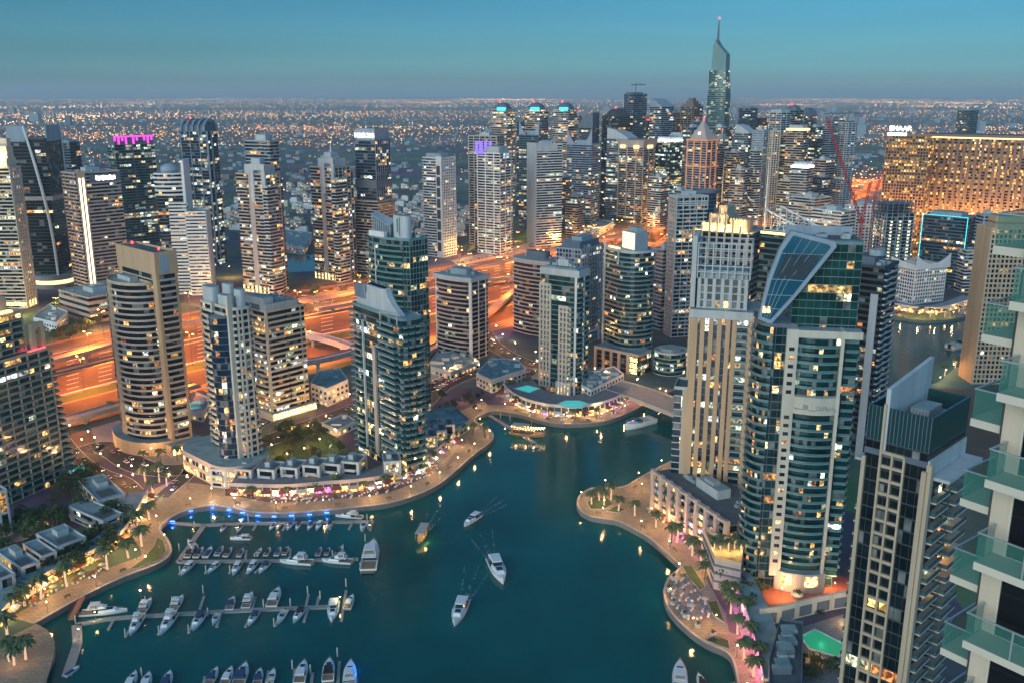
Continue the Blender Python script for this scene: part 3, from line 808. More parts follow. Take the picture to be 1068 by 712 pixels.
def bow_tower():
    t = Tower('residential_tower', 'sand coloured tower with dark blue glass bow and notched cylindrical crown', 243, 325, 500, 36, 22, az=AZ, hi=True)
    W, D, h = t.W, t.D, t.h
    oct_ = rrect(W, D, min(W, D)*.35, 3)
    t.body(oct_, 0, h, by(f=dict(balc=[(.1, .9, 1.1)], bay=3), r=dict(pier=(1, .5, 2), bay=3.2), c=dict(balc=[(.1, .9, 1.0)], bay=3)), wall='cream', bh=1.2, lit=.10, glass='g_dark', rail='cream')
    bow = []; R = W*.20; bx, by_ = W*.20, -D/2+.8
    for i in range(11):
        a = pi+i/10*pi
        bow.append((bx+R*cos(a), by_+R*1.15*sin(a)))
    t.body(bow, 0, h-4, lambda i, n, L: dict(bay=1.6) if i < 10 else dict(nowin=True), wall='slate', bh=.35, bp=.06, lit=.05, glass='g_blue', gain=2.5, parapet=.8, litfloor=.12)
    m = MB()
    for sx_ in (-1, 1):
        m.box(bx+sx_*(R+.9)-.8, bx+sx_*(R+.9)+.8, by_-2.6, by_+.3, 0, h+2+(6 if sx_ > 0 else 0), 'cream')
    t.part('pier', m)
    c = MB()
    for (x, y, w, d, z) in ((-W*.30, -D*.15, W*.3, D*.5, 9), (-W*.02, D*.2, W*.22, D*.3, 11), (W*.18, -D*.25, W*.34, D*.3, 6.5), (W*.36, D*.1, W*.18, D*.35, 10)):
        c.prism(rrect(w, d, min(w, d)*.4, 4, x, y), h+.36, h+z, 'pale_grey', top='roof')
    t.part('crown', c)
    t.equip(W*.7, D*.7, h, 6, room=False)
    # rounded podium with terrace
    p = MB(); pod = rrect(W+20, D+20, 14, 6, -2, -6); p.prism(pod, 0, 12, 'mauve', top='roof'); t.part('podium', p)
    q = MB(); o = offset(pod, .05)
    for i in range(len(o)):
        a, b = o[i], o[(i+1) % len(o)]; L = hypot(b[0]-a[0], b[1]-a[1])
        if L < .3: continue
        nb = max(1, int(L/3.4))
        for j in range(nb):
            for (z0, z1, pr) in ((1, 4.4, .8), (6.5, 9, .25)):
                u0, u1 = (j+.15)/nb, (j+.85)/nb
                lit = (4, 2.2, .7) if rnd.random() < pr else (0, 0, 0)
                q.face([(a[0]+(b[0]-a[0])*u0, a[1]+(b[1]-a[1])*u0, z0), (a[0]+(b[0]-a[0])*u1, a[1]+(b[1]-a[1])*u1, z0), (a[0]+(b[0]-a[0])*u1, a[1]+(b[1]-a[1])*u1, z1), (a[0]+(b[0]-a[0])*u0, a[1]+(b[1]-a[1])*u0, z1)], 'g_shop', lit)
    t.part('shopfront', q)
    t.finish()

def cream_slab():
    t = Tower('residential_tower', 'pale cream slab block with long ribbon balconies and yellow lit rooms, second from the park', 277, 322, 437, 20, 40, az=-48, hi=True)
    W, D, h = t.W, t.D, t.h
    t.body(rect(W, D), 0, h-3, by(f=dict(solid=[(0, .08), (.92, 1)], balc=[(.12, .88, 1.3)], lit=.35, bay=3), r=dict(balc=[(.02, .47, 1.2), (.51, .98, 1.2)], pier=(.7, .6, 8), bay=3.2)), wall='cream', bh=1.15, lit=.24, rail='cream', glass='g_dark', pal=WARM)
    m = MB(); m.box(-W/2+1, W/2-.3, -D/2+.5, D/2-4, h-2.6, h+2.2, 'pale_grey', top='roof')
    for k in range(9): m.box(W/2-.35, W/2+.2, -D/2+3+k*(D-8)/9, -D/2+3.6+k*(D-8)/9, h-2.6, h+1.2, 'cream')
    t.part('crown', m)
    m = MB(); m.box(-W/2, W/2-2, -D/2-.2, -D/2+7, h-2.6, h+6, 'pale_grey', top='roof'); m.box(-W*.3, W*.2, -D/2-.35, -D/2-.22, h-2.2, h+1.4, 'slate'); t.part('lift_tower', m)
    t.equip(W, D*.7, h+2.2, 8, 0, 2, room=False)
    p = MB(); p.box(-W/2-3, W/2+4, -D/2-3, D/2+3, 0, 5, 'cream', top='roof'); t.part('podium', p)
    q = MB()
    for k in range(14):
        y = -D/2-2+k*(D+4)/14
        q.face([(W/2+4.05, y, .8), (W/2+4.05, y+2.2, .8), (W/2+4.05, y+2.2, 4.4), (W/2+4.05, y, 4.4)], 'g_shop', (6, 4, 1.6))
    t.part('shopfront', q)
    t.finish()

def teal_tower_back():
    t = Tower('residential_tower', 'taller teal glass tower of a pair with white ribbon balconies and a slanting louvred crown', 427, 252, 442, 45, 19, az=AZ, hi=True)
    W, D, h = t.W, t.D, t.h
    poly = arcfront(W, D, 5, 10)
    def st(i, n, L):
        if n[0] > .72: return dict(bay=2.4, pier=(.14, .3, 1, 'teal_wall'))
        if n[1] < -.3: return dict(ring=1.5, bay=2.6, lit=.07) if i < 9 else dict(bay=2.4, pier=(.2, .35, 1, 'teal_wall'))
        return dict(bay=9)
    t.body(poly, 0, h, st, wall='teal_wall', bh=.6, bp=.12, lit=.07, glass='g_teal', rail='rail')
    m = MB(); x = W*.18
    m.prism(rrect(W*.34, D*.45, 3, 4, x, -D*.1), h+.36, h+14, 'pale_grey', top='roof'); t.part('crown', m)
    m = MB(); m.box(x-1.2, x-.4, -D*.36, -D*.33, h+4, h+12, 'teal_wall'); m.box(x+1, x+1.4, -D*.36, -D*.33, h+2, h+13, 'teal_wall'); t.part('vent_slot', m)
    # slanting louvre fan
    x0, x1 = -W*.42, W*.0
    for k in range(9):
        f = k/8; m = MB(); xx = x0+(x1-x0)*f; zt = h+13-6*f
        m.box(xx-.22, xx+.22, -D*.42, -D*.36, h+.4, zt, 'pale_grey'); t.part('louvre_post', m)
    m = MB(); m.loft([[(x0-.5, -D*.46, h+13), (x0-.5, -D*.1, h+14), (x0-.5, -D*.1, h+14.6), (x0-.5, -D*.46, h+13.6)], [(x1+.5, -D*.46, h+7), (x1+.5, -D*.1, h+10), (x1+.5, -D*.1, h+10.6), (x1+.5, -D*.46, h+7.6)]], 'steel'); t.part('slanting_roof', m)
    m = MB(); m.box(x0, x1, -D*.30, D*.2, h+.37, h+6.5, 'slate', top='roof'); t.part('plant_room', m)
    m = MB(); m.box(-W*.30, W*.06, -D/2-5.3, -D/2-2.8, h+1.2, h+4.4, 'white'); t.part('sign_panel', m)
    m = MB(); m.box(-W*.14, -W*.12, -D/2-6.6, -D/2-6.3, 12, h-4, 'pale_grey'); t.part('fin', m)
    t.equip(W*.5, D*.5, h, 5, W*.2, D*.25, room=False)
    t.finish()

def teal_tower_front():
    t = Tower('residential_tower', 'shorter teal tower of a pair with white fin and curved white crown', 419, 336, 498, 57, 24, az=-38, hi=True)
    W, D, h = t.W, t.D, t.h
    poly = rrect(W, D, 3, 2)
    t.body(poly, 0, h, by(f=dict(balc=[(.03, .17, 1.4), (.62, .96, 2.6)], bay=2.8, slab='pale_grey'), r=dict(balc=[(.05, .40, 2.2), (.56, .95, 2.2)], bay=2.8, lit=.2, slab='pale_grey'), c=dict(bay=3)), wall='teal_wall', bh=.35, bp=.12, lit=.09, glass='g_teal', rail='rail')
    for (u, w, zt, mm) in ((-.23, 1.0, h-6, 'pale_grey'), (-.02, 3.2, h-18, 'mauve')):
        m = MB(); m.box(W*u-w/2, W*u+w/2, -D/2-1.4, -D/2-.3, 6, zt, mm); t.part('fin', m)
    m = MB(); m.box(-W*.02+1.7, W*.08, -D/2-.9, -D/2-.25, h-18.4, h-17.4, 'pale_grey'); t.part('fin_cap', m)
    # crown: curved white shell with sweeping tail
    m = MB(); ring = []
    sh = rrect(W*.42, D*.5, 5, 6, -W*.10, -D*.05); m.prism(sh, h+.36, h+13, 'pale_grey', top='roof'); t.part('crown', m)
    rings = []
    for k in range(9):
        f = k/8; xx = W*.12+W*.26*f; z = h+14-12.5*f**.55
        rings.append([(xx, -D*.28, h+.4), (xx, -D*.05, h+.4), (xx, -D*.05, z), (xx, -D*.28, z)])
    m = MB(); m.loft(rings, 'pale_grey'); t.part('swept_wing', m)
    m = MB(); m.box(-W*.46, -W*.26, -D*.36, -D*.30, h+5, h+13, 'bluegrey')
    for k in range(8): m.box(-W*.46+k*W*.025, -W*.455+k*W*.025, -D*.38, -D*.361, h+5, h+13, 'slate')
    t.part('louvre_panel', m)
    m = MB(); m.box(-W*.46, -W*.22, -D*.30, D*.1, h+.38, h+9, 'pale_grey', top='roof'); t.part('plant_room', m)
    m = MB(); m.tube([(W*.14, -D/2-1.6, h+2), (W*.46, -D/2-1.6, h+3.4)], .3, 'pale_grey'); m.tube([(W*.14, -D/2-1.6, h+2), (W*.14, -D/2-1.6, h-7)], .3, 'pale_grey'); m.tube([(W*.46, -D/2-1.6, h+3.4), (W*.46, -D/2-1.6, h-2)], .3, 'pale_grey'); t.part('pergola_frame', m)
    # double-height lit lobby
    q = MB()
    for k in range(5):
        x = W*.08+k*W*.09
        q.face([(x, -D/2-.35, .5), (x+W*.075, -D/2-.35, .5), (x+W*.075, -D/2-.35, 9), (x, -D/2-.35, 9)], 'g_shop', (5.5, 3.4, 1.0))
    t.part('lobby_window', q)
    t.finish()

def curved_grey_block():
    t = Tower('residential_tower', 'mid height grey block with curved balcony front and white corner frame beside the orange road', 491, 290, 376, 38, 18, az=-53, hi=True)
    W, D, h = t.W, t.D, t.h
    poly = arcfront(W, D, 2.5, 10)
    def st(i, n, L):
        if n[0] > .72: return dict(pier=(.8, .5, 3, 'white'), bay=2.8)
        if i in (0, 9): return dict(nowin=False, solid=[(.5 if i == 9 else 0, 1 if i == 9 else .3)], swall='white')
        if n[1] < -.3: return dict(ring=1.2, bay=2.6)
        return dict(bay=9)
    t.body(poly, 0, h-4, st, wall='mauve', bh=.9, bp=.15, lit=.05, glass='g_dark', rail='mauve', parapet=0)
    m = MB(); o = offset(poly, 1.3); m.prism(o, h-3.6, h, 'pale_grey', top='roof'); t.part('crown', m)
    m = MB(); m.prism(rrect(W*.5, D*.5, 3, 4), h, h+4.5, 'equip', top='roof'); t.part('plant_room', m)
    t.equip(W*.9, D*.8, h, 6, room=False)
    q = MB(); q.box(-W*.2, W/2+8, -D/2-7, -D/2-4, 0, 5, 'white', top='roof'); t.part('podium', q)
    q = MB()
    for k in range(6): q.face([(W*.1+k*3.2, -D/2-7.05, .6), (W*.1+k*3.2+2.5, -D/2-7.05, .6), (W*.1+k*3.2+2.5, -D/2-7.05, 4.5), (W*.1+k*3.2, -D/2-7.05, 4.5)], 'g_shop', (14, 11, 9))
    t.part('shopfront', q)
    t.finish()

def mauve_block():
    t = Tower('residential_tower', 'mauve grey block with curved balconies standing behind the cream corner tower', 573, 273, 352, 38, 14, az=-50, hi=True)
    W, D, h = t.W, t.D, t.h
    poly = arcfront(W, D, 3, 10)
    t.body(poly, 0, h-4, lambda i, n, L: dict(ring=1.2, bay=2.6) if n[1] < -.3 else dict(bay=3), wall='mauve', bh=.9, bp=.15, lit=.04, glass='g_dark', rail='mauve', parapet=0)
    m = MB(); m.prism(offset(poly, 1.3), h-3.6, h, 'mauve', top='roof'); t.part('crown', m)
    m = MB(); m.prism(rrect(W*.6, D*.5, 4, 4), h, h+6, 'slate', top='roof_dark'); t.part('plant_room', m)
    t.equip(W*.9, D*.8, h, 5, room=False)
    t.finish()

def cream_corner_tower():
    t = Tower('residential_tower', 'cream gridded tower with a dark glass upper corner standing on the white waterfront podium', 604, 283, 414, 41, 11, az=-55, hi=True)
    W, D, h = t.W, t.D, t.h
    gl = dict(bay=3.2)
    t.body(rect(W, D), 0, h-5, by(f=dict(bay=3.2, lit=.12, solid=[(.90, .955)], swall='white', balc=[(.76, .90, 1.2)]), r=dict(bay=3, balc=[(.05, .42, 1.1), (.6, .95, 1.1)], solid=[(.45, .57)], swall='white')), wall='teal_wall', bh=.6, bp=.14, lit=.13, glass='g_teal', rail='rail', parapet=0)
    m = MB(); m.box(-W/2-.4, W/2+.4, -D/2-.4, D/2+.4, h-4.6, h, 'pale_grey', top='roof'); m.box(-W*.42, W*.42, -D*.4, D*.4, h, h+.8, 'roof', top='roof'); t.part('crown', m)
    # cream grids applied to the lower left parts of the facade
    y = -D/2
    for (u0, u1, zt) in ((-.5, -.23, h*.86), (.02, .30, h*.70)):
        nf = int(zt/3.4); x0, x1 = W*u0, W*u1; m = MB(); nb = 3
        for j in range(nb+1):
            x = x0+(x1-x0)*j/nb
            w = .75
            m.box(x-w, x+w, y-.75, y-.1, 0, zt, 'cream')
        for k in range(nf+1):
            hh = 1.35 if k % 2 == 0 else .9
            m.box(x0-.5, x1+.5, y-.68, y-.1, k*zt/nf, k*zt/nf+hh, 'cream')
        m.box(x0-.55, x1+.55, y-.8, y+.5, zt-.5, zt+1.4, 'cream')
        t.part('facade_grid', m)
    for j in range(5):
        m = MB(); x = W*.0+j*W*.085
        m.box(x-.7, x+.7, y-2.4, y-.8, 0, 9.5, 'white'); t.part('column', m)
    q = MB()
    for j in range(4):
        x = W*.0+j*W*.085
        q.face([(x+.8, y-.9, .5), (x+W*.085-.8, y-.9, .5), (x+W*.085-.8, y-.9, 8.5), (x+.8, y-.9, 8.5)], 'g_shop', (4.5, 3, 1.1))
    t.part('lobby_window', q)
    t.equip(W*.8, D*.8, h+.8, 5, room=True)
    t.finish()

def white_grid_tower():
    t = Tower('residential_tower', 'blue grey tower with white window grid and dark central strip behind cream corner tower', 606, 262, 362, 26, 27, az=-55, hi=True)
    W, D, h = t.W, t.D, t.h
    t.body(rect(W, D), 0, h, by(f=dict(bay=3, pier=(.6, .4, 1, 'bluegrey')), r=dict(bay=2.6, pier=(.5, .4, 1, 'pale_grey'), balc=[(.28, .62, .9)])), wall='bluegrey', bh=1.0, bp=.2, lit=.08, glass='g_blue', rail='rail_dark', parapet=1)
    m = MB(); m.box(-W*.45, W*.3, -D*.35, D*.4, h+.36, h+6, 'slate', top='roof'); m.box(-W*.2, W*.2, -D*.2, D*.2, h+6, h+9, 'bluegrey', top='roof'); t.part('plant_room', m)
    m = MB(); m.box(W/2+.5, W/2+1.0, -D*.28, D*.28, 9, 11, 'white'); m.box(W/2+.5, W/2+1.0, -D*.28, -D*.22, 0, 9, 'white'); m.box(W/2+.5, W/2+1.0, D*.22, D*.28, 0, 9, 'white'); t.part('portal_frame', m)
    t.equip(W*.9, D*.9, h, 6, room=False)
    t.finish()

def ribbon_round_tower():
    t = Tower('hotel_tower', 'teal round fronted tower with white ribbon floors and a big lit cream roof panel', 657, 266, 388, 26, 33, az=-28, hi=True)
    W, D, h = t.W, t.D, t.h
    poly = rrect(W, D, min(W, D)*.42, 6, corners=(0, 1, 1, 0))
    def st(i, n, L):
        if n[0] < -.72 or n[1] > .72: return dict(bay=9)
        return dict(ring=1.4, bay=2.4)
    t.body(poly, 0, h, st, wall='pale_grey', bh=.5, bp=.12, lit=.09, glass='g_teal', rail='rail', parapet=1.6)
    m = MB(); m.box(-W*.30, W*.22, -D*.12, D*.28, h+.36, h+14, 'bluegrey', top='roof'); m.box(-W*.2, W*.12, 0, D*.2, h+14, h+17, 'equip', top='roof'); t.part('plant_room', m)
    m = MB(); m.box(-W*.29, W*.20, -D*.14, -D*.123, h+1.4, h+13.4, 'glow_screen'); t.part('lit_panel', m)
    m = MB(); m.box(-W*.5, -W*.46, -D/2-1.8, -D/2-.6, 0, h+6, 'cream'); t.part('fin', m)
    m = MB(); m.box(W*.10, W*.14, -D/2-1.9, -D/2-1.5, h-9, h+3, 'pale_grey'); t.part('fin', m)
    m = MB(); m.box(-W*.44, W*.0, -D*.46, -D*.42, h+1.4, h+3, 'glow_crown'); t.part('roof_cove_light', m)
    t.finish()
    # its podium building along the road: framed bays
    b = Tower('retail_block', 'pink grey framed block with four tall bays on the bridge road below the ribbon tower', 667, 369, 392, 47, 12, az=-50, hi=True, cat='building')
    W, D, h = b.W, b.D, b.h
    b.body(rect(W, D), 0, h-2.5, by(f=dict(bay=2.5), r=dict(bay=2.5, lit=.6)), wall='slate', bh=.4, lit=.08, glass='g_dark', parapet=0)
    m = MB()
    m.box(-W/2-.5, W/2+.5, -D/2-1.6, D/2+.5, h-2.2, h, 'mauve', top='roof')
    b.part('cornice', m)
    for u in (-.485, -.30, -.12, .06, .26):
        m = MB(); m.box(W*u-1.1, W*u+1.1, -D/2-1.5, -D/2-.25, 0, h-2.25, 'mauve'); b.part('pier', m)
    q = MB()
    for k in range(3): q.face([(W*.30, -D/2-.5, 1+k*4.5), (W*.46, -D/2-.5, 1+k*4.5), (W*.46, -D/2-.5, 4.6+k*4.5), (W*.30, -D/2-.5, 4.6+k*4.5)], 'g_shop', (5, 4, 1.2))
    b.part('shopfront', q)
    b.finish()
    c = Tower('retail_block', 'round teal glass pavilion with stacked ribbon floors at the end of the bridge', 700, 372, 394, 24, 22, az=-40, cat='building')
    W, D, h = c.W, c.D, c.h
    c.body(rrect(W, D, min(W, D)*.45, 6), 0, h, lambda i, n, L: dict(ring=1.2, bay=2.2), wall='pale_grey', bh=.5, lit=.2, glass='g_teal', pal=COOL)
    m = MB(); m.prism(rrect(W*.6, D*.6, 4, 4), h+.4, h+3, 'equip', top='roof'); c.part('plant_room', m)
    c.finish()

def grey_slab_behind():
    t = Tower('residential_tower', 'tall pale grey slab with open grid top and stacked balconies above the bridge end', 706, 207, 352, 8, 32, th=66, hi=True)
    W, D, h = t.W, t.D, t.h
    t.body(rect(W, D), 0, h, by(f=dict(bay=3, pier=(1.2, .5, 1, 'mauve')), r=dict(bay=3.2, pier=(.5, .55, 2, 'pale_grey'), balc=[(.30, .68, 1.2), (.72, .97, 1.2)])), wall='pale_grey', bh=.9, bp=.2, lit=.09, glass='g_dark', rail='pale_grey')
    m = MB()
    for k in range(6):
        m.box(W/2+.3, W/2+.8, -D/2+k*D/5-.35, -D/2+k*D/5+.35, h-10, h+2, 'pale_grey')
    m.box(W/2+.31, W/2+.79, -D/2, D/2, h+1.2, h+2.1, 'pale_grey'); m.box(W/2+.31, W/2+.79, -D/2, D/2, h-5, h-4, 'pale_grey')
    t.part('crown', m)
    t.equip(W, D, h, 4)
    t.finish()
    d = Tower('office_tower', 'dark blue glass drum tower with a flat round top behind the grey slab', 733, 202, 335, 12, 18, th=45)
    R = max(d.W, d.D)*.52
    poly = [(R*cos(2*pi*k/24), R*sin(2*pi*k/24)) for k in range(24)]
    d.body(poly, 0, d.h, lambda i, n, L: dict(bay=3), wall='slate', bh=.4, bp=.08, lit=.03, glass='g_blue', parapet=2, roof='bluegrey')
    d.finish()

def gilded_tower():
    t = Tower('residential_tower', 'brown tower with tall ribs and a golden floodlit stepped crown behind the frame topped tower', 784, 246, 440, 62, 18, th=17, hi=True)
    W, D, h = t.W, t.D, t.h
    t.body(rect(W, D), 0, h, by(f=dict(bay=2.8), r=dict(bay=3, balc=[(.1, .9, 1)])), wall='brown', bh=1.0, bp=.2, lit=.07, glass='g_dark', rail='rail_dark', parapet=.6)
    for k in range(8):
        u = -.46+k*.13
        m = MB(); x = W*u; zt = h+(2, 5, 12, 12, 12, 9, 5, 2)[k]
        m.box(x-.6, x+.6, -D/2-1.2, -D/2-.25, 10, zt, 'sandstone'); t.part('rib', m)
    for (x0, x1, y0, y1, zt) in ((-.40, .16, -.34, .34, 5), (-.30, .02, -.25, .28, 10), (.06, .34, -.30, .1, 8), (-.16, -.02, -.2, .2, 15)):
        m = MB(); m.box(W*x0, W*x1, D*y0, D*y1, h+.36, h+zt, 'sandstone', top='roof')
        for k in range(6):
            xx = W*(x0+(x1-x0)*(k+.5)/6); m.box(xx-.3, xx+.3, D*y0-.4, D*y0-.01, h+.4, h+zt+.8, 'sandstone')
        t.part('crown_tier', m)
    for (x0, x1, y, z0_, z1_) in ((-.10, -.04, -.256, 5.3, 9.5), (.10, .16, -.306, .8, 7.5), (.24, .29, -.306, .8, 7.5), (-.13, -.08, -.206, 10.5, 14), (-.38, -.33, -.345, .6, 4)):
        g = MB(); g.box(W*x0, W*x1, D*y-.06, D*y, h+z0_, h+z1_, 'glow_crown'); t.part('crown_light', g)
    for (x, y) in ((-W*.42, -D*.4), (W*.38, -D*.4), (W*.0, -D*.42), (-W*.2, -D*.43), (W*.2, -D*.43)):
        o = point_light('crown_floodlight', (x, y, h+1.5), (1, .55, .14), 9000, t.root, .5)
    t.mast(-W*.16, -D*.1, h+17, 26, .5, 'sandstone')
    t.finish()

def frame_top_tower():
    t = Tower('residential_tower', 'tan tower with long vertical piers and an open white steel frame on its roof', 789, 326, 540, 65, 9, az=-74, D=24, hi=True)
    W, D, h = t.W, t.D, t.h
    st = by(f=dict(bay=2.9, lit=.16, balc=[(.70, .90, 1.4)], slab='pale_grey'), r=dict(bay=3, balc=[(.1, .5, 1), (.55, .95, 1)]))
    t.body(rect(W, D), 0, h-4, st, wall='slate', bh=.55, bp=.12, lit=.15, glass='g_blue', rail='rail', parapet=0)
    for u, w in ((-.47, 3.2), (-.335, 2.1), (-.20, 2.1), (-.065, 2.1), (.07, 2.1), (.175, 2.2), (.44, 3.4)):
        m = MB(); m.box(W*u-w/2, W*u+w/2, -D/2-1.3, -D/2-.1, 0, h-4.2, 'tan'); t.part('pier', m)
    m = MB(); m.box(-W/2-1.5, W/2+.8, -D/2-1.6, D/2+.6, h-4, h, 'pale_grey', top='roof'); t.part('cornice', m)
    # recessed upper storeys
    c = rect(W*.80, D*.72, -W*.06, 0)
    t.body(c, h, h+14, by(f=dict(bay=4, pier=(1.6, .7, 1, 'pale_grey'))), wall='pale_grey', bh=.6, lit=.03, glass='g_grey', parapet=0)
    m = MB(); x0, x1, y0, y1 = -W*.47, W*.36, -D*.40, D*.40
    t.mast(0, 0, h+14, 4)
    # open frame
    for k in range(8):
        x = x0+(x1-x0)*k/7
        for y in (y0, y1):
            m = MB(); m.box(x-.3, x+.3, y-.3, y+.3, h+14.3, h+31, 'pale_grey'); t.part('frame_post', m)
    for z in (17, 20, 24, 28, 30.5):
        m = MB()
        for y in (y0, y1): m.box(x0-.5, x1+.5, y-.25, y+.25, h+z, h+z+.5, 'pale_grey')
        for x in (x0, x1): m.box(x-.25, x+.25, y0+.3, y1-.3, h+z+.003, h+z+.497, 'pale_grey')
        t.part('frame_beam', m)
    m = MB()
    m.box(x0+1, x1-1, y0+1.5, y1-1.5, h+14.36, h+18, 'equip', top='roof'); m.box(x0-2.6, x0-.6, y0-1, y1, h+.4, h+34, 'pale_grey'); t.part('lift_tower', m)
    # lower wing at the water
    w2 = rect(7, 16, -W/2-3.8, -1)
    t.body(w2, 0, 62, by(f=dict(bay=3, solid=[(.55, 1)], swall='sandstone'), l=dict(bay=3)), wall='pale_grey', bh=.5, lit=.1, glass='g_blue', roof='roof_dark')
    t.equip(W*.8, D*.5, h+14, 4, -W*.06, room=False)
    t.finish()

def truss_top_block():
    t = Tower('residential_tower', 'black slab with white balcony lines and a white wedge shaped roof truss', 842, 246, 450, 48, 18, th=22, hi=True)
    W, D, h = t.W, t.D, t.h
    t.body(rect(W, D), 0, h, by(f=dict(bay=3, balc=[(.03, .97, 1.1)]), r=dict(bay=3)), wall='dark', bh=.8, lit=.05, glass='g_dark', rail='rail_dark', parapet=.6)
    def beam(a, b, r=.55):
        m = MB(); m.tube([a, b], r, 'white', 4); t.part('truss_member', m)
    for y in (-D*.4, D*.4):
        A, B = (-W*.47, y, h+13), (W*.5, y, h+1); A0 = (-W*.47, y, h+.3)
        beam(A, B); beam(A0, A)
        for k in range(1, 7):
            f = k/7; x = A[0]+(B[0]-A[0])*f; z = A[2]+(B[2]-A[2])*f
            beam((x, y, h+.3), (x, y, z), .3)
            if k < 6: beam((x, y, h+.6), (x+(B[0]-A[0])/7, y, A[2]+(B[2]-A[2])*(f+1/7)), .22)
        beam((-W*.5, y, h+.6), (W*.5, y, h+.7), .4)
    for k in range(8):
        f = k/7; x = -W*.47+W*.97*f; z = h+13-12*f
        beam((x, -D*.4, z), (x, D*.4, z), .25)
    m = MB(); m.box(-W*.5, W*.5, -D/2-.5, -D/2-.2, h-1.2, h+.3, 'glow_crown'); t.part('roof_edge_light', m)
    t.mast(-W*.47, -D*.4, h+13, 30, .6, 'white')
    t.finish()

def slanted_glass_tower():
    t = Tower('residential_tower', 'teal glass tower with slanting sail shaped roof face and white framed balcony front', 902, 254, 613, 101, 11, az=-80, D=22, hi=True)
    W, D, h = t.W, t.D, t.h
    zs = t.sc*.965
    def U(px, py):
        p0 = 534+(px-534)*(1+(py-254)/3700); return W/2-(902-p0)/101*W, h-(py-254)/zs*(1-(py-254)*.00025)
    fl = U(850, 352)[1]
    def stg(i, n, L): return dict(bay=2.6, pier=(.10, .12, 1, 'slate')) if (n[1] < -.7 or n[0] > .7) else dict(bay=9)
    t.body(rect(W*.66, D, W*.17, 2), fl, h-1, stg, wall='teal_wall', bh=.25, bp=.1, lit=.05, glass='g_green', parapet=.8, fh=3.2)
    t.body(rect(W*.90, D, W*.05, 2), 0, fl, stg, wall='slate', bh=.4, bp=.1, lit=.06, glass='g_teal', parapet=0)
    # rounded balconied wing on the left
    wz = U(800, 345)[1]
    wing = [(-W*.34+W*.17*cos(a), -D*.12+D*.5*sin(a)) for a in [pi+i/10*pi*.55 for i in range(11)]]+[(-W*.1, -D*.60), (-W*.1, D*.4), (-W*.505, D*.4)]
    t.body(wing, 0, wz, lambda i, n, L: dict(ring=1.5, bay=2.2) if i < 9 else dict(bay=2.6, pier=(.1, .14, 1, 'slate')), wall='slate', bh=.4, bp=.1, lit=.14, glass='g_teal', rail='rail', roof='roof')
    # the slanting sail: a thick tilted slab with an inset glass face
    y = -D/2-.5
    o = [U(*p) for p in ((795, 337), (808, 342), (834, 310), (874, 258), (873, 253), (829, 243), (817, 262), (805, 294))]
    def yy(z, y0=0): return y+y0+(z-wz)/(h-wz)*1.2
    def slab(pts, ya, yb, m, mb):
        n = len(pts); i = len(mb.v); k = mb._m(m)
        mb.v += [(p[0], yy(p[1], ya), p[1]) for p in pts]+[(p[0], yy(p[1], yb), p[1]) for p in pts]
        for a in range(n):
            b = (a+1) % n; mb.f.append((i+a, i+b, i+n+b, i+n+a)); mb.m.append(k); mb.c.append((0, 0, 0))
        mb.f.append(tuple(i+a for a in range(n))); mb.m.append(k); mb.c.append((0, 0, 0))
        mb.f.append(tuple(i+n+a for a in reversed(range(n)))); mb.m.append(k); mb.c.append((0, 0, 0))
    m = MB(); slab(o, -1.5, 2, 'bluegrey', m); t.part('slanting_roof', m)
    inn = [U(*p) for p in ((798.5, 334), (807, 337), (830, 309), (868, 258.5), (866, 256), (831, 247.5), (820, 264), (808, 296))]
    m = MB(); slab(inn, -1.75, -1.4, 'sail_glass', m); t.part('sail_glazing', m)
    def bar(p, q, r, mm='bluegrey'):
        (x0, z0_), (x1, z1_) = U(*p), U(*q); m.tube([(x0, yy(z0_, -1.8), z0_), (x1, yy(z1_, -1.8), z1_)], r, mm, 4)
    for p, q in (((819, 266), (861, 266.5)), ((809, 293), (841, 294)), ((804, 310), (830, 310)), ((801, 325), (818, 325))):
        m = MB(); bar(p, q, .16); t.part('sail_mullion', m)
    for f in (.25, .5, .75):
        m = MB(); bar((831+35*f, 248+8.5*f), (807+23*f, 297-1*f), .12); bar((807+23*f, 297-1*f), (799+8.5*f, 334+2.5*f), .12); t.part('sail_mullion', m)
    m = MB()
    for k in range(12):
        f = k/11; bar((825+32*f, 266+.5*f), (813+27*f, 291+1*f), .36, 'dark')
    t.part('louvre_panel', m)
    x, z = U(803, 326); m = MB(); m.face([(x-1.3, yy(z, -2), z-1.3), (x+1.6, yy(z, -2), z-1.3), (x+1.6, yy(z, -2), z+1.3), (x-1.3, yy(z, -2), z+1.3)], 'g_shop', (3, 2.2, .9)); t.part('lit_hatch', m)
    # roof behind it
    m = MB(); x0, x1 = U(829, 254)[0], W*.47; m.box(x0, x1, -D*.1, D/2, h-3, h-.2, 'slate', top='roof_dark'); m.box(x0, x1, D/2-.6, D/2, h-.19, h+3.4, 'bluegrey'); t.part('roof', m)
    # white framed front
    fx0, fx1 = -W*.085, W*.34
    bf = [(fx0+(fx1-fx0)*k/10, -D/2-2.6-2.0*(1-(2*k/10-1)**2)) for k in range(11)]+[(fx1, -D/2+1.9), (fx0, -D/2+1.9)]
    ftop = fl-1; sgz = U(850, 443)[1]
    for (z0_, z1_) in ((9, sgz), (sgz+7.6, ftop)):
        t.body(bf, z0_, z1_, lambda i, n, L: dict(ring=1.4, bay=2.2) if i < 10 else dict(nowin=True), wall='teal_wall', bh=.4, bp=.1, lit=.13, glass='g_teal', rail='rail', parapet=0, gain=2.6)
    m = MB(); m.prism(offset(bf, 1.6), sgz+.4, sgz+7.5, 'cream'); t.part('sign_panel', m)
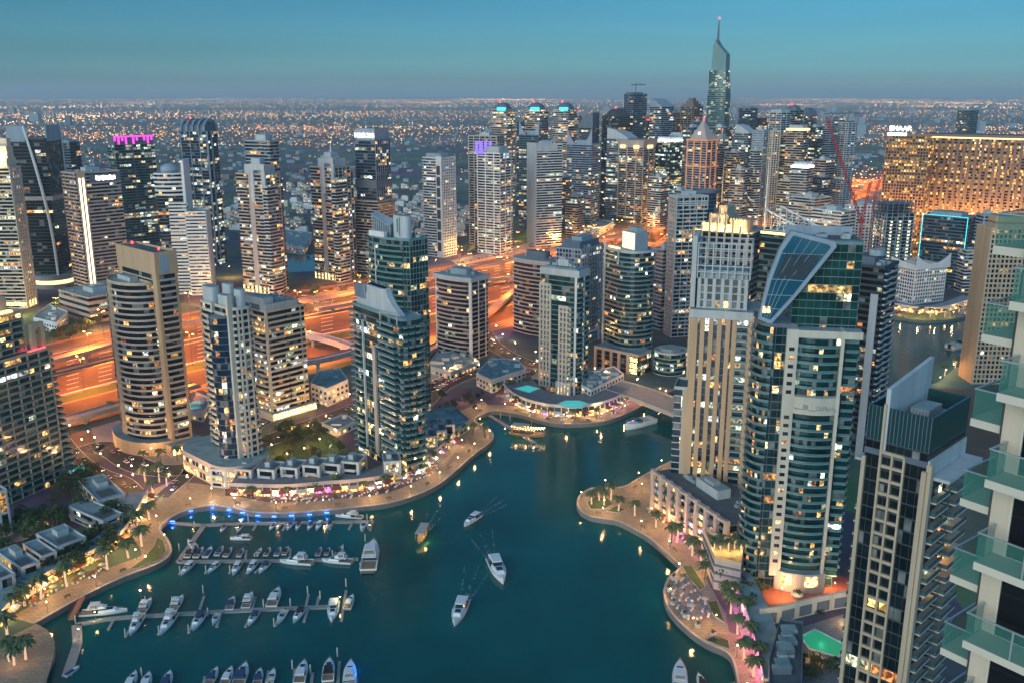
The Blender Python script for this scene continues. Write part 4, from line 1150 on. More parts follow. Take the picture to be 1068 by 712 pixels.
    for (xa, xb) in ((-W*.205, -W*.086), (W*.341, W*.375)):
        m = MB(); m.box(xa, xb, -D/2-4.4, -D/2+2.2, 6, ftop+3.4, 'cream'); t.part('frame_pier', m)
    m = MB(); m.box(-W*.205, W*.55, -D/2-4.45, -D/2+2.3, ftop+.4, ftop+3.3, 'cream', top='roof'); t.part('frame_beam', m)
    qs = []
    for k in range(int(ftop/3.5)-3):
        z = 12+k*3.5
        if sgz-1 < z < sgz+7: continue
        qs.append(([(-W*.175, -D/2-4.44, z), (-W*.12, -D/2-4.44, z), (-W*.12, -D/2-4.44, z+1.5), (-W*.175, -D/2-4.44, z+1.5)], (2, 1.2, .5) if t.r.random() < .15 else (0, 0, 0)))
    t.panes('slot_window', qs)
    m = MB(); ys = -D/2-6.35; zc = sgz+2.6; x0 = (fx0+fx1)/2-8
    for st_ in (((0, .5), (.5, .1), (1.2, .2), (2, .1), (2.6, .1)), ((1.5, 1.3), (1.7, 1.3)), ((2.7, .1), (2.9, 1.5)), ((3.1, 0), (3.5, 1.4), (3.7, .2)), ((3.9, .1), (4.1, 1.4)), ((4.2, 0), (5.6, -.15), (6.8, -.1)),
                ((6.9, 0), (7.0, 1.2), (7.7, 1.1), (7.8, .1), (7, 0)), ((8.1, .1), (8.5, 1.1), (9.1, 1), (9, .2), (8.4, 0)), ((9.5, 1.3), (9.9, .1)), ((10, 0), (10.6, .9), (11, .1)), ((11.2, .1), (11.7, 1), (12.1, .3), (12.6, -.2))):
        m.tube([(x0+p[0]*1.25, ys+.35*abs(p[0]/6.3-1)**2, zc+p[1]*1.5) for p in st_], .15, 'equip', 4)
    t.part('sign_lettering', m)
    # right side balconies
    t.body(rect(W*.14, D*.8, W*.46, -3), 6, fl-3, by(f=dict(bay=2.2, balc=[(.1, 1, 1.4)]), r=dict(bay=2.4, balc=[(.05, .95, 1.2)])), wall='teal_wall', bh=.5, lit=.15, glass='g_teal', rail='rail')
    # lit base
    m = MB(); m.prism(offset(bf, 2.2), 0, 8.6, 'mauve', top='roof'); t.part('podium', m)
    w_ = offset(bf, 2.28)
    t.panes('lobby_window', [([(w_[k][0], w_[k][1], 3), (w_[k+1][0], w_[k+1][1], 3), (w_[k+1][0], w_[k+1][1], 7.6), (w_[k][0], w_[k][1], 7.6)], (7, 4.6, 1)) for k in (1, 2, 6, 7, 8)])
    t.equip(W*.4, D*.4, h-.5, 4, W*.25, 4, room=False)
    t.finish()

def dark_strip_tower():
    t = Tower('residential_tower', 'dark grey tower with one broad white vertical strip right behind the slanted glass tower', 922, 281, 480, 42, 14, az=-50, hi=True)
    W, D, h = t.W, t.D, t.h
    t.body(rect(W, D), 0, h, by(f=dict(bay=3, lit=.04), r=dict(bay=3, balc=[(.06, .48, 1.6), (.55, .95, 1.6)])), wall='dark', bh=1.3, lit=.06, glass='g_dark', rail='pale_grey')
    m = MB(); m.box(W*.26, W*.44, -D/2-.9, -D/2-.25, 0, h-14, 'pale_grey'); t.part('fin', m)
    m = MB(); m.box(-W*.4, W*.2, -D*.3, D*.3, h+.37, h+5, 'slate', top='roof_dark'); m.prism(rrect(8, 8, 3, 4, W*.1, D*.1), h+5, h+8, 'equip'); t.part('plant_room', m)
    t.equip(W*.9, D*.8, h, 7, room=False)
    t.finish()

def sail_wedge_tower():
    t = Tower('residential_tower', 'tall near tower with white sail shaped roof wedge, tan piers and dark windows', 973, 436, None, 64, 35, az=-45, hi=True, Y=196)
    W, D, h = t.W, t.D, t.h
    gl = h-8.5
    cl_ = 'g_teal'
    t.body(rect(W, D), 0, gl, by(f=dict(bay=1.7, lit=.025, pier=(.10, .14, 1, 'dark')), r=dict(bay=2.2, lit=.05)), wall='dark', bh=.35, bp=.1, lit=.04, glass='g_dark', parapet=0, fh=3.3)
    # glass screen round the roof, open inside
    m = MB(); th_ = .35
    for (x0, x1, y0, y1) in ((-W/2-.1, W/2+.1, -D/2-.1, -D/2+th_), (-W/2-.1, W/2+.1, D/2-th_, D/2+.1), (-W/2-.1, -W/2+th_, -D/2+th_+.002, D/2-th_-.002), (W/2-th_, W/2+.1, -D/2+th_+.002, D/2-th_-.002)):
        m.box(x0, x1, y0, y1, gl+.4, h, 'screen_glass')
    for k in range(17):
        x = -W/2+W*k/16; m.box(x-.08, x+.08, -D/2-.18, -D/2-.11, gl+.4, h+.05, 'slate')
    t.part('roof_screen', m)
    rz = h-4.6; m = MB(); m.box(-W/2+.5, W/2-.5, -D/2+.5, D/2-.5, gl+.36, rz, 'roof', top='roof'); t.part('roof', m)
    m = MB(); m.box(-W*.08, W*.22, -D*.12, D*.24, rz+.5, rz+3.3, 'equip', top='roof')
    for k in range(6): m.box(-W*.08+k*W*.052, -W*.08+k*W*.052+.12, -D*.125, -D*.121, rz+.6, rz+3.2, 'slate')
    t.part('cooling_plant', m)
    for k in range(5):
        m = MB(); m.tube([(-W*.1+k*W*.1, -D*.38, rz+.4), (-W*.08+k*W*.1, D*.4, rz+.6)], .22, 'equip'); t.part('roof_pipe', m)
    for k in range(6):
        m = MB(); x, y = t.r.uniform(-.4, .4)*W, t.r.uniform(-.4, .4)*D; m.box(x-.6, x+.6, y-.5, y+.5, rz+.02, rz+1.4, 'equip'); t.part('cooling_unit', m)
    # sail wedge: triangular white wall across the roof
    x = -W*.20; m = MB()
    prof = [(-D/2-.4, gl-2), (-D/2-.4, h+4.6), (D*.54, h+7.6), (D*.54, h-2), (D*.1, gl-2)]
    n = 5; i = 0; k = m._m('pale_grey')
    m.v += [(x-.5, p[0], p[1]) for p in prof]+[(x+.5, p[0], p[1]) for p in prof]
    for a in range(n):
        b = (a+1) % n; m.f.append((a, n+a, n+b, b)); m.m.append(k); m.c.append((0, 0, 0))
    m.f.append(tuple(range(n))); m.m.append(k); m.c.append((0, 0, 0)); m.f.append(tuple(n+a for a in reversed(range(n)))); m.m.append(k); m.c.append((0, 0, 0))
    t.part('sail_wedge', m)
    # tan vertical frames
    for (u, w, zt) in ((-.49, .9, gl-4), (-.22, .55, h+1), (-.03, .45, gl-2), (.16, .45, gl-2), (.485, 1.1, gl-4)):
        m = MB(); m.box(W*u-w/2, W*u+w/2, -D/2-.9, -D/2-.15, 0, zt, 'sandstone'); t.part('pier', m)
    # beams between the middle piers, each floor
    nf = int((gl-2)/3.3)
    for k in range(max(0, nf-36), nf+1):
        m = MB(); z = k*(gl-2)/nf
        m.box(W*-.22+.2, W*.16-.2, -D/2-.78, -D/2-.15, z-.35, z+.35, 'sandstone'); t.part('beam', m)
    # lit rooms between the piers
    for (u0, u1, k) in ((-.22, -.03, nf-12), (-.03, .16, nf-12), (-.22, -.03, nf-22), (-.22, -.03, nf-33), (-.22, -.03, nf-34)):
        z = k*(gl-2)/nf; q = MB()
        q.face([(W*u0+.5, -D/2-.14, z+.7), (W*u1-.5, -D/2-.14, z+.7), (W*u1-.5, -D/2-.14, z+2.6), (W*u0+.5, -D/2-.14, z+2.6)], 'g_shop', (2.6, 1.9, .5)); t.part('lit_window', q)
    m = MB(); m.box(-W/2-.14, W/2+.14, -D/2-.16, D/2+.1, gl-3.2, gl-1.8, 'slate'); t.part('floor_band', m)
    # right face: deep stacked balconies
    for k in range(max(1, nf-34), nf-2):
        z = k*(gl-2)/nf
        for (y0, y1, dep) in ((-D*.40, -D*.02, 2.2), (D*.06, D*.46, 3.0)):
            b = MB(); b.box(W/2+.1, W/2+dep, y0, y1, z-.2, z+.2, 'cream'); b.box(W/2+dep-.12, W/2+dep-.02, y0+.02, y1-.02, z+.2, z+1.2, 'rail_dark'); b.box(W/2+.12, W/2+dep-.12, y0+.02, y0+.12, z+.2, z+1.2, 'rail_dark')
            t.balc.append((b, 1e-3+k*1e-5))
    m = MB(); m.box(W/2+.1, W/2+4.6, -D*.42, D*.5, gl-6.4, gl-5.6, 'pale_grey'); m.box(W/2+.1, W/2+.5, -D/2, D/2, gl-5.5, gl-1.5, 'pale_grey'); t.part('canopy', m)
    m = MB(); m.box(W/2+.02, W/2+1.2, -D/2-.3, -D/2+1.3, 0, gl-2.4, 'sandstone'); t.part('corner_pier', m)
    m = MB(); m.box(-W/2-2.6, -W/2-.2, -D*.45, D*.2, gl-6, gl-5.5, 'pale_grey'); t.part('canopy', m)
    for k in range(max(1, nf-30), nf-4):
        z = k*(gl-2)/nf; b = MB(); b.box(-W/2-1.9, -W/2-.1, -D*.42, D*.2, z-.15, z+.2, 'cream'); b.box(-W/2-1.9, -W/2-1.82, -D*.42, D*.2, z+.2, z+1.1, 'rail_dark'); t.balc.append((b, 1e-4))
    t.finish()

def curved_white_top():
    t = Tower('residential_tower', 'white gridded block with an upswept curved roof screen at the far dock', 955, 281, 318, 30, 30, th=42, hi=True)
    W, D, h = t.W, t.D, t.h
    t.body(rect(W, D), 0, h, by(f=dict(bay=3, pier=(.8, .4, 1, 'white')), r=dict(bay=3.2, pier=(.9, .5, 1, 'white'), balc=[(.55, .98, 1.3)])), wall='white', bh=1.3, bp=.2, lit=.07, glass='g_dark', rail='white')
    for fx, L, horiz in ((W/2+.3, D, False), (-D/2-.3, W, True)):
        rings = []
        for k in range(13):
            f = k/12; zz = h+4+9*(2*f-1)**2 if not horiz else h+4+6*(1-f)**1.5
            zz += 0
            if not horiz: q = -D/2+D*f*1.08; rings.append([(fx, q, h-1), (fx+.6, q, h-1), (fx+.6, q, zz), (fx, q, zz)])
            else: q = -W/2-2+(W+2)*f; rings.append([(q, fx-.6, h-1), (q, fx, h-1), (q, fx, zz), (q, fx-.6, zz)])
        m = MB(); m.loft(rings, 'white'); t.part('roof_screen', m)
    t.equip(W, D, h, 4)
    t.finish()

def neon_tower():
    t = Tower('office_tower', 'dark blue tower outlined in cyan neon with a lit base across the far basin', 1010, 229, 303, 44, 10, th=20, hi=True)
    W, D, h = t.W, t.D, t.h
    t.body(rect(W, D), 0, h, by(f=dict(bay=3, balc=[(.08, .92, .9)], slab='bluegrey'), r=dict(bay=2.5, lit=.03)), wall='slate', bh=.6, bp=.12, lit=.02, glass='g_blue', rail='rail_dark', parapet=1)
    for a, b in (((-W/2, h+1.6), (W/2, h+1.6)), ((W/2, h+1.6), (W/2, 8)), ((-W/2, h+1.6), (-W/2, h*.35))):
        m = MB(); m.tube([(a[0], -D/2-1.2, a[1]), (b[0], -D/2-1.2, b[1])], .3, 'glow_cyan', 6); t.part('neon_tube', m)
    for k in range(14):
        m = MB(); z = 6+k*(h-8)/14; m.tube([(W/2+.5, D*.3, z), (W/2+.5, D/2, z)], .3, 'glow_cyan', 5); t.part('neon_tube', m)
    q = MB()
    for k in range(10): q.face([(-W*.2+k*W*.05, -D/2-1.3, 18), (-W*.2+k*W*.05+W*.04, -D/2-1.3, 18), (-W*.2+k*W*.05+W*.04, -D/2-1.3, 20.5), (-W*.2+k*W*.05, -D/2-1.3, 20.5)], 'g_shop', (4, 2.4, .7))
    t.part('sky_lobby', q)
    m = MB(); m.box(-W*.4, W*.3, -D*.3, D*.3, h+.37, h+5, 'bluegrey', top='roof'); t.part('plant_room', m)
    t.finish()

def scaffold_tower():
    t = Tower('tower_under_construction', 'unfinished concrete tower with bare slabs and columns of white work lights under the cranes', 926, 214, 312, 14, 27, th=60, hi=False, cat='tower')
    W, D, h = t.W, t.D, t.h
    t.body(rect(W, D), 0, h-9, by(f=dict(bay=3, pier=(.6, .5, 2)), r=dict(bay=3, pier=(.6, .5, 2))), wall='bluegrey', bh=.6, lit=.03, glass='g_dark', parapet=0)
    for z in (0, 3.2, 6.4, 9):
        m = MB(); m.box(-W/2-.8, W/2+.8, -D/2-.8, D/2+.8, h-8.6+z, h-8.2+z, 'slate'); t.part('floor_slab', m)
    m = MB()
    for i in range(5):
        for j in range(6): m.box(-W/2+i*W/4-.4, -W/2+i*W/4+.4, -D/2+j*D/5-.4, -D/2+j*D/5+.4, h-8.2, h+2.4, 'slate')
    t.part('column', m)
    for (face, u) in (('r', -.36), ('r', -.05), ('r', .30), ('f', 0.3), ('f', -.3)):
        q = MB()
        for k in range(int((h-14)/3.4)):
            z = 2+k*3.4
            if face == 'r': q.face([(W/2+.62, D*u, z), (W/2+.62, D*u+2.6, z), (W/2+.62, D*u+2.6, z+1.7), (W/2+.62, D*u, z+1.7)], 'g_shop', (1.6, 1.7, 1.1))
            else: q.face([(W*u, -D/2-.62, z), (W*u+1.6, -D/2-.62, z), (W*u+1.6, -D/2-.62, z+1.7), (W*u, -D/2-.62, z+1.7)], 'g_shop', (1.4, 1.5, 1.1))
        t.part('work_light', q)
    t.finish()

def emaar_hotel():
    # big amber hotel: lower left wing and long main slab
    t = Tower('hotel', 'huge amber floodlit hotel slab with hundreds of lit windows and glowing roof line', 1110, 143, 285, 138, 30, th=7, cat='hotel', D=45)
    W, D, h = t.W, t.D, t.h
    t.body(rect(W, D), 0, h-5, by(f=dict(bay=3.4, lit=.52, pier=(3.0, .9, 2, 'brown')), r=dict(bay=8)), wall='rust', bh=1.1, bp=.25, lit=.45, pal=GOLD, gain=2.2, glass='g_dark', parapet=0)
    m = MB(); m.box(-W/2-.6, W/2+.6, -D/2-1.4, D/2+.6, h-3, h, 'brown', top='roof_dark'); t.part('cornice', m)
    m = MB(); m.box(-W/2, W/2, -D/2-1.2, -D/2-.4, h-4.6, h-3.05, 'glow_crown'); t.part('roof_edge_light', m)
    for k in range(8):
        g = MB(); g.cyl(-W*.45+k*W*.12, -D/2-1.8, 22, 30, .2, 'glow_warm', 8, 1.2); t.part('uplight', g)
        point_light('uplight', (-W*.45+k*W*.12, -D/2-22, 60), (1, .42, .10), 34000, t.root, .6)
    m = MB(); m.box(-W/2+2, W/2, -D/2-14, -D/2-.5, 0, 22, 'rust', top='roof'); t.part('podium', m)
    q = MB()
    for k in range(int(W/4)-2):
        for z in (4, 9, 14, 18):
            if rnd.random() < .55:
                x = -W/2+4+k*4; q.face([(x, -D/2-14.05, z), (x+2, -D/2-14.05, z), (x+2, -D/2-14.05, z+2.4), (x, -D/2-14.05, z+2.4)], 'g_shop', (2.8, 1.3, .3))
    tag(t.part('podium_window', q), kind='stuff')
    t.finish()
    b = Tower('hotel', 'amber gridded hotel wing with white roof letters at the left end of the amber slab', 971, 141, 283, 43, 6, th=7, cat='hotel', D=36)
    W, D, h = b.W, b.D, b.h
    b.body(rect(W, D), 0, h-2, by(f=dict(bay=3.2, lit=.62, pier=(.9, .5, 1, 'rust')), r=dict(bay=8)), wall='rust', bh=1.1, bp=.25, lit=.5, pal=GOLD, gain=2.4, glass='g_dark', parapet=1)
    g = MB(); g.box(-W*.48, -W*.05, -D/2-.9, -D/2-.4, h-1.4, h+1.4, 'glow_white'); b.part('roof_edge_light', g)
    for k in range(2): point_light('uplight', (-W*.25+k*W*.5, -D/2-20, 70), (1, .42, .10), 34000, b.root, .6)
    b.text('EMAAR', -W*.2, -D/2-1, h+4, 7.5, 'glow_white', 'f', 'roof_letters', .3)
    fr = MB()
    for k in range(6): fr.tube([(-W*.42+k*W*.09, -D/2-.6, h+.2), (-W*.42+k*W*.09, -D/2-.6, h+8)], .15, 'steel', 4)
    b.part('letter_frame', fr)
    b.finish()

def right_edge_block():
    t = Tower('residential_tower', 'brown tower with rounded sand coloured crown seen behind the nearest balconies at right', 1034, 240, 400, 14, 60, th=64, hi=True)
    W, D, h = t.W, t.D, t.h
    t.body(rect(W, D), 0, h, by(f=dict(solid=[(0, 1)], swall='tan'), r=dict(bay=3, pier=(.9, .7, 1, 'sandstone'), lit=.05)), wall='sandstone', bh=1.2, lit=.06, glass='g_dark')
    m = MB(); m.prism(rrect(W*.9, D*.8, 5, 5), h+.4, h+9, 'tan', top='roof'); m.prism(rrect(W*.9+.4, D*.8+.4, 5, 5), h+4, h+5, 'brown'); t.part('crown', m)
    t.finish()
    g = Tower('residential_tower', 'slim blue grey stepped slab between the neon tower and the brown tower', 1026, 226, 305, 7, 14, th=60)
    W, D, h = g.W, g.D, g.h
    g.body(rect(W, D), 0, h, by(f=dict(bay=3), r=dict(bay=3, pier=(1.4, .4, 2))), wall='bluegrey', bh=1.6, lit=.04, glass='g_dark')
    g.body(rect(W*1.2, D*1.6, 0, -D*.6), 0, h*.55, by(f=dict(bay=3), r=dict(bay=3)), wall='pale_grey', bh=1.4, lit=.1, glass='g_dark')
    g.equip(W, D, h, 2)
    g.finish()

m_, t_, b_ = newmat('sail_glass')
b_.inputs['Base Color'].default_value = (.012, .12, .20, 1); b_.inputs['Roughness'].default_value = .15; b_.inputs['Metallic'].default_value = .3
m_, t_, b_ = newmat('screen_glass')
b_.inputs['Base Color'].default_value = (.02, .07, .075, 1); b_.inputs['Roughness'].default_value = .15; b_.inputs['Metallic'].default_value = .2

for fn in (tan_round_tower, left_edge_tower, bow_tower, cream_slab, teal_tower_back, teal_tower_front, curved_grey_block, mauve_block,
           cream_corner_tower, white_grid_tower, ribbon_round_tower, grey_slab_behind, gilded_tower, frame_top_tower, truss_top_block,
           slanted_glass_tower, dark_strip_tower, sail_wedge_tower, curved_white_top, neon_tower, scaffold_tower, emaar_hotel, right_edge_block):
    fn()
# ---------------------------------------------------------------- towers across the highway
def farbody(t, poly, z0, z1, glass='g_dark', wall='grey', **k):
    k.setdefault('bay', 4); k.setdefault('bh', 1.1); k.setdefault('bp', .3); k.setdefault('lit', .16)
    return t.body(poly, z0, z1, k.pop('st', None), glass=glass, wall=wall, **k)

def crown_cream():
    t = Tower('residential_tower', 'cream tower with a floodlit stepped crown at the left picture edge', 9, 176, 322, 55, 11, th=28)
    W, D, h = t.W, t.D, t.h
    farbody(t, rect(W, D), 0, h, st=by(f=dict(bay=3.4), r=dict(bay=4, pier=(2.2, .6, 1))), wall='cream', lit=.13, bh=1.2, parapet=1)
    for k, (w, z0, z1) in enumerate(((.8, .4, 9), (.55, 9, 20), (.34, 20, 27))):
        m = MB(); m.box(W*.48-W*w, W*.46, -D*w*.5, D*w*.5, h+z0, h+z1, 'cream'); t.part('crown_tier', m)
    for (x, z) in ((W*.2, 2), (W*.38, 11), (-W*.2, 2)):
        point_light('crown_floodlight', (x, -D*.55-2, h+z), (1, .75, .35), 9000, t.root, .5)
    m = MB()
    for k in range(3): m.box(W/2+.7, W/2+1.0, -D*.3+k*D*.25, -D*.2+k*D*.25, 1, 7, 'glow_crown')
    m.box(-W/2, W/2, -D/2-1, -D/2-.5, 3, 6, 'glow_crown'); t.part('base_light', m)
    t.finish()

def bladed_tower():
    t = Tower('office_tower', 'black tower with a long bowed white blade down its front and white roof panels', 46, 146, 300, 34, 17, th=22)
    W, D, h = t.W, t.D, t.h
    farbody(t, rect(W, D), 0, h, wall='dark', bh=.8, lit=.03, bay=5)
    m = MB(); m.box(-W/2-.5, -W*.02, -D/2-.4, -D/2+1.2, h-2, h+14, 'bluegrey'); t.part('roof_panel', m)
    m = MB(); m.box(W/2-.6, W/2+1, -D*.4, D/2, h-2, h+14, 'bluegrey'); t.part('roof_panel', m)
    pts = []
    for k in range(17):
        f = k/16; z = h+14-(h+4)*f
        x = -W*.02+W*.46*sin(min(1, f*1.15)*pi/2)
        pts.append((x, -D/2-1.6, z))
    m = MB(); m.tube(pts, [1.1+.5*sin(pi*k/16) for k in range(17)], 'white', 6); t.part('bowed_blade', m)
    m = MB(); m.tube([(W/2+1, D*.45, h+14), (W/2+1, D*.45, h*.62)], 1.0, 'white', 5); t.part('blade', m)
    m = MB(); m.box(-W/2-2, W/2+2, -D/2-2, D/2+2, h*.60, h*.60+4, 'mauve'); t.part('mid_band', m)
    m = MB(); m.cyl(W*.2, -D*.3, 0, 14, W*.55, 'grey', 20, top='roof'); m.cyl(W*.2, -D*.3, 5, 9, W*.555, 'glow_crown', 20); t.part('podium', m)
    t.finish()

def strip_light_tower():
    t = Tower('hotel_tower', 'striped brown hotel tower with two glowing white light strips down its front', 78, 182, 318, 13, 44, th=66, hi=False)
    W, D, h = t.W, t.D, t.h
    farbody(t, rect(W, D), 0, h, st=by(f=dict(wall='rust', bay=4, pier=(1, .6, 2, 'rust')), r=dict(bay=3.6)), wall='mauve', bh=1.5, bp=.45, lit=.10)
    for y in (-D*.44, -D*.36):
        m = MB(); m.box(W/2+.5, W/2+1.4, y, y+1.3, 4, h-4, 'glow_strip'); t.part('light_strip', m)
    m = MB(); m.box(W/2+.2, W/2+1.0, -D*.47, -D*.29, 0, h+3, 'sandstone'); t.part('pylon', m)
    m = MB(); m.box(W/2+.5, W/2+.9, -D*.2, D*.5, h-9, h-1, 'slate'); t.part('sign_board', m)
    m = MB()
    for k in range(9): y = -D*.06+k*D*.05; m.box(W/2+.9, W/2+1.2, y, y+D*.035, h-6.6-(.6 if k % 2 else 0), h-3.2+(.5 if k % 3 == 0 else 0), 'glow_white')
    t.part('sign_lettering', m)
    t.equip(W, D*.8, h, 4)
    t.finish()
    b = Tower('mall_podium', 'low stone mall block with slit windows at the foot of the striped hotel', 92, 312, 338, 28, 50, az=-50, cat='building')
    W, D, h = b.W, b.D, b.h
    farbody(b, rect(W, D), 0, h, wall='mauve', bh=3, fh=5.5, lit=.12, bay=9, parapet=1.2)
    b.equip(W, D, h, 5)
    b.finish()

def magenta_tower():
    t = Tower('office_tower', 'dark green glass tower with a magenta lit crown behind the striped hotel', 119, 152, 268, 7, 40, th=68)
    W, D, h = t.W, t.D, t.h
    farbody(t, rect(W, D), 0, h, st=by(f=dict(wall='rust'), r=dict(bay=4.5, pier=(.5, .5, 5))), glass='g_green', wall='slate', bh=.9, lit=.22, litfloor=.08, pal=COOL, gain=1.5)
    m = MB(); m.box(-W/2+1, W/2-1, -D/2+1, D/2-1, h+.4, h+11, 'slate', top='roof_dark'); t.part('crown', m)
    for k in range(11):
        if k in (4, 7): continue
        m = MB(); y = -D/2+k*D/11; m.box(W/2+.2, W/2+.7, y, y+D*.05, h+(1 if k % 2 else 5), h+11, 'glow_magenta'); t.part('crown_light', m)
    m = MB(); m.box(W/2+.15, W/2+.6, -D/2, D/2, h+9.4, h+11.4, 'glow_magenta'); t.part('crown_light', m)
    t.finish()

def sphere_tower():
    t = Tower('residential_tower', 'white banded tower with a white dome set in its roof', 190, 182, 306, 28, 6, th=14)
    W, D, h = t.W, t.D, t.h
    up = h-27
    poly = arcfront(W, D, 4, 8)
    farbody(t, poly, up+6, h, wall='white', bh=2, fh=4.6, lit=.1, st=lambda i, n, L: None)
    farbody(t, rect(W*.94, D*.9), 0, up+6, st=by(f=dict(bay=4), r=dict(bay=4)), wall='slate', bh=.8, lit=.2)
    farbody(t, rect(W*.62, 7, W*.28, -D/2-2), 0, up-2, wall='white', bh=1.9, lit=.22)
    m = MB(); R = W*.32; rings = []
    for k in range(9):
        a = -pi/2*.3+k/8*(pi/2*1.3-.05); rings.append([(R*cos(a)*cos(q*pi/10)-W*.02, R*cos(a)*sin(q*pi/10)-D*.1, h+2+R*.7*sin(a)+R*.25) for q in range(20)])
    m.loft(rings, 'bluegrey'); t.part('dome', m)
    m = MB(); m.box(W/2-.5, W/2+2.2, -D/2-2, D/2, up-30, h+14, 'white'); t.part('side_wall', m)
    t.mast(-W*.35, 0, h, 9)
    t.finish()
    b = Tower('residential_tower', 'lower white banded block stepping down beside the domed tower', 214, 222, 308, 20, 5, th=12)
    farbody(b, rect(b.W, b.D), 0, b.h, st=by(f=dict(bay=4), r=dict(solid=[(0, 1)])), wall='white', bh=1.9, lit=.25)
    b.finish()

def arch_tower():
    t = Tower('office_tower', 'blue black tower with vaulted roof of white ribs and white corner bands', 214, 138, 278, 25, 12, th=32)
    W, D, h = t.W, t.D, t.h
    farbody(t, rect(W, D), 0, h, st=by(f=dict(bay=4, pier=(.7, .8, 3, 'bluegrey')), r=dict(bay=4)), glass='g_blue', wall='slate', bh=.8, lit=.22, litfloor=.08, pal=COOL, gain=1.4)
    for k in range(5):
        x = -W/2+2+k*(W-3)/4; pts = [(x, (D/2+1)*cos(a), h+1+13*sin(a)**.8) for a in [max(.0001, pi*q/10) if q < 10 else pi-.0001 for q in range(11)]]
        m = MB(); m.tube(pts, 1.3, 'bluegrey', 5); t.part('roof_rib', m)
    rings = []
    for x in (-W/2+1.5, W/2-1): rings.append([(x, (D/2)*cos(pi*q/10), h+12*max(0, sin(pi*q/10))**.8) for q in range(11)])
    m = MB(); m.loft(rings, 'slate'); t.part('vault', m)
    for y in (-D*.48, -D*.12):
        m = MB(); m.tube([(W/2+1.6, y, h+1), (W/2+1.6, y, 8)], 1.1, 'bluegrey', 5); t.part('corner_band', m)
    m = MB(); m.cyl(-W*.3, 0, h+13, h+17, .6, 'glow_red', 8); t.part('beacon', m)
    t.finish()

def twin(label, xe, yt, yb, pl, pr, upper, mastpx, lightmast):
    t = Tower('residential_tower', label, xe, yt, yb, pl, pr, th=42)
    W, D, h = t.W, t.D, t.h
    farbody(t, rect(W, D), 0, h-6, st=by(f=dict(bay=3.4, solid=[(.42, .58)], swall='mauve', balc=[(.05, .38, 1.4), (.62, .92, 1.4)], lit=.2), r=dict(bay=3.4, pier=(.9, .5, 2, 'pale_grey'), balc=[(.5, .9, 1.4)], lit=.2)), wall='mauve', bh=.9, rail='mauve', lit=.2, glass='g_dark')
    farbody(t, rect(6, D*.7, W*.5+1.5, -D*.3), 0, h*.86, wall='pale_grey', bh=1.2, lit=.15)
    farbody(t, rect(W*.7, 7, W*.1, D*.5+2), 0, h*.9, wall='brown', bh=1.2, lit=.15)
    # white portal frame at the top
    m = MB()
    for (x0, x1) in ((W*.02, W*.14), (W*.40, W*.52)): m.box(x0, x1, -D/2-1.6, -D/2-.35, h*.74, h+5, 'pale_grey')
    m.box(W*.02, W*.52, -D/2-1.65, -D/2-.3, h-1, h+5.2, 'pale_grey'); t.part('portal_frame', m)
    m = MB(); m.box(-W*.3, W*.42, -D*.3, D*.35, h-5.6, h+4, 'pale_grey', top='roof'); m.box(-W*.1, W*.2, -D*.2, D*.2, h+4, h+10, 'pale_grey', top='roof'); t.part('crown', m)
    if upper:
        farbody(t, rect(W*.85, D*.6, -W*.02, D*.45), h-4, h+upper, wall='bluegrey', lit=.15)
        m = MB(); m.box(-W*.1, W*.25, D*.2, D*.5, h+upper, h+upper+7, 'pale_grey', top='roof'); t.part('lift_tower', m)
        t.mast(-W*.12, D*.5, h+upper, 14, .8, 'slate', 'glow_red')
    else:
        t.mast(W*.06, 0, h+10, 10, 1.0, 'white', 'glow_crown' if lightmast else 'glow_red')
    m = MB()
    for k in range(7): m.box(-W/2+k*W/7, -W/2+k*W/7+2, -D/2-.8, -D/2-.4, 1, 8, 'glow_crown')
    t.part('base_light', m)
    t.finish()

def sign_tower():
    t = Tower('office_tower', 'dark blue glass tower with a grey crown carrying white sign letters', 391, 148, 288, 21, 16, th=36)
    W, D, h = t.W, t.D, t.h
    farbody(t, rect(W, D), 0, h, st=by(f=dict(bay=5, lit=.05), r=dict(bay=4, pier=(.5, .5, 1, 'bluegrey'), lit=.22)), glass='g_blue', wall='slate', bh=.7, lit=.06)
    m = MB(); m.box(-W/2+1, W/2-1, -D/2+1, D/2-1, h+.4, h+14, 'bluegrey', top='roof_dark'); t.part('crown', m)
    t.text('MAG 218', -W*.04, -D/2+.7, h+4.2, 6.6, 'glow_white', 'f', 'sign_lettering', .3)
    m = MB(); m.tube([(0, 0, h+14), (0, 0, h+20)], .4, 'slate', 4); m.tube([(-6, 0, h+18.5), (12, 0, h+18.5)], .4, 'slate', 4); t.part('roof_crane', m)
    farbody(t, rect(W*1.15, D*1.15, W*.05, -D*.05), 0, h*.56, glass='g_dark', wall='mauve', bh=1.0, lit=.05)
    m = MB(); m.box(-W/2-1, W/2+1, -D/2-1, D/2+1, h*.66, h*.72, 'slate'); t.part('mid_band', m)
    t.finish()

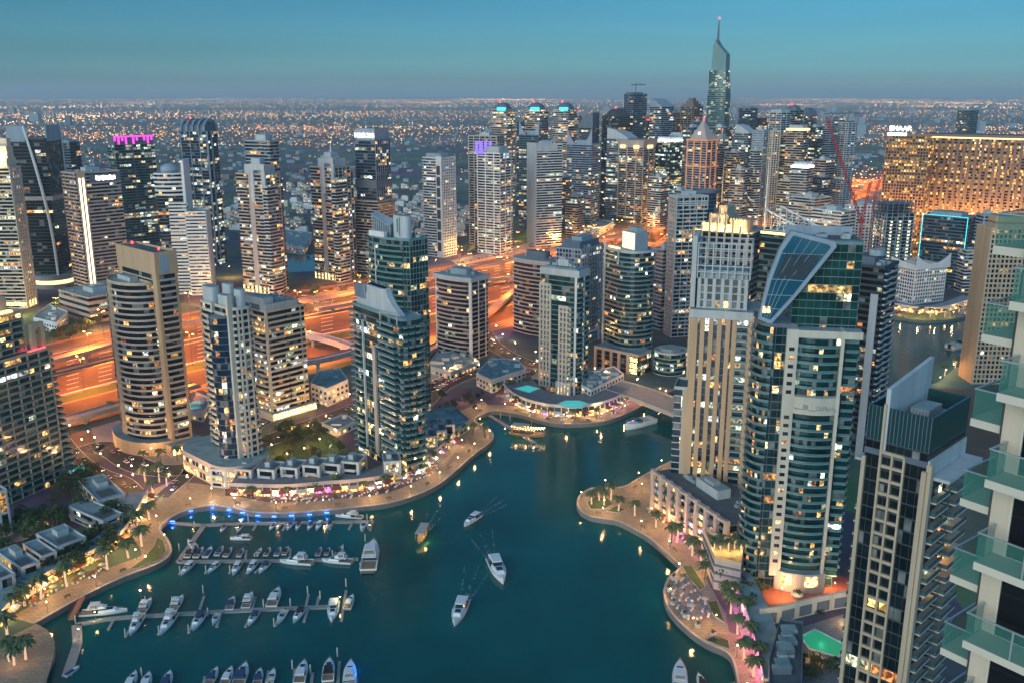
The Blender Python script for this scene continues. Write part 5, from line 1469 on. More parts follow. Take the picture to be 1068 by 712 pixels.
def white_oval_tower():
    t = Tower('residential_tower', 'white tower with rounded balconied left side and a ladder of dark panels at the corner', 460, 166, 269, 23, 15, th=38)
    W, D, h = t.W, t.D, t.h
    farbody(t, rrect(W, D, W*.3, 4, corners=(1, 0, 0, 1)), 0, h, st=by(f=dict(bay=4, balc=[(.05, .6, 1.5)]), r=dict(bay=3.4, pier=(1.2, .6, 1, 'white')), c=dict(bay=4)), wall='white', bh=1.4, bp=.5, lit=.12, rail='white')
    for k in range(8):
        m = MB(); z = 8+k*(h-14)/8; m.box(W/2-7, W/2-1.5, -D/2-.95, -D/2-.6, z, z+(h-14)/8-2.5, 'dark'); t.part('dark_panel', m)
    m = MB(); m.box(W/2-8, W/2+.9, -D/2-.9, -D/2-.52, 0, h+3, 'white'); t.part('corner_frame', m)
    m = MB(); m.prism(rrect(W*.7, D*.7, 4, 4), h+.4, h+6, 'equip', top='roof'); t.part('plant_room', m)
    t.equip(W, D, h+3, 5, room=False)
    t.finish()

def simple(label, xe, yt, yb, pl, pr, th, wall, glass='g_dark', lit=.18, pal=None, crown=None, cat='tower', bh=1.1, pier=None, bay=4.2, name='residential_tower', litfloor=.04, gain=1.7, bp=.35, wall2=None):
    t = Tower(name, label, xe, yt, yb, pl, pr, th=th, cat=cat)
    W, D, h = t.W, t.D, t.h
    farbody(t, rect(W, D), 0, h, st=by(f=dict(bay=bay, pier=pier), r=dict(bay=bay, pier=pier)), glass=glass, wall=wall, bh=bh, lit=lit, pal=pal or (WARM+COOL), litfloor=litfloor, gain=gain, bp=bp)
    if crown: crown(t, W, D, h)
    else: t.equip(W, D, h, 3)
    t.finish()
    return t

def c_box(f=.7, z=8, m='bluegrey', mast=0):
    def g(t, W, D, h):
        b = MB(); b.box(-W*f/2, W*f/2, -D*f/2, D*f/2, h+.4, h+z, m, top='roof'); t.part('crown', b)
        if mast: t.mast(0, 0, h+z, mast, .7, 'steel', 'glow_red')
    return g
def c_steps(m='bluegrey', k=3, z=7, mast=0, light=None):
    def g(t, W, D, h):
        for j in range(k):
            f = .82-.24*j; b = MB(); b.box(-W*f/2, W*f/2, -D*f/2, D*f/2, h+.4+j*z, h+.4+(j+1)*z, m, top='roof'); t.part('crown_tier', b)
        if light:
            b = MB(); b.box(-W*.2, W*.2, -D*.47, -D*.42, h+z*.5, h+z*1.2, light); t.part('crown_light', b)
        if mast: t.mast(0, 0, h+k*z, mast, .8, 'steel', 'glow_red')
    return g
def c_fins(m='bluegrey', z=16, light=None):
    def g(t, W, D, h):
        for sx_ in (-1, 1):
            rings = []
            for k in range(9):
                f = k/8; x = sx_*W*(.5-.42*f); zz = h+1+z*(1-f)**2
                rings.append([(x, -D*.5, h), (x, -D*.42, h), (x, -D*.42, zz), (x, -D*.5, zz)])
            b = MB(); b.loft(rings, m); t.part('crown_fin', b)
        b = MB(); b.box(-W*.25, W*.25, -D*.2, D*.25, h+.4, h+7, m, top='roof'); t.part('plant_room', b)
        if light:
            b = MB(); b.box(W*.1, W*.5, -D*.56, -D*.51, h-2, h+3, light); t.part('crown_light', b)
    return g
def c_dome(m='bluegrey', top=None):
    def g(t, W, D, h):
        b = MB(); rings = []
        for k in range(6):
            a = k/5*pi/2*.9; f = cos(a); rings.append([(x*f, y*f, h+.4+W*.4*sin(a)) for x, y in rrect(W*.9, D*.9, min(W, D)*.3, 3)])
        b.loft(rings, m); t.part('dome', b)
        if top:
            b = MB(); b.box(-W*.1, W*.45, -D*.52, -D*.46, h-1, h+4, top); t.part('crown_light', b)
        bb = MB(); bb.cyl(-W*.2, 0, h+W*.35, h+W*.35+5, .8, 'glow_red', 6); t.part('beacon', bb)
    return g
def c_quarter(m='slate', left=True):
    def g(t, W, D, h):
        prof = [(-W/2, h), (W/2, h)]; n = 12
        for k in range(n+1):
            a = k/n*pi/2; x = W/2-W*sin(a) if left else -W/2+W*sin(a); prof.append((x, h+W*1.0*cos(a)))
        if not left: prof = [(W/2, h), (-W/2, h)]+prof[2:]
        b = MB(); b.loft([[(x, -D/2, z) for x, z in prof], [(x, D/2, z) for x, z in prof]], m); t.part('curved_crown', b)
    return g
def c_crane(z=8):
    def g(t, W, D, h):
        b = MB(); b.box(-W*.45, W*.2, -D*.4, D*.4, h+.4, h+z, 'slate', top='roof_dark'); t.part('crown', b)
        b = MB(); b.tube([(0, 0, h), (0, 0, h+z+16)], .9, 'slate', 4); b.tube([(-12, 0, h+z+13), (26, 0, h+z+13)], .8, 'slate', 4); b.tube([(0, 0, h+z+16), (24, 0, h+z+13)], .25, 'slate', 3); t.part('roof_crane', b)
    return g
def c_flare(light='glow_crown'):
    def g(t, W, D, h):
        b = MB()
        b.loft([[(x, y, h-6) for x, y in rect(W, D)], [(x*1.14, y*1.14, h+5) for x, y in rect(W, D)]], 'mauve'); t.part('flared_crown', b)
        for u in (-.3, .25):
            b = MB(); b.box(W*u-W*.1, W*u+W*.1, -D*.56-.6, -D*.53, h-8, h-3, light); t.part('crown_light', b)
        b = MB(); b.box(W*.52, W*.55, -D*.2, D*.2, h-8, h-3, light); t.part('crown_light', b)
    return g
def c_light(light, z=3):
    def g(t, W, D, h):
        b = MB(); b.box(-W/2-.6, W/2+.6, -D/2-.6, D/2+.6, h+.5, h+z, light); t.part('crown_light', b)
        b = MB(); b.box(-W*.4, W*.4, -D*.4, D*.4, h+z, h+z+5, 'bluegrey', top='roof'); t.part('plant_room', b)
    return g
def c_slope(m='bluegrey', z=16):
    def g(t, W, D, h):
        prof = [(-W/2, h), (W/2, h), (W/2, h+z*.15), (-W*.1, h+z*.8), (-W/2, h+z)]
        b = MB(); b.loft([[(x, -D/2, q) for x, q in prof], [(x, D/2, q) for x, q in prof]], m); t.part('sloped_crown', b)
    return g

def needle_tower():
    t = Tower('office_tower', 'tallest glass tower on the skyline tapering to a needle spire', 757, 98, 222, 19, 5, th=22)
    W, D, h = t.W, t.D, t.h
    Y = t.loc[1]
    ztop = lambda py: PY(745, py, Y)[2]
    zA, zB, zC = ztop(48), ztop(74), ztop(20)
    poly = arcfront(W, D, 3, 8)
    farbody(t, poly, 0, h, glass='g_teal', wall='teal_wall', bh=.9, lit=.10, litfloor=.07, pal=COOL, gain=1.5, parapet=0, roof='roof_dark')
    # shaft above, sloped top: taller on the left
    k = 7
    for j in range(k):
        z0 = h+(zB-h)*j/k; z1 = h+(zB-h)*(j+1)/k; f = 1-.03*(j+1)
        farbody(t, [(x*f, y*f) for x, y in poly], z0, z1, glass='g_teal', wall='teal_wall', bh=.9, lit=.12, litfloor=.08, pal=COOL, gain=1.5, parapet=0)
    f = .78
    prof = [(-W*.5*f, zB), (W*.5*f, zB), (W*.48*f, ztop(57)), (-W*.06*f, zA), (-W*.30*f, ztop(42)), (-W*.44*f, zA)]
    m = MB(); m.loft([[(x, -D*.4, z) for x, z in prof], [(x, D*.4, z) for x, z in prof]], 'teal_wall'); t.part('sloped_crown', m)
    m = MB(); m.box(-W*.53, -W*.46, -D*.5, D*.4, 0, zB, 'bluegrey'); t.part('edge_fin', m)
    m = MB(); m.tube([(-W*.22, 0, zA-10), (-W*.21, 0, (zA+zC)/2), (-W*.20, 0, zC)], [2.6, 1.8, .5], 'slate', 6); t.part('spire', m)
    m = MB(); m.cyl(-W*.2, 0, zC, zC+3, 1.2, 'glow_red', 6); t.part('beacon', m)
    t.finish()

def frame_orange():
    t = Tower('residential_tower', 'tower wrapped in an orange lit grid of piers with a pyramid top and red beacon', 737, 147, 246, 20, 12, th=36)
    W, D, h = t.W, t.D, t.h
    farbody(t, rect(W, D), 0, h, st=by(f=dict(bay=4, pier=(1.6, 1.2, 3, 'frame_lit')), r=dict(bay=4, pier=(1.6, 1.2, 3, 'frame_lit'))), wall='mauve', bh=1, lit=.1, glass='g_blue')
    for z in (h-1, h*.72, h*.42, h*.15):
        m = MB(); o = offset(rect(W, D), 1.4); m.prism(o, z, z+2.6, 'frame_lit'); t.part('frame_band', m)
    rings = [[(x*f, y*f, h+1.7+z) for x, y in rect(W, D)] for f, z in ((.85, 0), (.7, 6), (.35, 16), (.05, 26))]
    m = MB(); m.loft(rings, 'mauve'); t.part('pyramid_roof', m)
    m = MB(); m.cyl(0, 0, h+27, h+31, 1, 'glow_red', 8); t.part('beacon', m)
    m = MB(); m.box(-1.6, 1.6, -D*.34, -D*.31, h+7, h+11, 'glow_white'); t.part('crown_light', m)
    t.finish()
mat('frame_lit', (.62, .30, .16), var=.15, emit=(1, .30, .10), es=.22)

crown_cream(); bladed_tower(); strip_light_tower(); magenta_tower(); sphere_tower(); arch_tower()
twin('mauve stepped tower with taller block and dark mast behind its white portal top', 276, 177, 308, 30, 15, 26, 10, False)
twin('mauve stepped tower with bright finial on its white portal top, right of the lake', 348, 170, 294, 25, 17, 0, 10, True)
sign_tower(); white_oval_tower(); needle_tower(); frame_orange()

simple('grey ribbed tower with a blue lit top panel behind the white balcony tower', 518, 143, 256, 30, 8, 25, 'mauve', pier=(1.2, .6, 2), lit=.05,
       crown=lambda t, W, D, h: (t.equip(W, D, h, 3), [t.part('crown_light', (lambda b: (b.box(-W*.25+k*W*.16, -W*.14+k*W*.16, -D/2-.9, -D/2-.7, h-22+k*1.5, h-6, 'glow_violet'), b)[1])(MB())) for k in range(4)]))
simple('white tower with curved balcony top and blue glow on its left shoulder', 521, 161, 266, 24, 14, 34, 'white', lit=.12, bh=1.3, pier=(1.3, .5, 3, 'white'),
       crown=lambda t, W, D, h: (t.part('crown', (lambda b: (b.prism(arcfront(W*.6, D*.7, 4, 8, W*.1), h+.4, h+9, 'pale_grey', top='roof'), b)[1])(MB())), t.part('crown_light', (lambda b: (b.box(-W*.52, -W*.2, -D/2-1, -D/2-.4, h-1, h+3, 'glow_violet'), b)[1])(MB()))))
simple('white slab tower with a plain blade wall at its left edge and open floors', 560, 152, 257, 9, 27, 62, 'white', lit=.10, bh=1.3,
       crown=lambda t, W, D, h: (t.part('blade_wall', (lambda b: (b.box(-W/2-.6, W/2+1, -D/2-2, -D/2-.5, 0, h+3, 'pale_grey'), b)[1])(MB())), t.part('crown', (lambda b: (b.box(W/2+.4, W/2+1.2, -D/2, D*.3, h-8, h+2, 'pale_grey'), b)[1])(MB())), t.equip(W, D, h, 4)))
for (x, lab, yb_) in ((528, 'left', 228), (563, 'middle', 226), (593, 'right', 226)):
    simple({'left': 'banded tower with a domed top and cyan light, left one of three alike', 'middle': 'banded tower with a domed top and cyan light, middle one of three alike', 'right': 'banded tower with a domed top and cyan light, right one of three alike'}[lab],
           x, 115, yb_, 16, 9, 30, 'mauve', lit=.28, litfloor=.12, pal=COOL+WARM, crown=c_dome('slate', 'glow_cyan'), bh=1.4, bay=5)
simple('dark teal tower with a pointed left fin behind the white slab', 562, 142, 240, 21, 10, 30, 'slate', 'g_teal', lit=.15, crown=c_fins('bluegrey', 22))
simple('blue grey tower with horned roof fins and a white street level glow', 617, 152, 239, 26, 9, 26, 'bluegrey', 'g_blue', lit=.14, crown=c_fins('bluegrey', 24), bh=1.3)
simple('tower with a quarter circle dark crown left of the black arch tower', 618, 134, 228, 14, 7, 28, 'slate', 'g_blue', lit=.08, crown=c_quarter('slate', True))
simple('slim black tower with an arched top', 638, 122, 230, 10, 22, 60, 'dark', 'g_dark', lit=.06, crown=c_dome('dark'))
simple('pale blue tower with a glazed sloping top full of small lights', 655, 146, 232, 22, 10, 28, 'bluegrey', 'g_grey', lit=.30, pal=COOL, crown=c_slope('pale_grey', 18))
simple('mauve tower with flared floodlit tops', 671, 150, 234, 26, 13, 30, 'mauve', 'g_dark', lit=.20, litfloor=.08, crown=c_flare(), pier=(2, .6, 4))
simple('tall unfinished blue grey tower with a crane on top', 661, 99, 218, 10, 14, 50, 'slate', 'g_blue', lit=.03, crown=c_crane(4), name='tower_under_construction')
simple('glassy tower with a sloping curved roof right of the crane topped tower', 690, 112, 218, 12, 13, 42, 'bluegrey', 'g_blue', lit=.14, crown=c_slope('bluegrey', 14))
simple('dark glass tower with bright green white lit floors', 699, 148, 230, 16, 15, 44, 'dark', 'g_teal', lit=.30, litfloor=.14, pal=COOL, crown=c_light('glow_white', 2), bh=.9)
simple('low glassy block with pale lit ribbon floors beside the dark lit tower', 712, 142, 226, 14, 6, 26, 'bluegrey', 'g_grey', lit=.2, litfloor=.2, pal=COOL, crown=c_box(.8, 5))
simple('brown stone tower with a stepped pyramid top', 724, 112, 218, 14, 9, 32, 'brown', lit=.16, crown=c_steps('brown', 3, 5), pier=(1.2, .6, 2))
simple('blue slab tower standing left of the orange framed tower', 722, 134, 236, 9, 10, 45, 'slate', 'g_blue', lit=.12)
simple('dark mauve block between the lit tower and the pyramid top', 706, 124, 216, 8, 6, 35, 'mauve', lit=.1, crown=c_steps('rust', 2, 4))
simple('short purple tower tucked behind the glass tower', 672, 126, 214, 7, 6, 35, 'mauve', lit=.2, crown=c_light('glow_red', 1.5))
# right of the needle
simple('grey block with a flat teal top right of the needle tower', 783, 114, 214, 12, 7, 30, 'slate', 'g_blue', lit=.06, crown=c_box(.6, 4))
simple('dark teal tower with patchy lit floors below the needle tower', 757, 134, 232, 18, 7, 25, 'slate', 'g_teal', lit=.18, pal=COOL, litfloor=.1)
simple('white gridded tower with a sloping cyan glass roof', 781, 140, 236, 14, 8, 34, 'bluegrey', 'g_grey', lit=.24, pal=COOL, crown=c_slope('pale_grey', 14))
simple('plain blue wall tower with a dark top', 797, 137, 240, 12, 6, 26, 'bluegrey', 'g_blue', lit=.04, bh=2.6)
simple('cream fronted tower glowing orange near its foot', 806, 138, 240, 4, 8, 55, 'cream', lit=.15, pal=GOLD, pier=(1.4, .6, 1))
simple('tall white framed tower with a square opening at the top', 815, 118, 232, 12, 9, 38, 'pale_grey', 'g_blue', lit=.15, crown=c_box(.9, 5, 'pale_grey'), pier=(1.0, .6, 3))
simple('mauve tower with a cream floodlit crown', 838, 137, 242, 17, 6, 22, 'mauve', lit=.28, crown=c_light('glow_crown', 3.5), pal=GOLD)
simple('dark tower with cool lit floors left of the twin unfinished towers', 851, 134, 234, 8, 7, 40, 'dark', 'g_teal', lit=.22, pal=COOL, litfloor=.1)
simple('dark slab with a rounded top behind the white framed tower', 830, 116, 218, 12, 8, 34, 'slate', lit=.06, crown=c_dome('slate'))
simple('low brown block behind the cream fronted tower', 800, 124, 212, 10, 6, 34, 'brown', lit=.2)
simple('left one of the twin unfinished grey towers with bare floors', 868, 130, 232, 10, 6, 30, 'bluegrey', lit=.04, bh=1.6, crown=c_crane(3), name='tower_under_construction')
simple('right one of the twin unfinished grey towers with bare floors', 885, 129, 230, 11, 9, 38, 'pale_grey', lit=.06, bh=1.6, crown=c_crane(3), name='tower_under_construction', pier=(1.2, .6, 2))
simple('dark tower with lit floors standing beyond the amber hotel roof', 1012, 116, 200, 12, 8, 34, 'slate', 'g_teal', lit=.10, crown=c_box(.8, 4))
simple('slim grey block between the red crane and the twin unfinished towers', 862, 168, 250, 14, 8, 30, 'mauve', lit=.08)
simple('mid height tower with a bright white sign band and dark roof plant', 842, 176, 262, 16, 6, 22, 'pale_grey', lit=.08, crown=c_light('glow_white', 3))
simple('dark low tower behind the bright sign band tower', 858, 186, 258, 10, 8, 34, 'slate', lit=.12)
simple('warm lit mauve tower left of the white sloping roof', 768, 160, 242, 12, 8, 34, 'mauve', lit=.25, pal=GOLD)
simple('small blue tower left of the three banded towers', 505, 200, 262, 10, 6, 30, 'bluegrey', lit=.1)
simple('dark tower glimpsed behind the black bladed tower', 72, 150, 262, 10, 10, 40, 'slate', lit=.06, crown=c_box(.8, 3))

# fillers of the dense skyline
for lab, xe, yt, yb, pl, pr, th, wl, gl, cr in (
 ('slim dark tower between the first and second banded towers', 546, 128, 222, 7, 5, 35, 'slate', 'g_blue', c_box(.7, 5)), ('grey tower with a thin mast behind the horned roof tower', 604, 124, 216, 9, 6, 34, 'mauve', 'g_dark', c_box(.6, 5, 'slate', 12)),
 ('brown tower wedged left of the crane topped tower', 648, 118, 214, 9, 5, 30, 'brown', 'g_dark', c_steps('brown', 2, 4)), ('pale slender tower right of the sloping curved roof', 704, 118, 214, 5, 5, 40, 'pale_grey', 'g_grey', c_fins('pale_grey', 9)),
 ('dark teal slab directly below the pyramid top', 728, 128, 222, 6, 6, 40, 'slate', 'g_teal', None), ('blue tower peeping left of the needle tower', 741, 112, 206, 6, 4, 34, 'bluegrey', 'g_blue', c_box(.5, 4)),
 ('mauve tower with a red beacon right of the orange framed tower', 754, 146, 240, 8, 6, 36, 'mauve', 'g_dark', c_steps('mauve', 2, 4, 6)), ('slim pale tower in front of the sloping cyan roof', 789, 158, 248, 6, 6, 44, 'pale_grey', 'g_dark', None),
 ('thin tan tower left of the cream floodlit crown', 820, 142, 238, 5, 5, 40, 'sandstone', 'g_dark', c_box(.7, 4, 'sandstone')), ('blue glass tower behind the cream floodlit crown', 846, 122, 214, 7, 6, 38, 'slate', 'g_blue', c_quarter('slate', False)),
 ('short wide block at the foot of the needle tower', 776, 178, 250, 14, 6, 26, 'mauve', 'g_dark', None), ('striped grey block under the flared top tower', 690, 186, 240, 13, 8, 34, 'pale_grey', 'g_dark', None),
 ('small dark tower between the white slab and the horned roof tower', 590, 186, 244, 9, 6, 34, 'slate', 'g_dark', None), ('low mauve tower right of the white slab', 602, 206, 250, 12, 7, 34, 'mauve', 'g_dark', None),
 ('grey block in front of the dark lit floored tower', 712, 200, 248, 14, 9, 34, 'bluegrey', 'g_dark', None), ('tan block beside the bright sign band tower', 824, 190, 258, 12, 7, 34, 'sandstone', 'g_dark', None),
 ('distant blue tower far right of the needle', 876, 122, 206, 7, 5, 36, 'bluegrey', 'g_blue', c_box(.6, 3)), ('distant dark tower left of the banded towers', 498, 150, 232, 8, 5, 32, 'slate', 'g_dark', None)):
    simple(lab, xe, yt, yb, pl, pr, th, wl, gl, lit=.2, crown=cr)

# mid-rise blocks beyond the sail roof
simple('stepped white apartment block with roof plant, right of the roof truss', 878, 222, 300, 30, 14, 34, 'white', lit=.14, bh=1.6, cat='building', name='apartment_block')
simple('white gridded apartment block beside the red crane', 890, 216, 285, 8, 24, 58, 'white', lit=.10, bh=1.5, pier=(1.4, .5, 1), cat='building', name='apartment_block')
simple('pale apartment block with a lit strip behind the roof truss', 850, 208, 275, 24, 16, 34, 'pale_grey', lit=.16, bh=1.3, cat='building', name='apartment_block')
simple('blue grey apartment block between ribbon tower and grey slab', 692, 262, 345, 10, 14, 50, 'bluegrey', lit=.06, bh=1.5, cat='building', name='apartment_block')

def red_crane():
    t = thing('tower_crane', 'red lattice tower crane with a long raised jib beside the unfinished tower', 'crane', (0, 0, 0))
    Y = Yof(300); b0 = PY(893, 290, Y); x, y = b0[0], Y
    def lat(a, b, w, name):
        m = MB(); n = max(4, int(hypot(hypot(b[0]-a[0], b[1]-a[1]), b[2]-a[2])/3.2))
        d = [(b[q]-a[q]) for q in range(3)]; l = sqrt(sum(q*q for q in d)); d = [q/l for q in d]
        u = (1, 0, 0) if abs(d[0]) < .8 else (0, 0, 1); v = (0, 1, 0)
        cs = [tuple(c) for c in ((-w, -w), (w, -w), (w, w), (-w, w))]
        pt = lambda f, c: tuple(a[q]+(b[q]-a[q])*f+u[q]*c[0]+v[q]*c[1] for q in range(3))
        for c in cs: m.tube([pt(0, c), pt(1, c)], .28, 'red_steel', 4)
        for k in range(n):
            for j in range(4): m.tube([pt(k/n, cs[j]), pt((k+1)/n, cs[(j+1) % 4])], .16, 'red_steel', 3)
        o = m.build(name, t); return o
    top = PY(893, 232, Y)[2]
    lat((x, y, 0), (x, y, top), 1.3, 'mast')
    j = PY(862, 122, Y)
    lat((x, y, top), (j[0], y, j[2]), 1.0, 'jib')
    k = PY(908, 190, Y)
    lat((x, y, top), (k[0], y, k[2]), .9, 'counter_jib')
    m = MB(); m.box(x-2.6, x+2.6, y-2, y+2, top-1, top+3, 'red_steel'); m.build('cab', t)
    m = MB(); m.tube([(j[0], y, j[2]), (k[0], y, k[2]+14)], .14, 'slate', 3); m.build('stay_cable', t)
    t2 = thing('tower_crane', 'thin second red crane standing right of the long jib', 'crane', (0, 0, 0)); t = t2
    c = PY(905, 280, Y*1.05)
    lat((c[0], Y*1.05, 0), (c[0], Y*1.05, PY(908, 205, Y*1.05)[2]), 1.1, 'mast'); q = PY(921, 178, Y*1.05)
    lat((c[0], Y*1.05, PY(908, 205, Y*1.05)[2]), (q[0], Y*1.05, q[2]), .9, 'jib')
red_crane()
# ---------------------------------------------------------------- vegetation
def leaf_mat(name, col):
    m, t, b = newmat(name); b.inputs['Roughness'].default_value = .7; b.inputs['Specular IOR Level'].default_value = .2
    tcn = t.nodes.new('ShaderNodeTexCoord'); n = t.nodes.new('ShaderNodeTexNoise'); n.inputs['Scale'].default_value = 1.1; n.inputs['Detail'].default_value = 3
    r = t.nodes.new('ShaderNodeValToRGB'); r.color_ramp.elements[0].position = .3; r.color_ramp.elements[1].position = .7
    r.color_ramp.elements[0].color = (*[c*.5 for c in col], 1); r.color_ramp.elements[1].color = (*[c*1.5 for c in col], 1)
    t.links.new(tcn.outputs['Object'], n.inputs[0]); t.links.new(n.outputs[0], r.inputs[0]); t.links.new(r.outputs[0], b.inputs['Base Color'])
leaf_mat('leaf', (.06, .11, .04)); leaf_mat('leaf_dark', (.04, .08, .035)); leaf_mat('leaf_olive', (.09, .105, .045)); leaf_mat('frond', (.10, .13, .06))
mat('bark', (.14, .10, .07), var=.35, scale=2)

def crown_mesh(r, h, n, m, seed, flat=.75):
    q = random.Random(seed); b = MB(); lobes = [(q.uniform(-.55, .55)*r, q.uniform(-.55, .55)*r, q.uniform(.15, .8)*h, q.uniform(.38, .6)*r) for _ in range(7)]
    for k in range(n):
        lx, ly, lz, lr = q.choice(lobes)
        a, e_ = q.uniform(0, 2*pi), q.uniform(-.6, 1); rr = lr*q.uniform(.72, 1.08); ce = sqrt(max(0, 1-e_*e_))
        x, y, z = lx+rr*ce*cos(a), ly+rr*ce*sin(a), lz+rr*e_*flat
        s = q.uniform(.28, .62)*(.5+r*.12)
        ax = (q.gauss(0, 1), q.gauss(0, 1), q.gauss(0, 1)); bx = (q.gauss(0, 1), q.gauss(0, 1), q.gauss(0, 1))
        la = sqrt(sum(c*c for c in ax)); lb = sqrt(sum(c*c for c in bx)); ax = [c/la*s for c in ax]; bx = [c/lb*s*.7 for c in bx]
        b.face([(x-ax[0], y-ax[1], z-ax[2]), (x+bx[0], y+bx[1], z+bx[2]), (x+ax[0], y+ax[1], z+ax[2]), (x-bx[0], y-bx[1], z-bx[2])], m)
    return b
def make_tree(name, label, m, r, h, th, seed, n=420):
    t = thing(name, label, 'tree', (0, 0, -900))
    c = crown_mesh(r, h, n, m, seed).build('crown', t); c.location = (0, 0, th)
    b = MB(); b.tube([(0, 0, 0), (.1, .05, th*.6), (.05, 0, th+h*.3)], [.35, .25, .12], 'bark')
    q = random.Random(seed+1)
    for k in range(4):
        a = q.uniform(0, 2*pi); b.tube([(.1, 0, th*.7), (r*.35*cos(a), r*.35*sin(a), th+h*.2), (r*.6*cos(a), r*.6*sin(a), th+h*.4)], [.16, .1, .04], 'bark', 5)
    b.build('trunk', t); return t
TREES = [make_tree('broadleaf_tree', 'x', ('leaf', 'leaf_dark', 'leaf_olive')[k], 3.6+k*.6, 5, 2.6, 40+k) for k in range(3)]
BUSH = make_tree('shrub', 'x', 'leaf_dark', 1.6, 1.6, .3, 77, 160); BUSH['category'] = 'shrub'
def make_palm(hh, lit, seed):
    q = random.Random(seed); t = thing('palm_tree', 'x', 'palm tree', (0, 0, -900))
    b = MB(); pts = [(.25*sin(k*.5), .1*k/6, hh*k/6) for k in range(7)]; b.tube(pts, [.42, .34, .30, .28, .27, .28, .36], 'bark', 8)
    tr = b.build('trunk', t); top = pts[-1]
    if lit:
        g = MB(); g.tube([(p[0], p[1], p[2]+.3) for p in pts[:6]], [.47, .40, .36, .34, .33, .34], 'glow_trunk', 8); g.build('light_string', tr)
    b = MB(); nf = 26
    for k in range(nf):
        a = 2*pi*k/nf*1.618*5+q.uniform(-.15, .15); L = q.uniform(3.2, 4.3); up = q.uniform(-.1, 1.15)
        prev = None; ca, sa = cos(a), sin(a)
        for j in range(8):
            f = j/7; rr = L*f; z = top[2]+.3+up*rr*.75-.22*rr*rr*(.7+.3*up)
            w = (.75*sin(pi*min(1, f*.85+.12))+.05)*(1 if j % 2 else .72); p = (top[0]+ca*rr*.92, top[1]+sa*rr*.92, z)
            cur = [(p[0]-sa*w, p[1]+ca*w, z-w*.55), p, (p[0]+sa*w, p[1]-ca*w, z-w*.55)]
            if prev:
                b.face([prev[0], cur[0], cur[1], prev[1]], 'frond'); b.face([prev[1], cur[1], cur[2], prev[2]], 'frond')
            prev = cur
    b.build('crown', t); return t
PALM_LIT = [make_palm(7.0, True, 3), make_palm(8.2, True, 4)]
PALM = [make_palm(6.5, False, 5), make_palm(7.8, False, 6)]
used = set()
def put(proto, x, y, z, rot, label, group, scale=1.0):
    if proto.name not in used:
        used.add(proto.name); proto.location = (x, y, z); proto.rotation_euler = (0, 0, rot); proto.scale = (scale,)*3; proto['label'] = label
        if group: proto['group'] = group
        return proto
    return copy_tree(proto, (x, y, z), rot, label, group, scale)
ORD = ['first', 'second', 'third', 'fourth', 'fifth', 'sixth', 'seventh', 'eighth', 'ninth', 'tenth', 'eleventh', 'twelfth', 'thirteenth', 'fourteenth', 'fifteenth', 'sixteenth', 'seventeenth', 'eighteenth', 'nineteenth', 'twentieth',
       'twenty-first', 'twenty-second', 'twenty-third', 'twenty-fourth', 'twenty-fifth', 'twenty-sixth', 'twenty-seventh', 'twenty-eighth', 'twenty-ninth', 'thirtieth', 'thirty-first', 'thirty-second', 'thirty-third', 'thirty-fourth', 'thirty-fifth', 'thirty-sixth', 'thirty-seventh', 'thirty-eighth', 'thirty-ninth', 'fortieth']
def palms(pts, where, lit=True, sc_=1.0, group='palm trees along the promenades'):
    for i, p in enumerate(pts):
        x, y = P(*p); pr = (PALM_LIT if lit else PALM)[rnd.randrange(2)]
        k_ = sc_*rnd.uniform(.9, 1.12)
        put(pr, x, y, .05, rnd.uniform(0, 6), '%s palm %s, %s from its left end' % ('light wrapped' if lit else 'plain', where, ORD[i]), group, k_)
        if lit: point_light('string_glow', (x+.7, y-1.1, 4.6*k_), (1, .58, .30), 300, None, .25)
palms([(10, 690), (15, 694), (27, 688), (8, 668), (15, 638), (26, 632), (43, 625), (70, 612), (112, 594), (134, 582), (148, 570), (143, 552), (156, 542), (160, 516), (166, 503), (174, 507), (152, 503)], 'in front of the left arcade', True, 1.15)
palms([(617, 526), (625, 522), (630, 527), (637, 521), (645, 533)], 'on the circular headland', True, .95)
palms([(662, 538), (684, 550), (706, 566), (722, 580), (730, 592), (741, 596), (752, 612), (757, 624), (762, 640), (769, 662), (776, 690), (786, 706)], 'along the right promenade shops', True, 1.05)
palms([(700, 566), (735, 604), (748, 606), (758, 630), (771, 645), (766, 628), (782, 672), (790, 690), (780, 640)], 'behind the right promenade row', False, 1.0)
palms([(262, 520), (300, 518), (330, 514), (352, 510), (380, 512), (402, 508), (420, 502), (438, 490), (452, 484), (466, 470), (474, 458), (482, 452), (494, 452), (506, 456)], 'beside the curved restaurant row', False, .85)
palms([(540, 424), (556, 428), (575, 434), (600, 437), (622, 436), (640, 431), (655, 424), (668, 418)], 'in front of the white waterfront podium', False, .8)
palms([(116, 430), (532, 410), (520, 408), (548, 404), (250, 508), (320, 470), (150, 482), (168, 484), (185, 480)], 'standing by the roads inland', False, 1.0)
palms([(960, 328), (970, 331), (985, 331), (1000, 326), (985, 392), (996, 384), (1008, 376), (1003, 386)], 'on the far dock quays', True, .9)
def grove(poly, n, where, seed, sc0=.8, sc1=1.3, group=None):
    q = random.Random(seed); W_ = [P(*p) for p in poly]; xs = [p[0] for p in W_]; ys = [p[1] for p in W_]; k = 0; tries = 0
    while k < n and tries < n*60:
        tries += 1; x, y = q.uniform(min(xs), max(xs)), q.uniform(min(ys), max(ys))
        if not inside((x, y), W_): continue
        pr = q.choice(TREES); kind = {'leaf': 'mid green', 'leaf_dark': 'dark green', 'leaf_olive': 'olive green'}[('leaf', 'leaf_dark', 'leaf_olive')[TREES.index(pr)]]
        put(pr, x, y, 0, q.uniform(0, 6), '%s broadleaf tree %s' % (kind, where), 'trees '+where, q.uniform(sc0, sc1)); k += 1
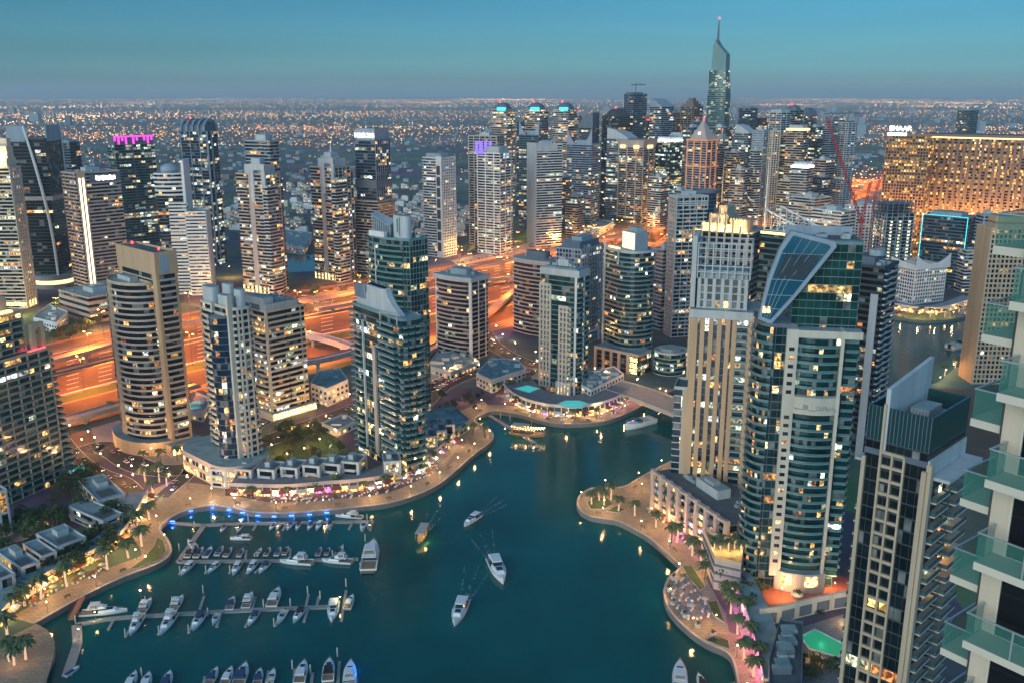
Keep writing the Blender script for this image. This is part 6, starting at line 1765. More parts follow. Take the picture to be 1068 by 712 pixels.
grove([(262, 474), (290, 446), (345, 448), (362, 468), (330, 486), (285, 490)], 30, 'in the dark park between the towers', 1, .55, 1.25)
grove([(95, 545), (130, 530), (135, 560), (110, 590), (60, 600), (90, 575)], 20, 'between the left villas and the arcade', 2)
grove([(45, 520), (80, 500), (105, 480), (90, 540), (60, 560), (20, 560)], 26, 'around the villa gardens at left', 3)
grove([(45, 352), (118, 330), (120, 338), (50, 362)], 18, 'behind the viaduct at far left', 4, .9, 1.3)
grove([(640, 262), (700, 244), (704, 252), (650, 274)], 12, 'beside the highway near the grey slab', 5)
grove([(40, 318), (110, 300), (116, 312), (60, 332)], 14, 'around the mall podium at left', 6, 1, 1.6)
grove([(560, 240), (610, 232), (700, 222), (700, 232), (600, 246)], 22, 'in the plots below the skyline towers', 7, 1.2, 1.8)
grove([(300, 305), (400, 285), (450, 276), (460, 282), (330, 312)], 10, 'around the parking by the small lake', 8)
grove([(700, 498), (720, 500), (740, 520), (700, 515)], 6, 'on the right podium roof garden', 9, .5, .7)
grove([(540, 404), (560, 400), (575, 412), (545, 416)], 7, 'in the garden of the white podium', 10, .6, .8)
# ---------------------------------------------------------------- lamps
mat('lamp_post', (.10, .10, .11), rough=.5, var=0)
def lamp_proto(h, col, gl, watts, double=False, rad=.25):
    t = thing('street_lamp', 'x', 'street lamp', (0, 0, -900))
    b = MB(); b.tube([(0, 0, 0), (0, 0, h*.5), (0, 0, h)], [.12, .09, .06], 'lamp_post')
    if double: b.tube([(-2.2, 0, h+.2), (0, 0, h-.1), (2.2, 0, h+.2)], .06, 'lamp_post', 5)
    p = b.build('post', t)
    for x in ((-2.2, 2.2) if double else (0,)):
        g = MB()
        if double: g.box(x-.45, x+.45, -.2, .2, h+.12, h+.26, gl)
        else: g.loft([[(.24*cos(e_)*cos(a*pi/4), .24*cos(e_)*sin(a*pi/4), h+.3+.24*sin(e_)) for a in range(8)] for e_ in (-1.4, -.7, 0, .7, 1.4)], gl)
        g.build('lamp_head', t)
    return t
LAMPS = {'prom': lamp_proto(4.6, None, 'glow_lamp', 0), 'hw': lamp_proto(13, None, 'glow_sodium', 0, True)}
LAMP_SPEC = {'prom': ((1, .54, .21), 2300, 4.9), 'hw': ((1, .22, .02), 230000, 12.6), 'gold': ((1, .55, .17), 16000, 12.2)}
def lamp(kind, x, y, rot, label, group, scale=1., spec=None, power=1.):
    o = put(LAMPS[kind], x, y, .03, rot, label, group, scale)
    c, w, h = LAMP_SPEC[spec or kind]
    if kind == 'hw' and spec != 'gold': spot_light('lamp_light', (x, y, h*scale+.1), c, w*power, None, .5, 168)
    else: point_light('lamp_light', (x, y, h*scale+.4), c, w*power, None, .35)
    return o
for nm, line, side in (('left', PROM_A, 1), ('right', PROM_B, -1)):
    for i, (x, y, d) in enumerate(walk(offset_line(line, side*2.2), 23, 8)):
        lamp('prom', x, y, d, 'round headed promenade lamp on the %s quay edge, %s from the near end' % (nm, ORD[min(i, 39)] if nm == 'left' else ORD[min(i, 39)]), 'promenade lamps')
    for i, (x, y, d) in enumerate(walk(offset_line(line, side*11.5), 42, 15)):
        lamp('prom', x, y, d, 'round headed lamp by the shops of the %s promenade, %s from near end' % (nm, ORD[min(i, 39)]), 'promenade lamps', power=1.1)
for f, nm, st_ in ((.42, 'median', 66), (.71, 'near verge', 85), (.13, 'far verge', 85), (.94, 'near service road', 110)):
    for i, (x, y, d) in enumerate(walk(lerp(f), st_, 20)):
        if abs(x/y) > .57 or y > 2300: continue
        lamp('hw', x, y, d+pi/2, 'twin armed sodium lamp on the highway %s, %s from the right end' % (nm, ORD[min(i, 39)]), 'highway lamps', 1.9)
for i, (px, py) in enumerate([(520, 280), (490, 276), (455, 283), (540, 268), (480, 268), (505, 262), (330, 318), (355, 305), (375, 300), (600, 252), (640, 244), (560, 246), (680, 236), (740, 226), (760, 240), (800, 250), (830, 262), (870, 262), (60, 325), (100, 345), (200, 318), (225, 312), (20, 330), (60, 300), (160, 300), (240, 290), (580, 256), (620, 244), (660, 240), (700, 236), (720, 232), (780, 246), (816, 252), (845, 256), (500, 258), (540, 252)]):
    x, y = P(px, py); lamp('hw', x, y, i*.7, 'tall twin armed lamp over the golden lit plots beyond the highway', 'plot lamps', 1, 'gold', power=1.5)
for i, (px, py) in enumerate([(100, 468), (125, 498), (140, 508), (215, 486), (178, 508), (330, 436), (390, 418), (440, 406), (475, 392), (515, 364), (560, 386), (620, 394), (665, 405), (250, 465)]):
    x, y = P(px, py); lamp('prom', x, y, 0, 'street lamp with round head beside the inland street, %s from the left' % ORD[i], 'street lamps inland', 1.5, power=3.5)
# ---------------------------------------------------------------- podiums and shops along the water
PALS = {'mix': [(6, 4, 1.8), (7, 5.4, 3.4), (5, 2.4, .7), (6, 5, 4.5), (5, 1.2, 3.6), (6, 3, 1)], 'magenta': [(6, .5, 5), (5, .8, 6), (6, 2.6, 5), (5, 3, 1)], 'warm': [(5, 2.6, .7), (6, 3.6, 1.2), (4, 2, .5)]}
def retail(name, label, line, depth, h, pal, wall='cream', roof='roof', lit=.8, bay=4.2, canopy=True, cat='building', light=None, every=14):
    """a curved row of shops following a shoreline offset; front on the line's right side"""
    ox, oy = line[0]; t = thing(name, label, cat, (ox, oy, 0)); l = [(x-ox, y-oy) for x, y in line]; back = offset_line(l, depth)
    b = MB(); n = len(l)
    for i in range(n-1): b.prism(ccw([l[i], l[i+1], back[i+1], back[i]]), h-1.2, h, wall, top=roof)
    fr, bk = offset_line(l, .25), back
    for i in range(n-1):
        b.face([(fr[i][0], fr[i][1], 0), (fr[i+1][0], fr[i+1][1], 0), (fr[i+1][0], fr[i+1][1], h-1.2), (fr[i][0], fr[i][1], h-1.2)], 'dark')
        b.face([(bk[i][0], bk[i][1], 0), (bk[i+1][0], bk[i+1][1], 0), (bk[i+1][0], bk[i+1][1], h-1.2), (bk[i][0], bk[i][1], h-1.2)], wall)
    pa, pb = offset_line(l, -.3), offset_line(l, .0)
    for i in range(n-1): b.prism(ccw([pa[i], pa[i+1], pb[i+1], pb[i]]), h-1.0, h+.9, wall)
    b.build('wall', t)
    w = walk(l, bay, bay*.5); lights = []
    for i, (x, y, d) in enumerate(w):
        ux, uy = cos(d), sin(d); nx, ny = uy, -ux; q = MB(); a = bay*.38
        on = rnd.random() < lit; c = rnd.choice(PALS[pal]) if on else (0, 0, 0); g = rnd.uniform(.35, .9); c = tuple(v*g for v in c)
        e0 = -.1
        q.face([(x-ux*a-nx*e0, y-uy*a-ny*e0, .25), (x+ux*a-nx*e0, y+uy*a-ny*e0, .25), (x+ux*a-nx*e0, y+uy*a-ny*e0, min(h-1.5, 3.6)), (x-ux*a-nx*e0, y-uy*a-ny*e0, min(h-1.5, 3.6))], 'g_shop', c)
        q.build('shopfront', t)
        m = MB(); px_, py_ = x+ux*bay*.5, y+uy*bay*.5; m.prism(ccw([(px_-ux*.3, py_-uy*.3), (px_+ux*.3, py_+uy*.3), (px_+ux*.3+nx*.6, py_+uy*.3+ny*.6), (px_-ux*.3+nx*.6, py_-uy*.3+ny*.6)]), 0, h-1.25, wall); m.build('column', t)
        if canopy and i % 2 == 0:
            cm = rnd.choice(['white', 'pale_grey', 'deck_red', 'mauve']); m = MB(); z = 3.1
            m.loft([[(x-ux*a*1.6+nx*.2, y-uy*a*1.6+ny*.2, z+.5), (x+ux*a*1.6+nx*.2, y+uy*a*1.6+ny*.2, z+.5), (x+ux*a*1.6+nx*.2, y+uy*a*1.6+ny*.2, z+.62), (x-ux*a*1.6+nx*.2, y-uy*a*1.6+ny*.2, z+.62)],
                    [(x-ux*a*1.6+nx*3.2, y-uy*a*1.6+ny*3.2, z-.3), (x+ux*a*1.6+nx*3.2, y+uy*a*1.6+ny*3.2, z-.3), (x+ux*a*1.6+nx*3.2, y+uy*a*1.6+ny*3.2, z-.2), (x-ux*a*1.6+nx*3.2, y-uy*a*1.6+ny*3.2, z-.2)]], cm); m.build('awning', t)
    if light:
        for (x, y, d) in walk(l, every, 4):
            lights.append(point_light('shop_light', (x+sin(d)*2.4, y-cos(d)*2.4, 2.6), light[0] if not isinstance(light[0], list) else rnd.choice(light[0]), light[1], t, .4))
    return t
def sub(line, a, b):
    """part of a dense line between fractions a and b"""
    n = len(line); return line[int(a*n):max(int(a*n)+2, int(b*n))]
WL = [(1, .55, .22), (1, .66, .34), (1, .45, .15)]
# left arcade
l_arc = smooth([P(*p) for p in [(0, 655), (22, 628), (60, 604), (95, 588), (122, 572), (136, 556), (146, 538), (155, 522)]], 2)
retail('arcade', 'cream one storey arcade of lit shops along the left promenade behind the light wrapped palms', l_arc, 9, 5.4, 'warm', 'cream', 'roof', .85, 4.6, True, light=(WL, 420), every=16)
l_cur = smooth([P(*p) for p in [(240, 516), (262, 517), (300, 518), (340, 514), (375, 512), (400, 508), (425, 498), (446, 486), (462, 474), (474, 462)]], 2)
retail('restaurant_row', 'long curved row of brightly lit restaurants under the terraces at the water bend', l_cur, 13, 6.2, 'mix', 'mauve', 'paving_grey', .95, 4.4, True, light=([(1, .6, .3), (1, .45, .15), (1, .75, .5), (1, .3, .2)], 520), every=11)
l_pod = smooth([P(*p) for p in [(525, 410), (535, 422), (552, 429), (572, 434), (600, 435), (620, 433), (640, 427), (658, 416)]], 2)
retail('waterfront_podium', 'round white podium with lit shopfronts and magenta corner below the cream corner tower', l_pod, 22, 7.5, 'mix', 'pale_grey', 'paving_grey', .95, 4.4, True, light=([(1, .55, .25), (1, .62, .35)], 620), every=13)
l_r2 = smooth([P(*p) for p in [(796, 720), (790, 690), (782, 660), (772, 632), (762, 612), (750, 596)]], 2)
retail('promenade_shops', 'row of magenta and white lit shops at the lower right promenade', l_r2[::-1], 9, 5, 'magenta', 'mauve', 'roof', .95, 4.4, False, light=([(1, .2, .5), (1, .5, .3), (1, .12, .6)], 520), every=14)
# pool terrace on the round podium
def pool(label, pts, z, m, cat='pool', light=None):
    l = [P(p[0], p[1], z) for p in pts]; t = thing('swimming_pool', label, cat, (l[0][0], l[0][1], z)); l = ccw([(x-l[0][0], y-l[0][1]) for x, y in l])
    b = MB(); o = offset(l, .8)
    for i in range(len(l)):
        j = (i+1) % len(l); b.prism(ccw([l[i], l[j], o[j], o[i]]), .02, .3, 'white')
    b.build('pool_edge', t)
    b = MB(); b.face([(x, y, .12) for x, y in l], m); b.build('pool_water', t)
    if light: point_light('pool_light', (sum(p[0] for p in l)/len(l), sum(p[1] for p in l)/len(l), 1.6), light[0], light[1], t, .5)
    return t
pool('turquoise lit pool on the round white podium terrace', [(581, 422), (592, 425), (606, 425), (613, 421), (604, 418), (590, 418)], 7.6, 'glow_pool', light=((.1, .8, 1), 160))
pool('small pale lit pool in the podium garden', [(538, 405), (550, 402), (562, 405), (552, 409)], 7.6, 'glow_pool')
pool('turquoise pool on the low deck behind the tan round tower', [(198, 420), (208, 418), (209, 425), (199, 427)], 5, 'glow_pool')
pool('pale turquoise lit pool beside the broad left tower', [(72, 489), (86, 484), (90, 487), (80, 493), (70, 493)], .2, 'glow_pool', light=((.5, 1, .6), 900))
pool('green lit pool in the villa garden at left', [(22, 536), (30, 537), (28, 541), (20, 540)], .2, 'glow_green_pool', light=((.2, 1, .5), 300))
pool('second turquoise pool in the villa garden at left', [(26, 543), (38, 542), (38, 547), (28, 548)], .2, 'glow_pool', light=((.3, 1, .7), 300))

# terraced houses above the restaurant row
def house(name, label, xe, yt, yb, pl, pr, az, floors=2, z0=0., wall='pale_grey', lit=.25, cat='house', group=None, stair=True, hi=True, D=None, W=None):
    t = Tower(name, label, xe, yt, yb, pl, pr, az=az, hi=hi, cat=cat, group=group, W=W, D=D)
    W_, D_, h = t.W, t.D, t.h
    t.body(rect(W_, D_), 0, h, by(f=dict(bay=3.2, solid=[(0, .14), (.86, 1)], balc=[(.2, .8, 1.4)]), r=dict(bay=3.4, solid=[(0, .2), (.8, 1)])), wall=wall, bh=1.0, bp=.15, fh=max(3, h/floors), lit=lit, gain=2.2, glass='g_dark', parapet=.9, rail=wall)
    m = MB(); m.box(-W_*.3, -W_*.02, -D_*.1, D_*.3, h+.36, h+3, wall, top='roof'); t.part('stair_house', m) if stair else None
    m = MB(); m.box(W_*.08, W_*.36, -D_*.3, D_*.3, h+.37, h+.6, 'roof_dark', top='roof_dark'); t.part('roof_deck', m)
    t.finish(); return t
TH = [(236, 500, 515), (262, 500, 516), (286, 500, 517), (310, 498, 516), (333, 496, 515), (354, 494, 513), (374, 492, 512)]
for i, (x, yt, yb) in enumerate(TH):
    house('terrace_house', 'grey terraced house with stepped decks above the restaurants, %s from the left' % ORD[i], x, yt-8, yb-6, 20, 8, az=-78, floors=3, group='terraced houses', lit=.25, W=9.5, D=12)
for i, (x, yt, yb) in enumerate([(418, 482, 503), (432, 472, 494), (445, 464, 486), (456, 456, 478), (466, 450, 470), (474, 444, 462)]):
    house('terrace_house', 'teal shaded stepped house right of the shorter teal tower, %s from the left' % ORD[i], x, yt, yb, 20, 8, az=-128 if False else -100, floors=2, group='terraced houses', lit=.3, W=9, D=13)
def roofs_block(label, pts, h, wall='pale_grey', roof='roof', name='low_block', seed=1, boxes=12):
    l = [P(p[0], p[1]) for p in pts]; ox, oy = l[0]; t = thing(name, label, 'building', (ox, oy, 0)); l = ccw([(x-ox, y-oy) for x, y in l]); q = random.Random(seed)
    b = MB(); b.prism(l, 0, h, wall, top=roof); i2 = offset(l, -.35)
    for i in range(len(l)):
        j = (i+1) % len(l); b.prism([l[i], l[j], i2[j], i2[i]], h+.005, h+1, wall)
    b.build('wall', t)
    w = MB(); o = offset(l, .05)
    for i in range(len(l)):
        a, c = o[i], o[(i+1) % len(l)]; L = hypot(c[0]-a[0], c[1]-a[1]); n = int(L/4)
        for k in range(n):
            for f in range(int(h/3.6)):
                u0, u1 = (k+.25)/n, (k+.75)/n; z = 1+f*3.6
                col = tuple(v*q.uniform(.3, .6) for v in q.choice(PALS['warm'])) if q.random() < .3 else (0, 0, 0)
                w.face([(a[0]+(c[0]-a[0])*u0, a[1]+(c[1]-a[1])*u0, z), (a[0]+(c[0]-a[0])*u1, a[1]+(c[1]-a[1])*u1, z), (a[0]+(c[0]-a[0])*u1, a[1]+(c[1]-a[1])*u1, z+1.8), (a[0]+(c[0]-a[0])*u0, a[1]+(c[1]-a[1])*u0, z+1.8)], 'g_shop', col)
    if w.f: tag(w.build('window', t), kind='stuff')
    xs = [p[0] for p in l]; ys = [p[1] for p in l]; k = 0
    for _ in range(boxes*12):
        if k >= boxes: break
        x, y = q.uniform(min(xs), max(xs)), q.uniform(min(ys), max(ys)); s1, s2 = q.uniform(1.2, 3.2), q.uniform(1.2, 3)
        if not all(inside((x+a*s1, y+c*s2), offset(l, -.6)) for a in (-1, 1) for c in (-1, 1)): continue
        m = MB(); hh = q.uniform(1, 3); m.box(x-s1, x+s1, y-s2, y+s2, h+.02+k*.003, h+hh, 'equip' if q.random() < .5 else wall, top='roof'); m.build('roof_unit', t); k += 1
    return t
roofs_block('white two storey block with small square windows left of the cream corner tower', [(497, 402), (513, 410), (548, 398), (541, 388), (512, 386)], 9, 'white', seed=3, boxes=14)
roofs_block('white low wing with flat teal roof right of the cream corner tower', [(606, 418), (616, 424), (650, 406), (640, 398), (612, 404)], 11, 'white', seed=4, boxes=12)
roofs_block('white station block with dark window bands by the footbridge', [(325, 418), (342, 424), (364, 414), (356, 402), (334, 404)], 12, 'white', seed=5, boxes=4)
roofs_block('teal roofed terrace slab below the taller teal tower', [(392, 470), (432, 486), (490, 448), (470, 432), (430, 444)], 6, 'teal_wall', 'roof', seed=6, boxes=14)
roofs_block('low grey retail block by the car park behind the taller teal tower', [(446, 388), (470, 396), (500, 384), (480, 372), (455, 376)], 5, 'pale_grey', seed=7, boxes=14)
roofs_block('grey deck building behind the tan round tower', [(194, 436), (212, 440), (222, 424), (204, 416)], 5, 'pale_grey', seed=8, boxes=2)
roofs_block('low white garden pavilion at the park edge', [(336, 448), (352, 456), (372, 446), (360, 438)], 4, 'white', seed=9, boxes=2)
roofs_block('flat roofed depot beside the small lake', [(290, 262), (318, 266), (326, 250), (296, 246)], 9, 'pale_grey', seed=10, boxes=10)
roofs_block('long low depot right of the small lake', [(372, 264), (384, 268), (388, 252), (374, 250)], 9, 'pale_grey', seed=11, boxes=5)
roofs_block('white roofed showroom beside the highway at left', [(36, 342), (60, 348), (72, 336), (52, 328)], 9, 'white', seed=12, boxes=6)
roofs_block('low white blocks behind the skyline podiums', [(590, 240), (625, 246), (640, 238), (608, 232)], 9, 'white', seed=13, boxes=10)
roofs_block('white low block left of the grey slab foot', [(690, 335), (704, 342), (716, 334), (700, 326)], 14, 'bluegrey', seed=14, boxes=4)
# villas at left
V = [('white flat roofed villa block with stepped parapet roofs, uppermost of the left villas', 103, 524, 537, 18, 26, -40), ('white villa with long dark roof terrace, second from the top of the left villas', 108, 545, 558, 32, 20, -55),
     ('white villa with dark gravel roof and lit corner beside the arcade', 60, 572, 590, 18, 28, -50), ('white villa with brown roof deck left of the gravel roofed villa', 44, 582, 600, 16, 14, -50),
     ('white villa with green roof lawn at the lower left', 22, 594, 612, 20, 18, -50), ('dark shaded villa cut by the left picture edge', -2, 606, 628, 12, 16, -50), ('cream villa tower block at the left picture edge above the gardens', -4, 515, 560, 10, 10, -50)]
for i, (lab, xe, yt, yb, pl, pr, az) in enumerate(V):
    house('villa', lab, xe, yt, yb, pl, pr, az, floors=2, wall='pale_grey', lit=.25, group=None, stair=i % 2 == 0, cat='villa')
# four storey framed podium right
def framed_podium():
    t = Tower('apartment_block', 'four storey grey block of deep framed bays along the right promenade', 762, 548, 588, 92, 26, az=-22, hi=True, cat='building', D=26)
    W, D, h = t.W, t.D, t.h
    t.body(rect(W, D), 0, h, by(f=dict(bay=W/24, balc=[(.02, .98, 1.2)], lit=.2), r=dict(bay=3.4, balc=[(.1, .9, 1.2)])), wall='slate', bh=.7, lit=.12, glass='g_dark', rail='rail_dark', parapet=0, roof='roof_dark')
    for k in range(9):
        x = -W/2+1.2+k*(W-2.4)/8; m = MB(); m.box(x-1.1, x+1.1, -D/2-2.2, -D/2-.18, 0, h+2.2, 'mauve'); t.part('frame_pier', m)
    for k in range(8):
        x = -W/2+1.2+k*(W-2.4)/8; m = MB(); m.box(x+1.1, x+(W-2.4)/8-1.1, -D/2-2.1, -D/2-.2, h+.4, h+1.6, 'mauve'); t.part('frame_beam', m)
    q = MB()
    for k in range(8):
        x = -W/2+2.5+k*(W-2.4)/8
        q.face([(x, -D/2-.22, .8), (x+5, -D/2-.22, .8), (x+5, -D/2-.22, 3.4), (x, -D/2-.22, 3.4)], 'g_shop', (4, 2.2, .7))
    t.part('shopfront', q)
    t.equip(W*.8, D*.7, h, 10)
    t.finish()
    for k in range(5): 
        point_light('terrace_light', t.world((-W*.4+k*W*.2, -D/2-4, 3.2)), (1, .55, .22), 700, None, .4)
framed_podium()
# lit garden terrace between the towers
def terrace():
    c = [P(734, 552, 14), P(746, 582, 14), P(773, 588, 14), P(776, 566, 14)]; ox, oy = c[0]
    t = thing('garden_terrace', 'golden lit roof terrace with palms between the framed block and the slanted tower', 'building', (ox, oy, 0)); l = ccw([(x-ox, y-oy) for x, y in c])
    b = MB(); b.prism(l, 0, 13, 'mauve', top='paving'); b.build('wall', t)
    b = MB(); i2 = offset(l, -.5)
    for i in range(4): j = (i+1) % 4; b.prism([l[i], l[j], i2[j], i2[i]], 13.01, 14.6, 'sandstone')
    b.build('parapet', t)
    for k in range(3):
        z = 2+k*3.6; b = MB(); b.prism(offset(l, .6), z+1.6, z+2.3, 'slate'); b.build('floor_band', t)
    mx_, my_ = sum(p[0] for p in l)/4, sum(p[1] for p in l)/4
    for dx in (-5, 0, 5): point_light('terrace_light', (mx_+dx, my_-2, 16), (1, .62, .16), 1500, t, .4)
    for k, (dx, dy) in enumerate([(-5, 0), (-2, 2), (1, -1), (4, 1), (6, -2), (-3, -3)]):
        put(PALM_LIT[k % 2], ox+mx_+dx, oy+my_+dy, 13.05, k, 'light wrapped palm on the golden lit roof terrace, %s of six' % ORD[k], 'palm trees along the promenades', .75)
terrace()
# forecourt, pool deck and curved wall below the slanted tower
sheet('forecourt', [P(*p) for p in [(780, 612), (806, 640), (880, 628), (900, 606), (860, 596), (800, 600)]], .02, 'deck_red')
for i, (px, py) in enumerate([(815, 622), (845, 618), (870, 616)]):
    x, y = P(px, py); lamp('prom', x, y, 0, 'lamp on the red forecourt below the slanted tower, %s from the left' % ORD[i], 'forecourt lamps', .8, power=2.2)
def curved_wall():
    l = smooth([P(*p) for p in [(792, 652), (810, 650), (840, 642), (875, 634), (905, 630)]], 2); ox, oy = l[0]
    t = thing('retaining_wall', 'pale curved two storey wall with shuttered openings below the red forecourt', 'wall', (ox, oy, 0)); l = [(x-ox, y-oy) for x, y in l]
    b = MB(); o = offset_line(l, 1.0)
    for i in range(len(l)-1): b.prism(ccw([l[i], l[i+1], o[i+1], o[i]]), 0, 7.2, 'cream')
    b.build('wall', t)
    for (x, y, d) in walk(l, 8.5, 4):
        m = MB(); u, n = (cos(d), sin(d)), (sin(d), -cos(d))
        m.prism(ccw([(x-u[0]*3+n[0]*.12, y-u[1]*3+n[1]*.12), (x+u[0]*3+n[0]*.12, y+u[1]*3+n[1]*.12), (x+u[0]*3-n[0]*.1, y+u[1]*3-n[1]*.1), (x-u[0]*3-n[0]*.1, y-u[1]*3-n[1]*.1)]), .6, 5, 'slate'); m.build('shutter', t)
curved_wall()
sheet('pool_deck', [P(*p) for p in [(808, 662), (880, 640), (910, 660), (905, 730), (830, 730), (812, 700)]], .03, 'paving_grey')
pool('green lit swimming pool on the deck below the slanted tower', [(836, 664), (850, 657), (880, 672), (874, 684), (845, 676)], .1, 'glow_green_pool', light=((.1, 1, .5), 600))
pool('small round lit pool beside the green pool', [(822, 654), (830, 652), (832, 657), (825, 659)], .1, 'glow_pool')
roofs_block('dark glazed low wing at the lower right promenade corner', [(800, 712), (812, 668), (836, 672), (834, 740), (800, 740)], 9, 'slate', 'roof_dark', seed=21, boxes=9)
for i, (px, py) in enumerate([(826, 668), (832, 676), (840, 684), (850, 688), (862, 692), (872, 690), (818, 660), (856, 640), (846, 636), (834, 690)]):
    x, y = P(px, py); put(BUSH, x, y, .03, i, 'dark clipped shrub around the green lit pool, %s counted clockwise' % ORD[i], 'shrubs by the pool', 1.1)
# big round planter on the forecourt
def planter(px, py, lab, r=2.6):
    x, y = P(px, py); t = thing('planter', lab, 'planter', (x, y, .03)); b = MB(); b.cyl(0, 0, 0, 1.3, r*.75, 'pale_grey', 16, r); b.build('bowl', t)
    c = crown_mesh(r*.7, 1.6, 160, 'leaf', int(px)).build('foliage', t); c.location = (0, 0, 1.4)
planter(831, 622, 'big white bowl planter on the red forecourt')
for i, p in enumerate([(700, 604), (696, 616), (700, 630), (712, 643), (726, 654), (742, 663)]): planter(p[0]+2, p[1], 'round stone planter on the rim of the cafe terrace, %s from the top' % ORD[i], 1.2)
mat('canvas_pale', (.50, .48, .44), rough=.9)
# cafe umbrellas and tables
def make_umbrella(m, name='parasol'):
    t = thing(name, 'x', 'parasol', (0, 0, -900)); b = MB(); b.cyl(0, 0, 0, 2.7, .06, 'lamp_post', 6); b.build('pole', t)
    b = MB(); b.loft([[(1.6*cos(a*pi/4), 1.6*sin(a*pi/4), 2.3) for a in range(8)], [(.9*cos(a*pi/4), .9*sin(a*pi/4), 2.65) for a in range(8)], [(.06*cos(a*pi/4), .06*sin(a*pi/4), 2.95) for a in range(8)]], m); b.build('canopy', t)
    b = MB(); b.cyl(0, 0, 0, .12, .35, 'dark', 10); b.build('base', t)
    for cx_, cy_ in ((.9, .3), (-.8, -.5)): b = MB(); b.cyl(cx_, cy_, 0, .74, .5, 'white', 10); b.build('table', t)
    return t
mat('canvas_grey', (.13, .16, .20), rough=.9); UM = {'white': make_umbrella('canvas_pale'), 'deck_red': make_umbrella('deck_red'), 'bluegrey': make_umbrella('canvas_grey')}
def umbrellas(poly, n, kinds, where, seed, z=.05):
    q = random.Random(seed); W_ = [P(*p) for p in poly]; xs = [p[0] for p in W_]; ys = [p[1] for p in W_]; got = []; tr = 0
    while len(got) < n and tr < 4000:
        tr += 1; x, y = q.uniform(min(xs), max(xs)), q.uniform(min(ys), max(ys))
        if not inside((x, y), W_) or any(hypot(x-a, y-b) < 3.6 for a, b in got): continue
        got.append((x, y)); k = q.choice(kinds)
        put(UM[k], x, y, z, q.uniform(0, 1), '%s cafe parasol %s' % ({'white': 'white', 'deck_red': 'red', 'bluegrey': 'blue grey'}[k], where), 'parasols '+where)
umbrellas([(704, 606), (716, 602), (732, 622), (742, 640), (728, 650), (710, 640), (700, 622)], 26, ['bluegrey', 'bluegrey', 'white'], 'on the round cafe terrace', 1)
umbrellas([(270, 524), (300, 526), (340, 522), (400, 515), (440, 500), (460, 486), (452, 484), (420, 500), (370, 516), (300, 520)], 36, ['white', 'deck_red'], 'outside the curved restaurant row', 2)
umbrellas([(545, 432), (565, 437), (600, 439), (640, 433), (660, 424), (655, 421), (630, 432), (575, 435)], 16, ['white', 'deck_red'], 'below the round white podium', 3)
umbrellas([(676, 534), (700, 552), (722, 574), (728, 572), (704, 550), (684, 535)], 12, ['white', 'deck_red'], 'outside the framed block', 4)
umbrellas([(30, 634), (70, 612), (110, 596), (108, 592), (66, 608), (28, 630)], 10, ['white', 'deck_red'], 'along the left arcade', 5)
for i, (px, py) in enumerate([(716, 616), (722, 632), (712, 630), (728, 642)]): point_light('terrace_light', (*P(px, py), 3.0), (.8, .55, .8), 120, None, .3)
for c_, pts in (((1, .05, .75), [(706, 562), (735, 580), (640, 428), (655, 420), (660, 416)]), ((1, .05, .35), [(775, 664), (785, 690), (790, 706)]), ((.25, .1, 1), [(748, 600), (176, 507), (720, 380), (525, 350)]), ((1, .9, .8), [(345, 470), (222, 524), (250, 526), (500, 384), (520, 352), (535, 356)])):
    for px, py in pts: point_light('sign_light', (*P(px, py), 3.2), c_, 900, None, .4)
# benches on the promenade
def make_bench():
    t = thing('bench', 'x', 'bench', (0, 0, -900)); b = MB(); b.box(-1.1, 1.1, -.25, .25, .40, .48, 'brown'); b.build('seat', t); b = MB(); b.box(-1.1, 1.1, .2, .26, .5, .9, 'brown'); b.build('backrest', t)
    for x in (-.9, .9): b = MB(); b.box(x-.05, x+.05, -.22, .22, 0, .395, 'dark'); b.build('leg', t)
    return t
BENCH = make_bench()
for nm, line, side in (('left', PROM_A, 1), ('right', PROM_B, -1)):
    for i, (x, y, d) in enumerate(walk(offset_line(line, side*5.2), 26, 20)):
        put(BENCH, x, y, .03, d, 'brown slatted bench on the %s promenade, %s from the near end' % (nm, ORD[min(i, 39)]), 'promenade benches', 1.3)
# blue quay lights
for i, (px, py) in enumerate([(176, 568), (180, 541), (199, 530), (222, 527), (239, 529), (253, 532), (269, 535), (286, 536), (304, 535), (323, 534), (341, 532), (168, 580)]):
    x, y = P(px, py); t = thing('quay_light', 'blue flood lamp under the quay edge, %s from the left' % ORD[i], 'quay light', (x, y, -.9)); 
    b = MB(); b.box(-1.1, 1.1, -.62, -.3, -.15, .25, 'glow_blue'); b.build('lamp_head', t); b = MB(); b.box(-1.2, 1.2, -.3, .2, -.2, .3, 'dark'); b.build('housing', t)
    point_light('blue_light', (0, -1.1, .1), (.03, .14, 1), 420, t, .3)

# far dock quay: restaurants and lamps
l_f = smooth([P(*p) for p in [(932, 322), (945, 325), (962, 327), (980, 327), (1000, 322), (1016, 315)]], 2)
retail('quay_restaurants', 'low lit restaurant row on the far dock below the neon tower', l_f, 12, 5, 'warm', 'cream', 'roof', .95, 5, True, light=(WL, 1500), every=16)
for i, (px, py) in enumerate([(940, 329), (958, 332), (976, 333), (994, 331), (1012, 326), (1026, 319), (980, 400), (986, 392), (994, 386), (1004, 380), (1014, 377)]):
    x, y = P(px, py); lamp('prom', x, y, 0, 'promenade lamp on the far basin quays, %s from the left' % ORD[i], 'promenade lamps', 1, power=2)

for i, (px, py) in enumerate([(30, 560), (50, 552), (62, 566), (20, 578), (88, 536), (112, 556), (8, 600), (36, 606), (66, 596), (90, 584), (120, 566), (146, 530), (160, 520), (140, 545), (295, 470), (330, 462), (350, 486), (360, 440), (392, 455), (230, 500), (420, 440), (520, 398), (548, 408), (480, 420), (452, 440)]):
    point_light('garden_light', (*P(px, py), 3.0), (1, .55, .2) if i % 4 else (.9, 1, .6), 700, None, .3)

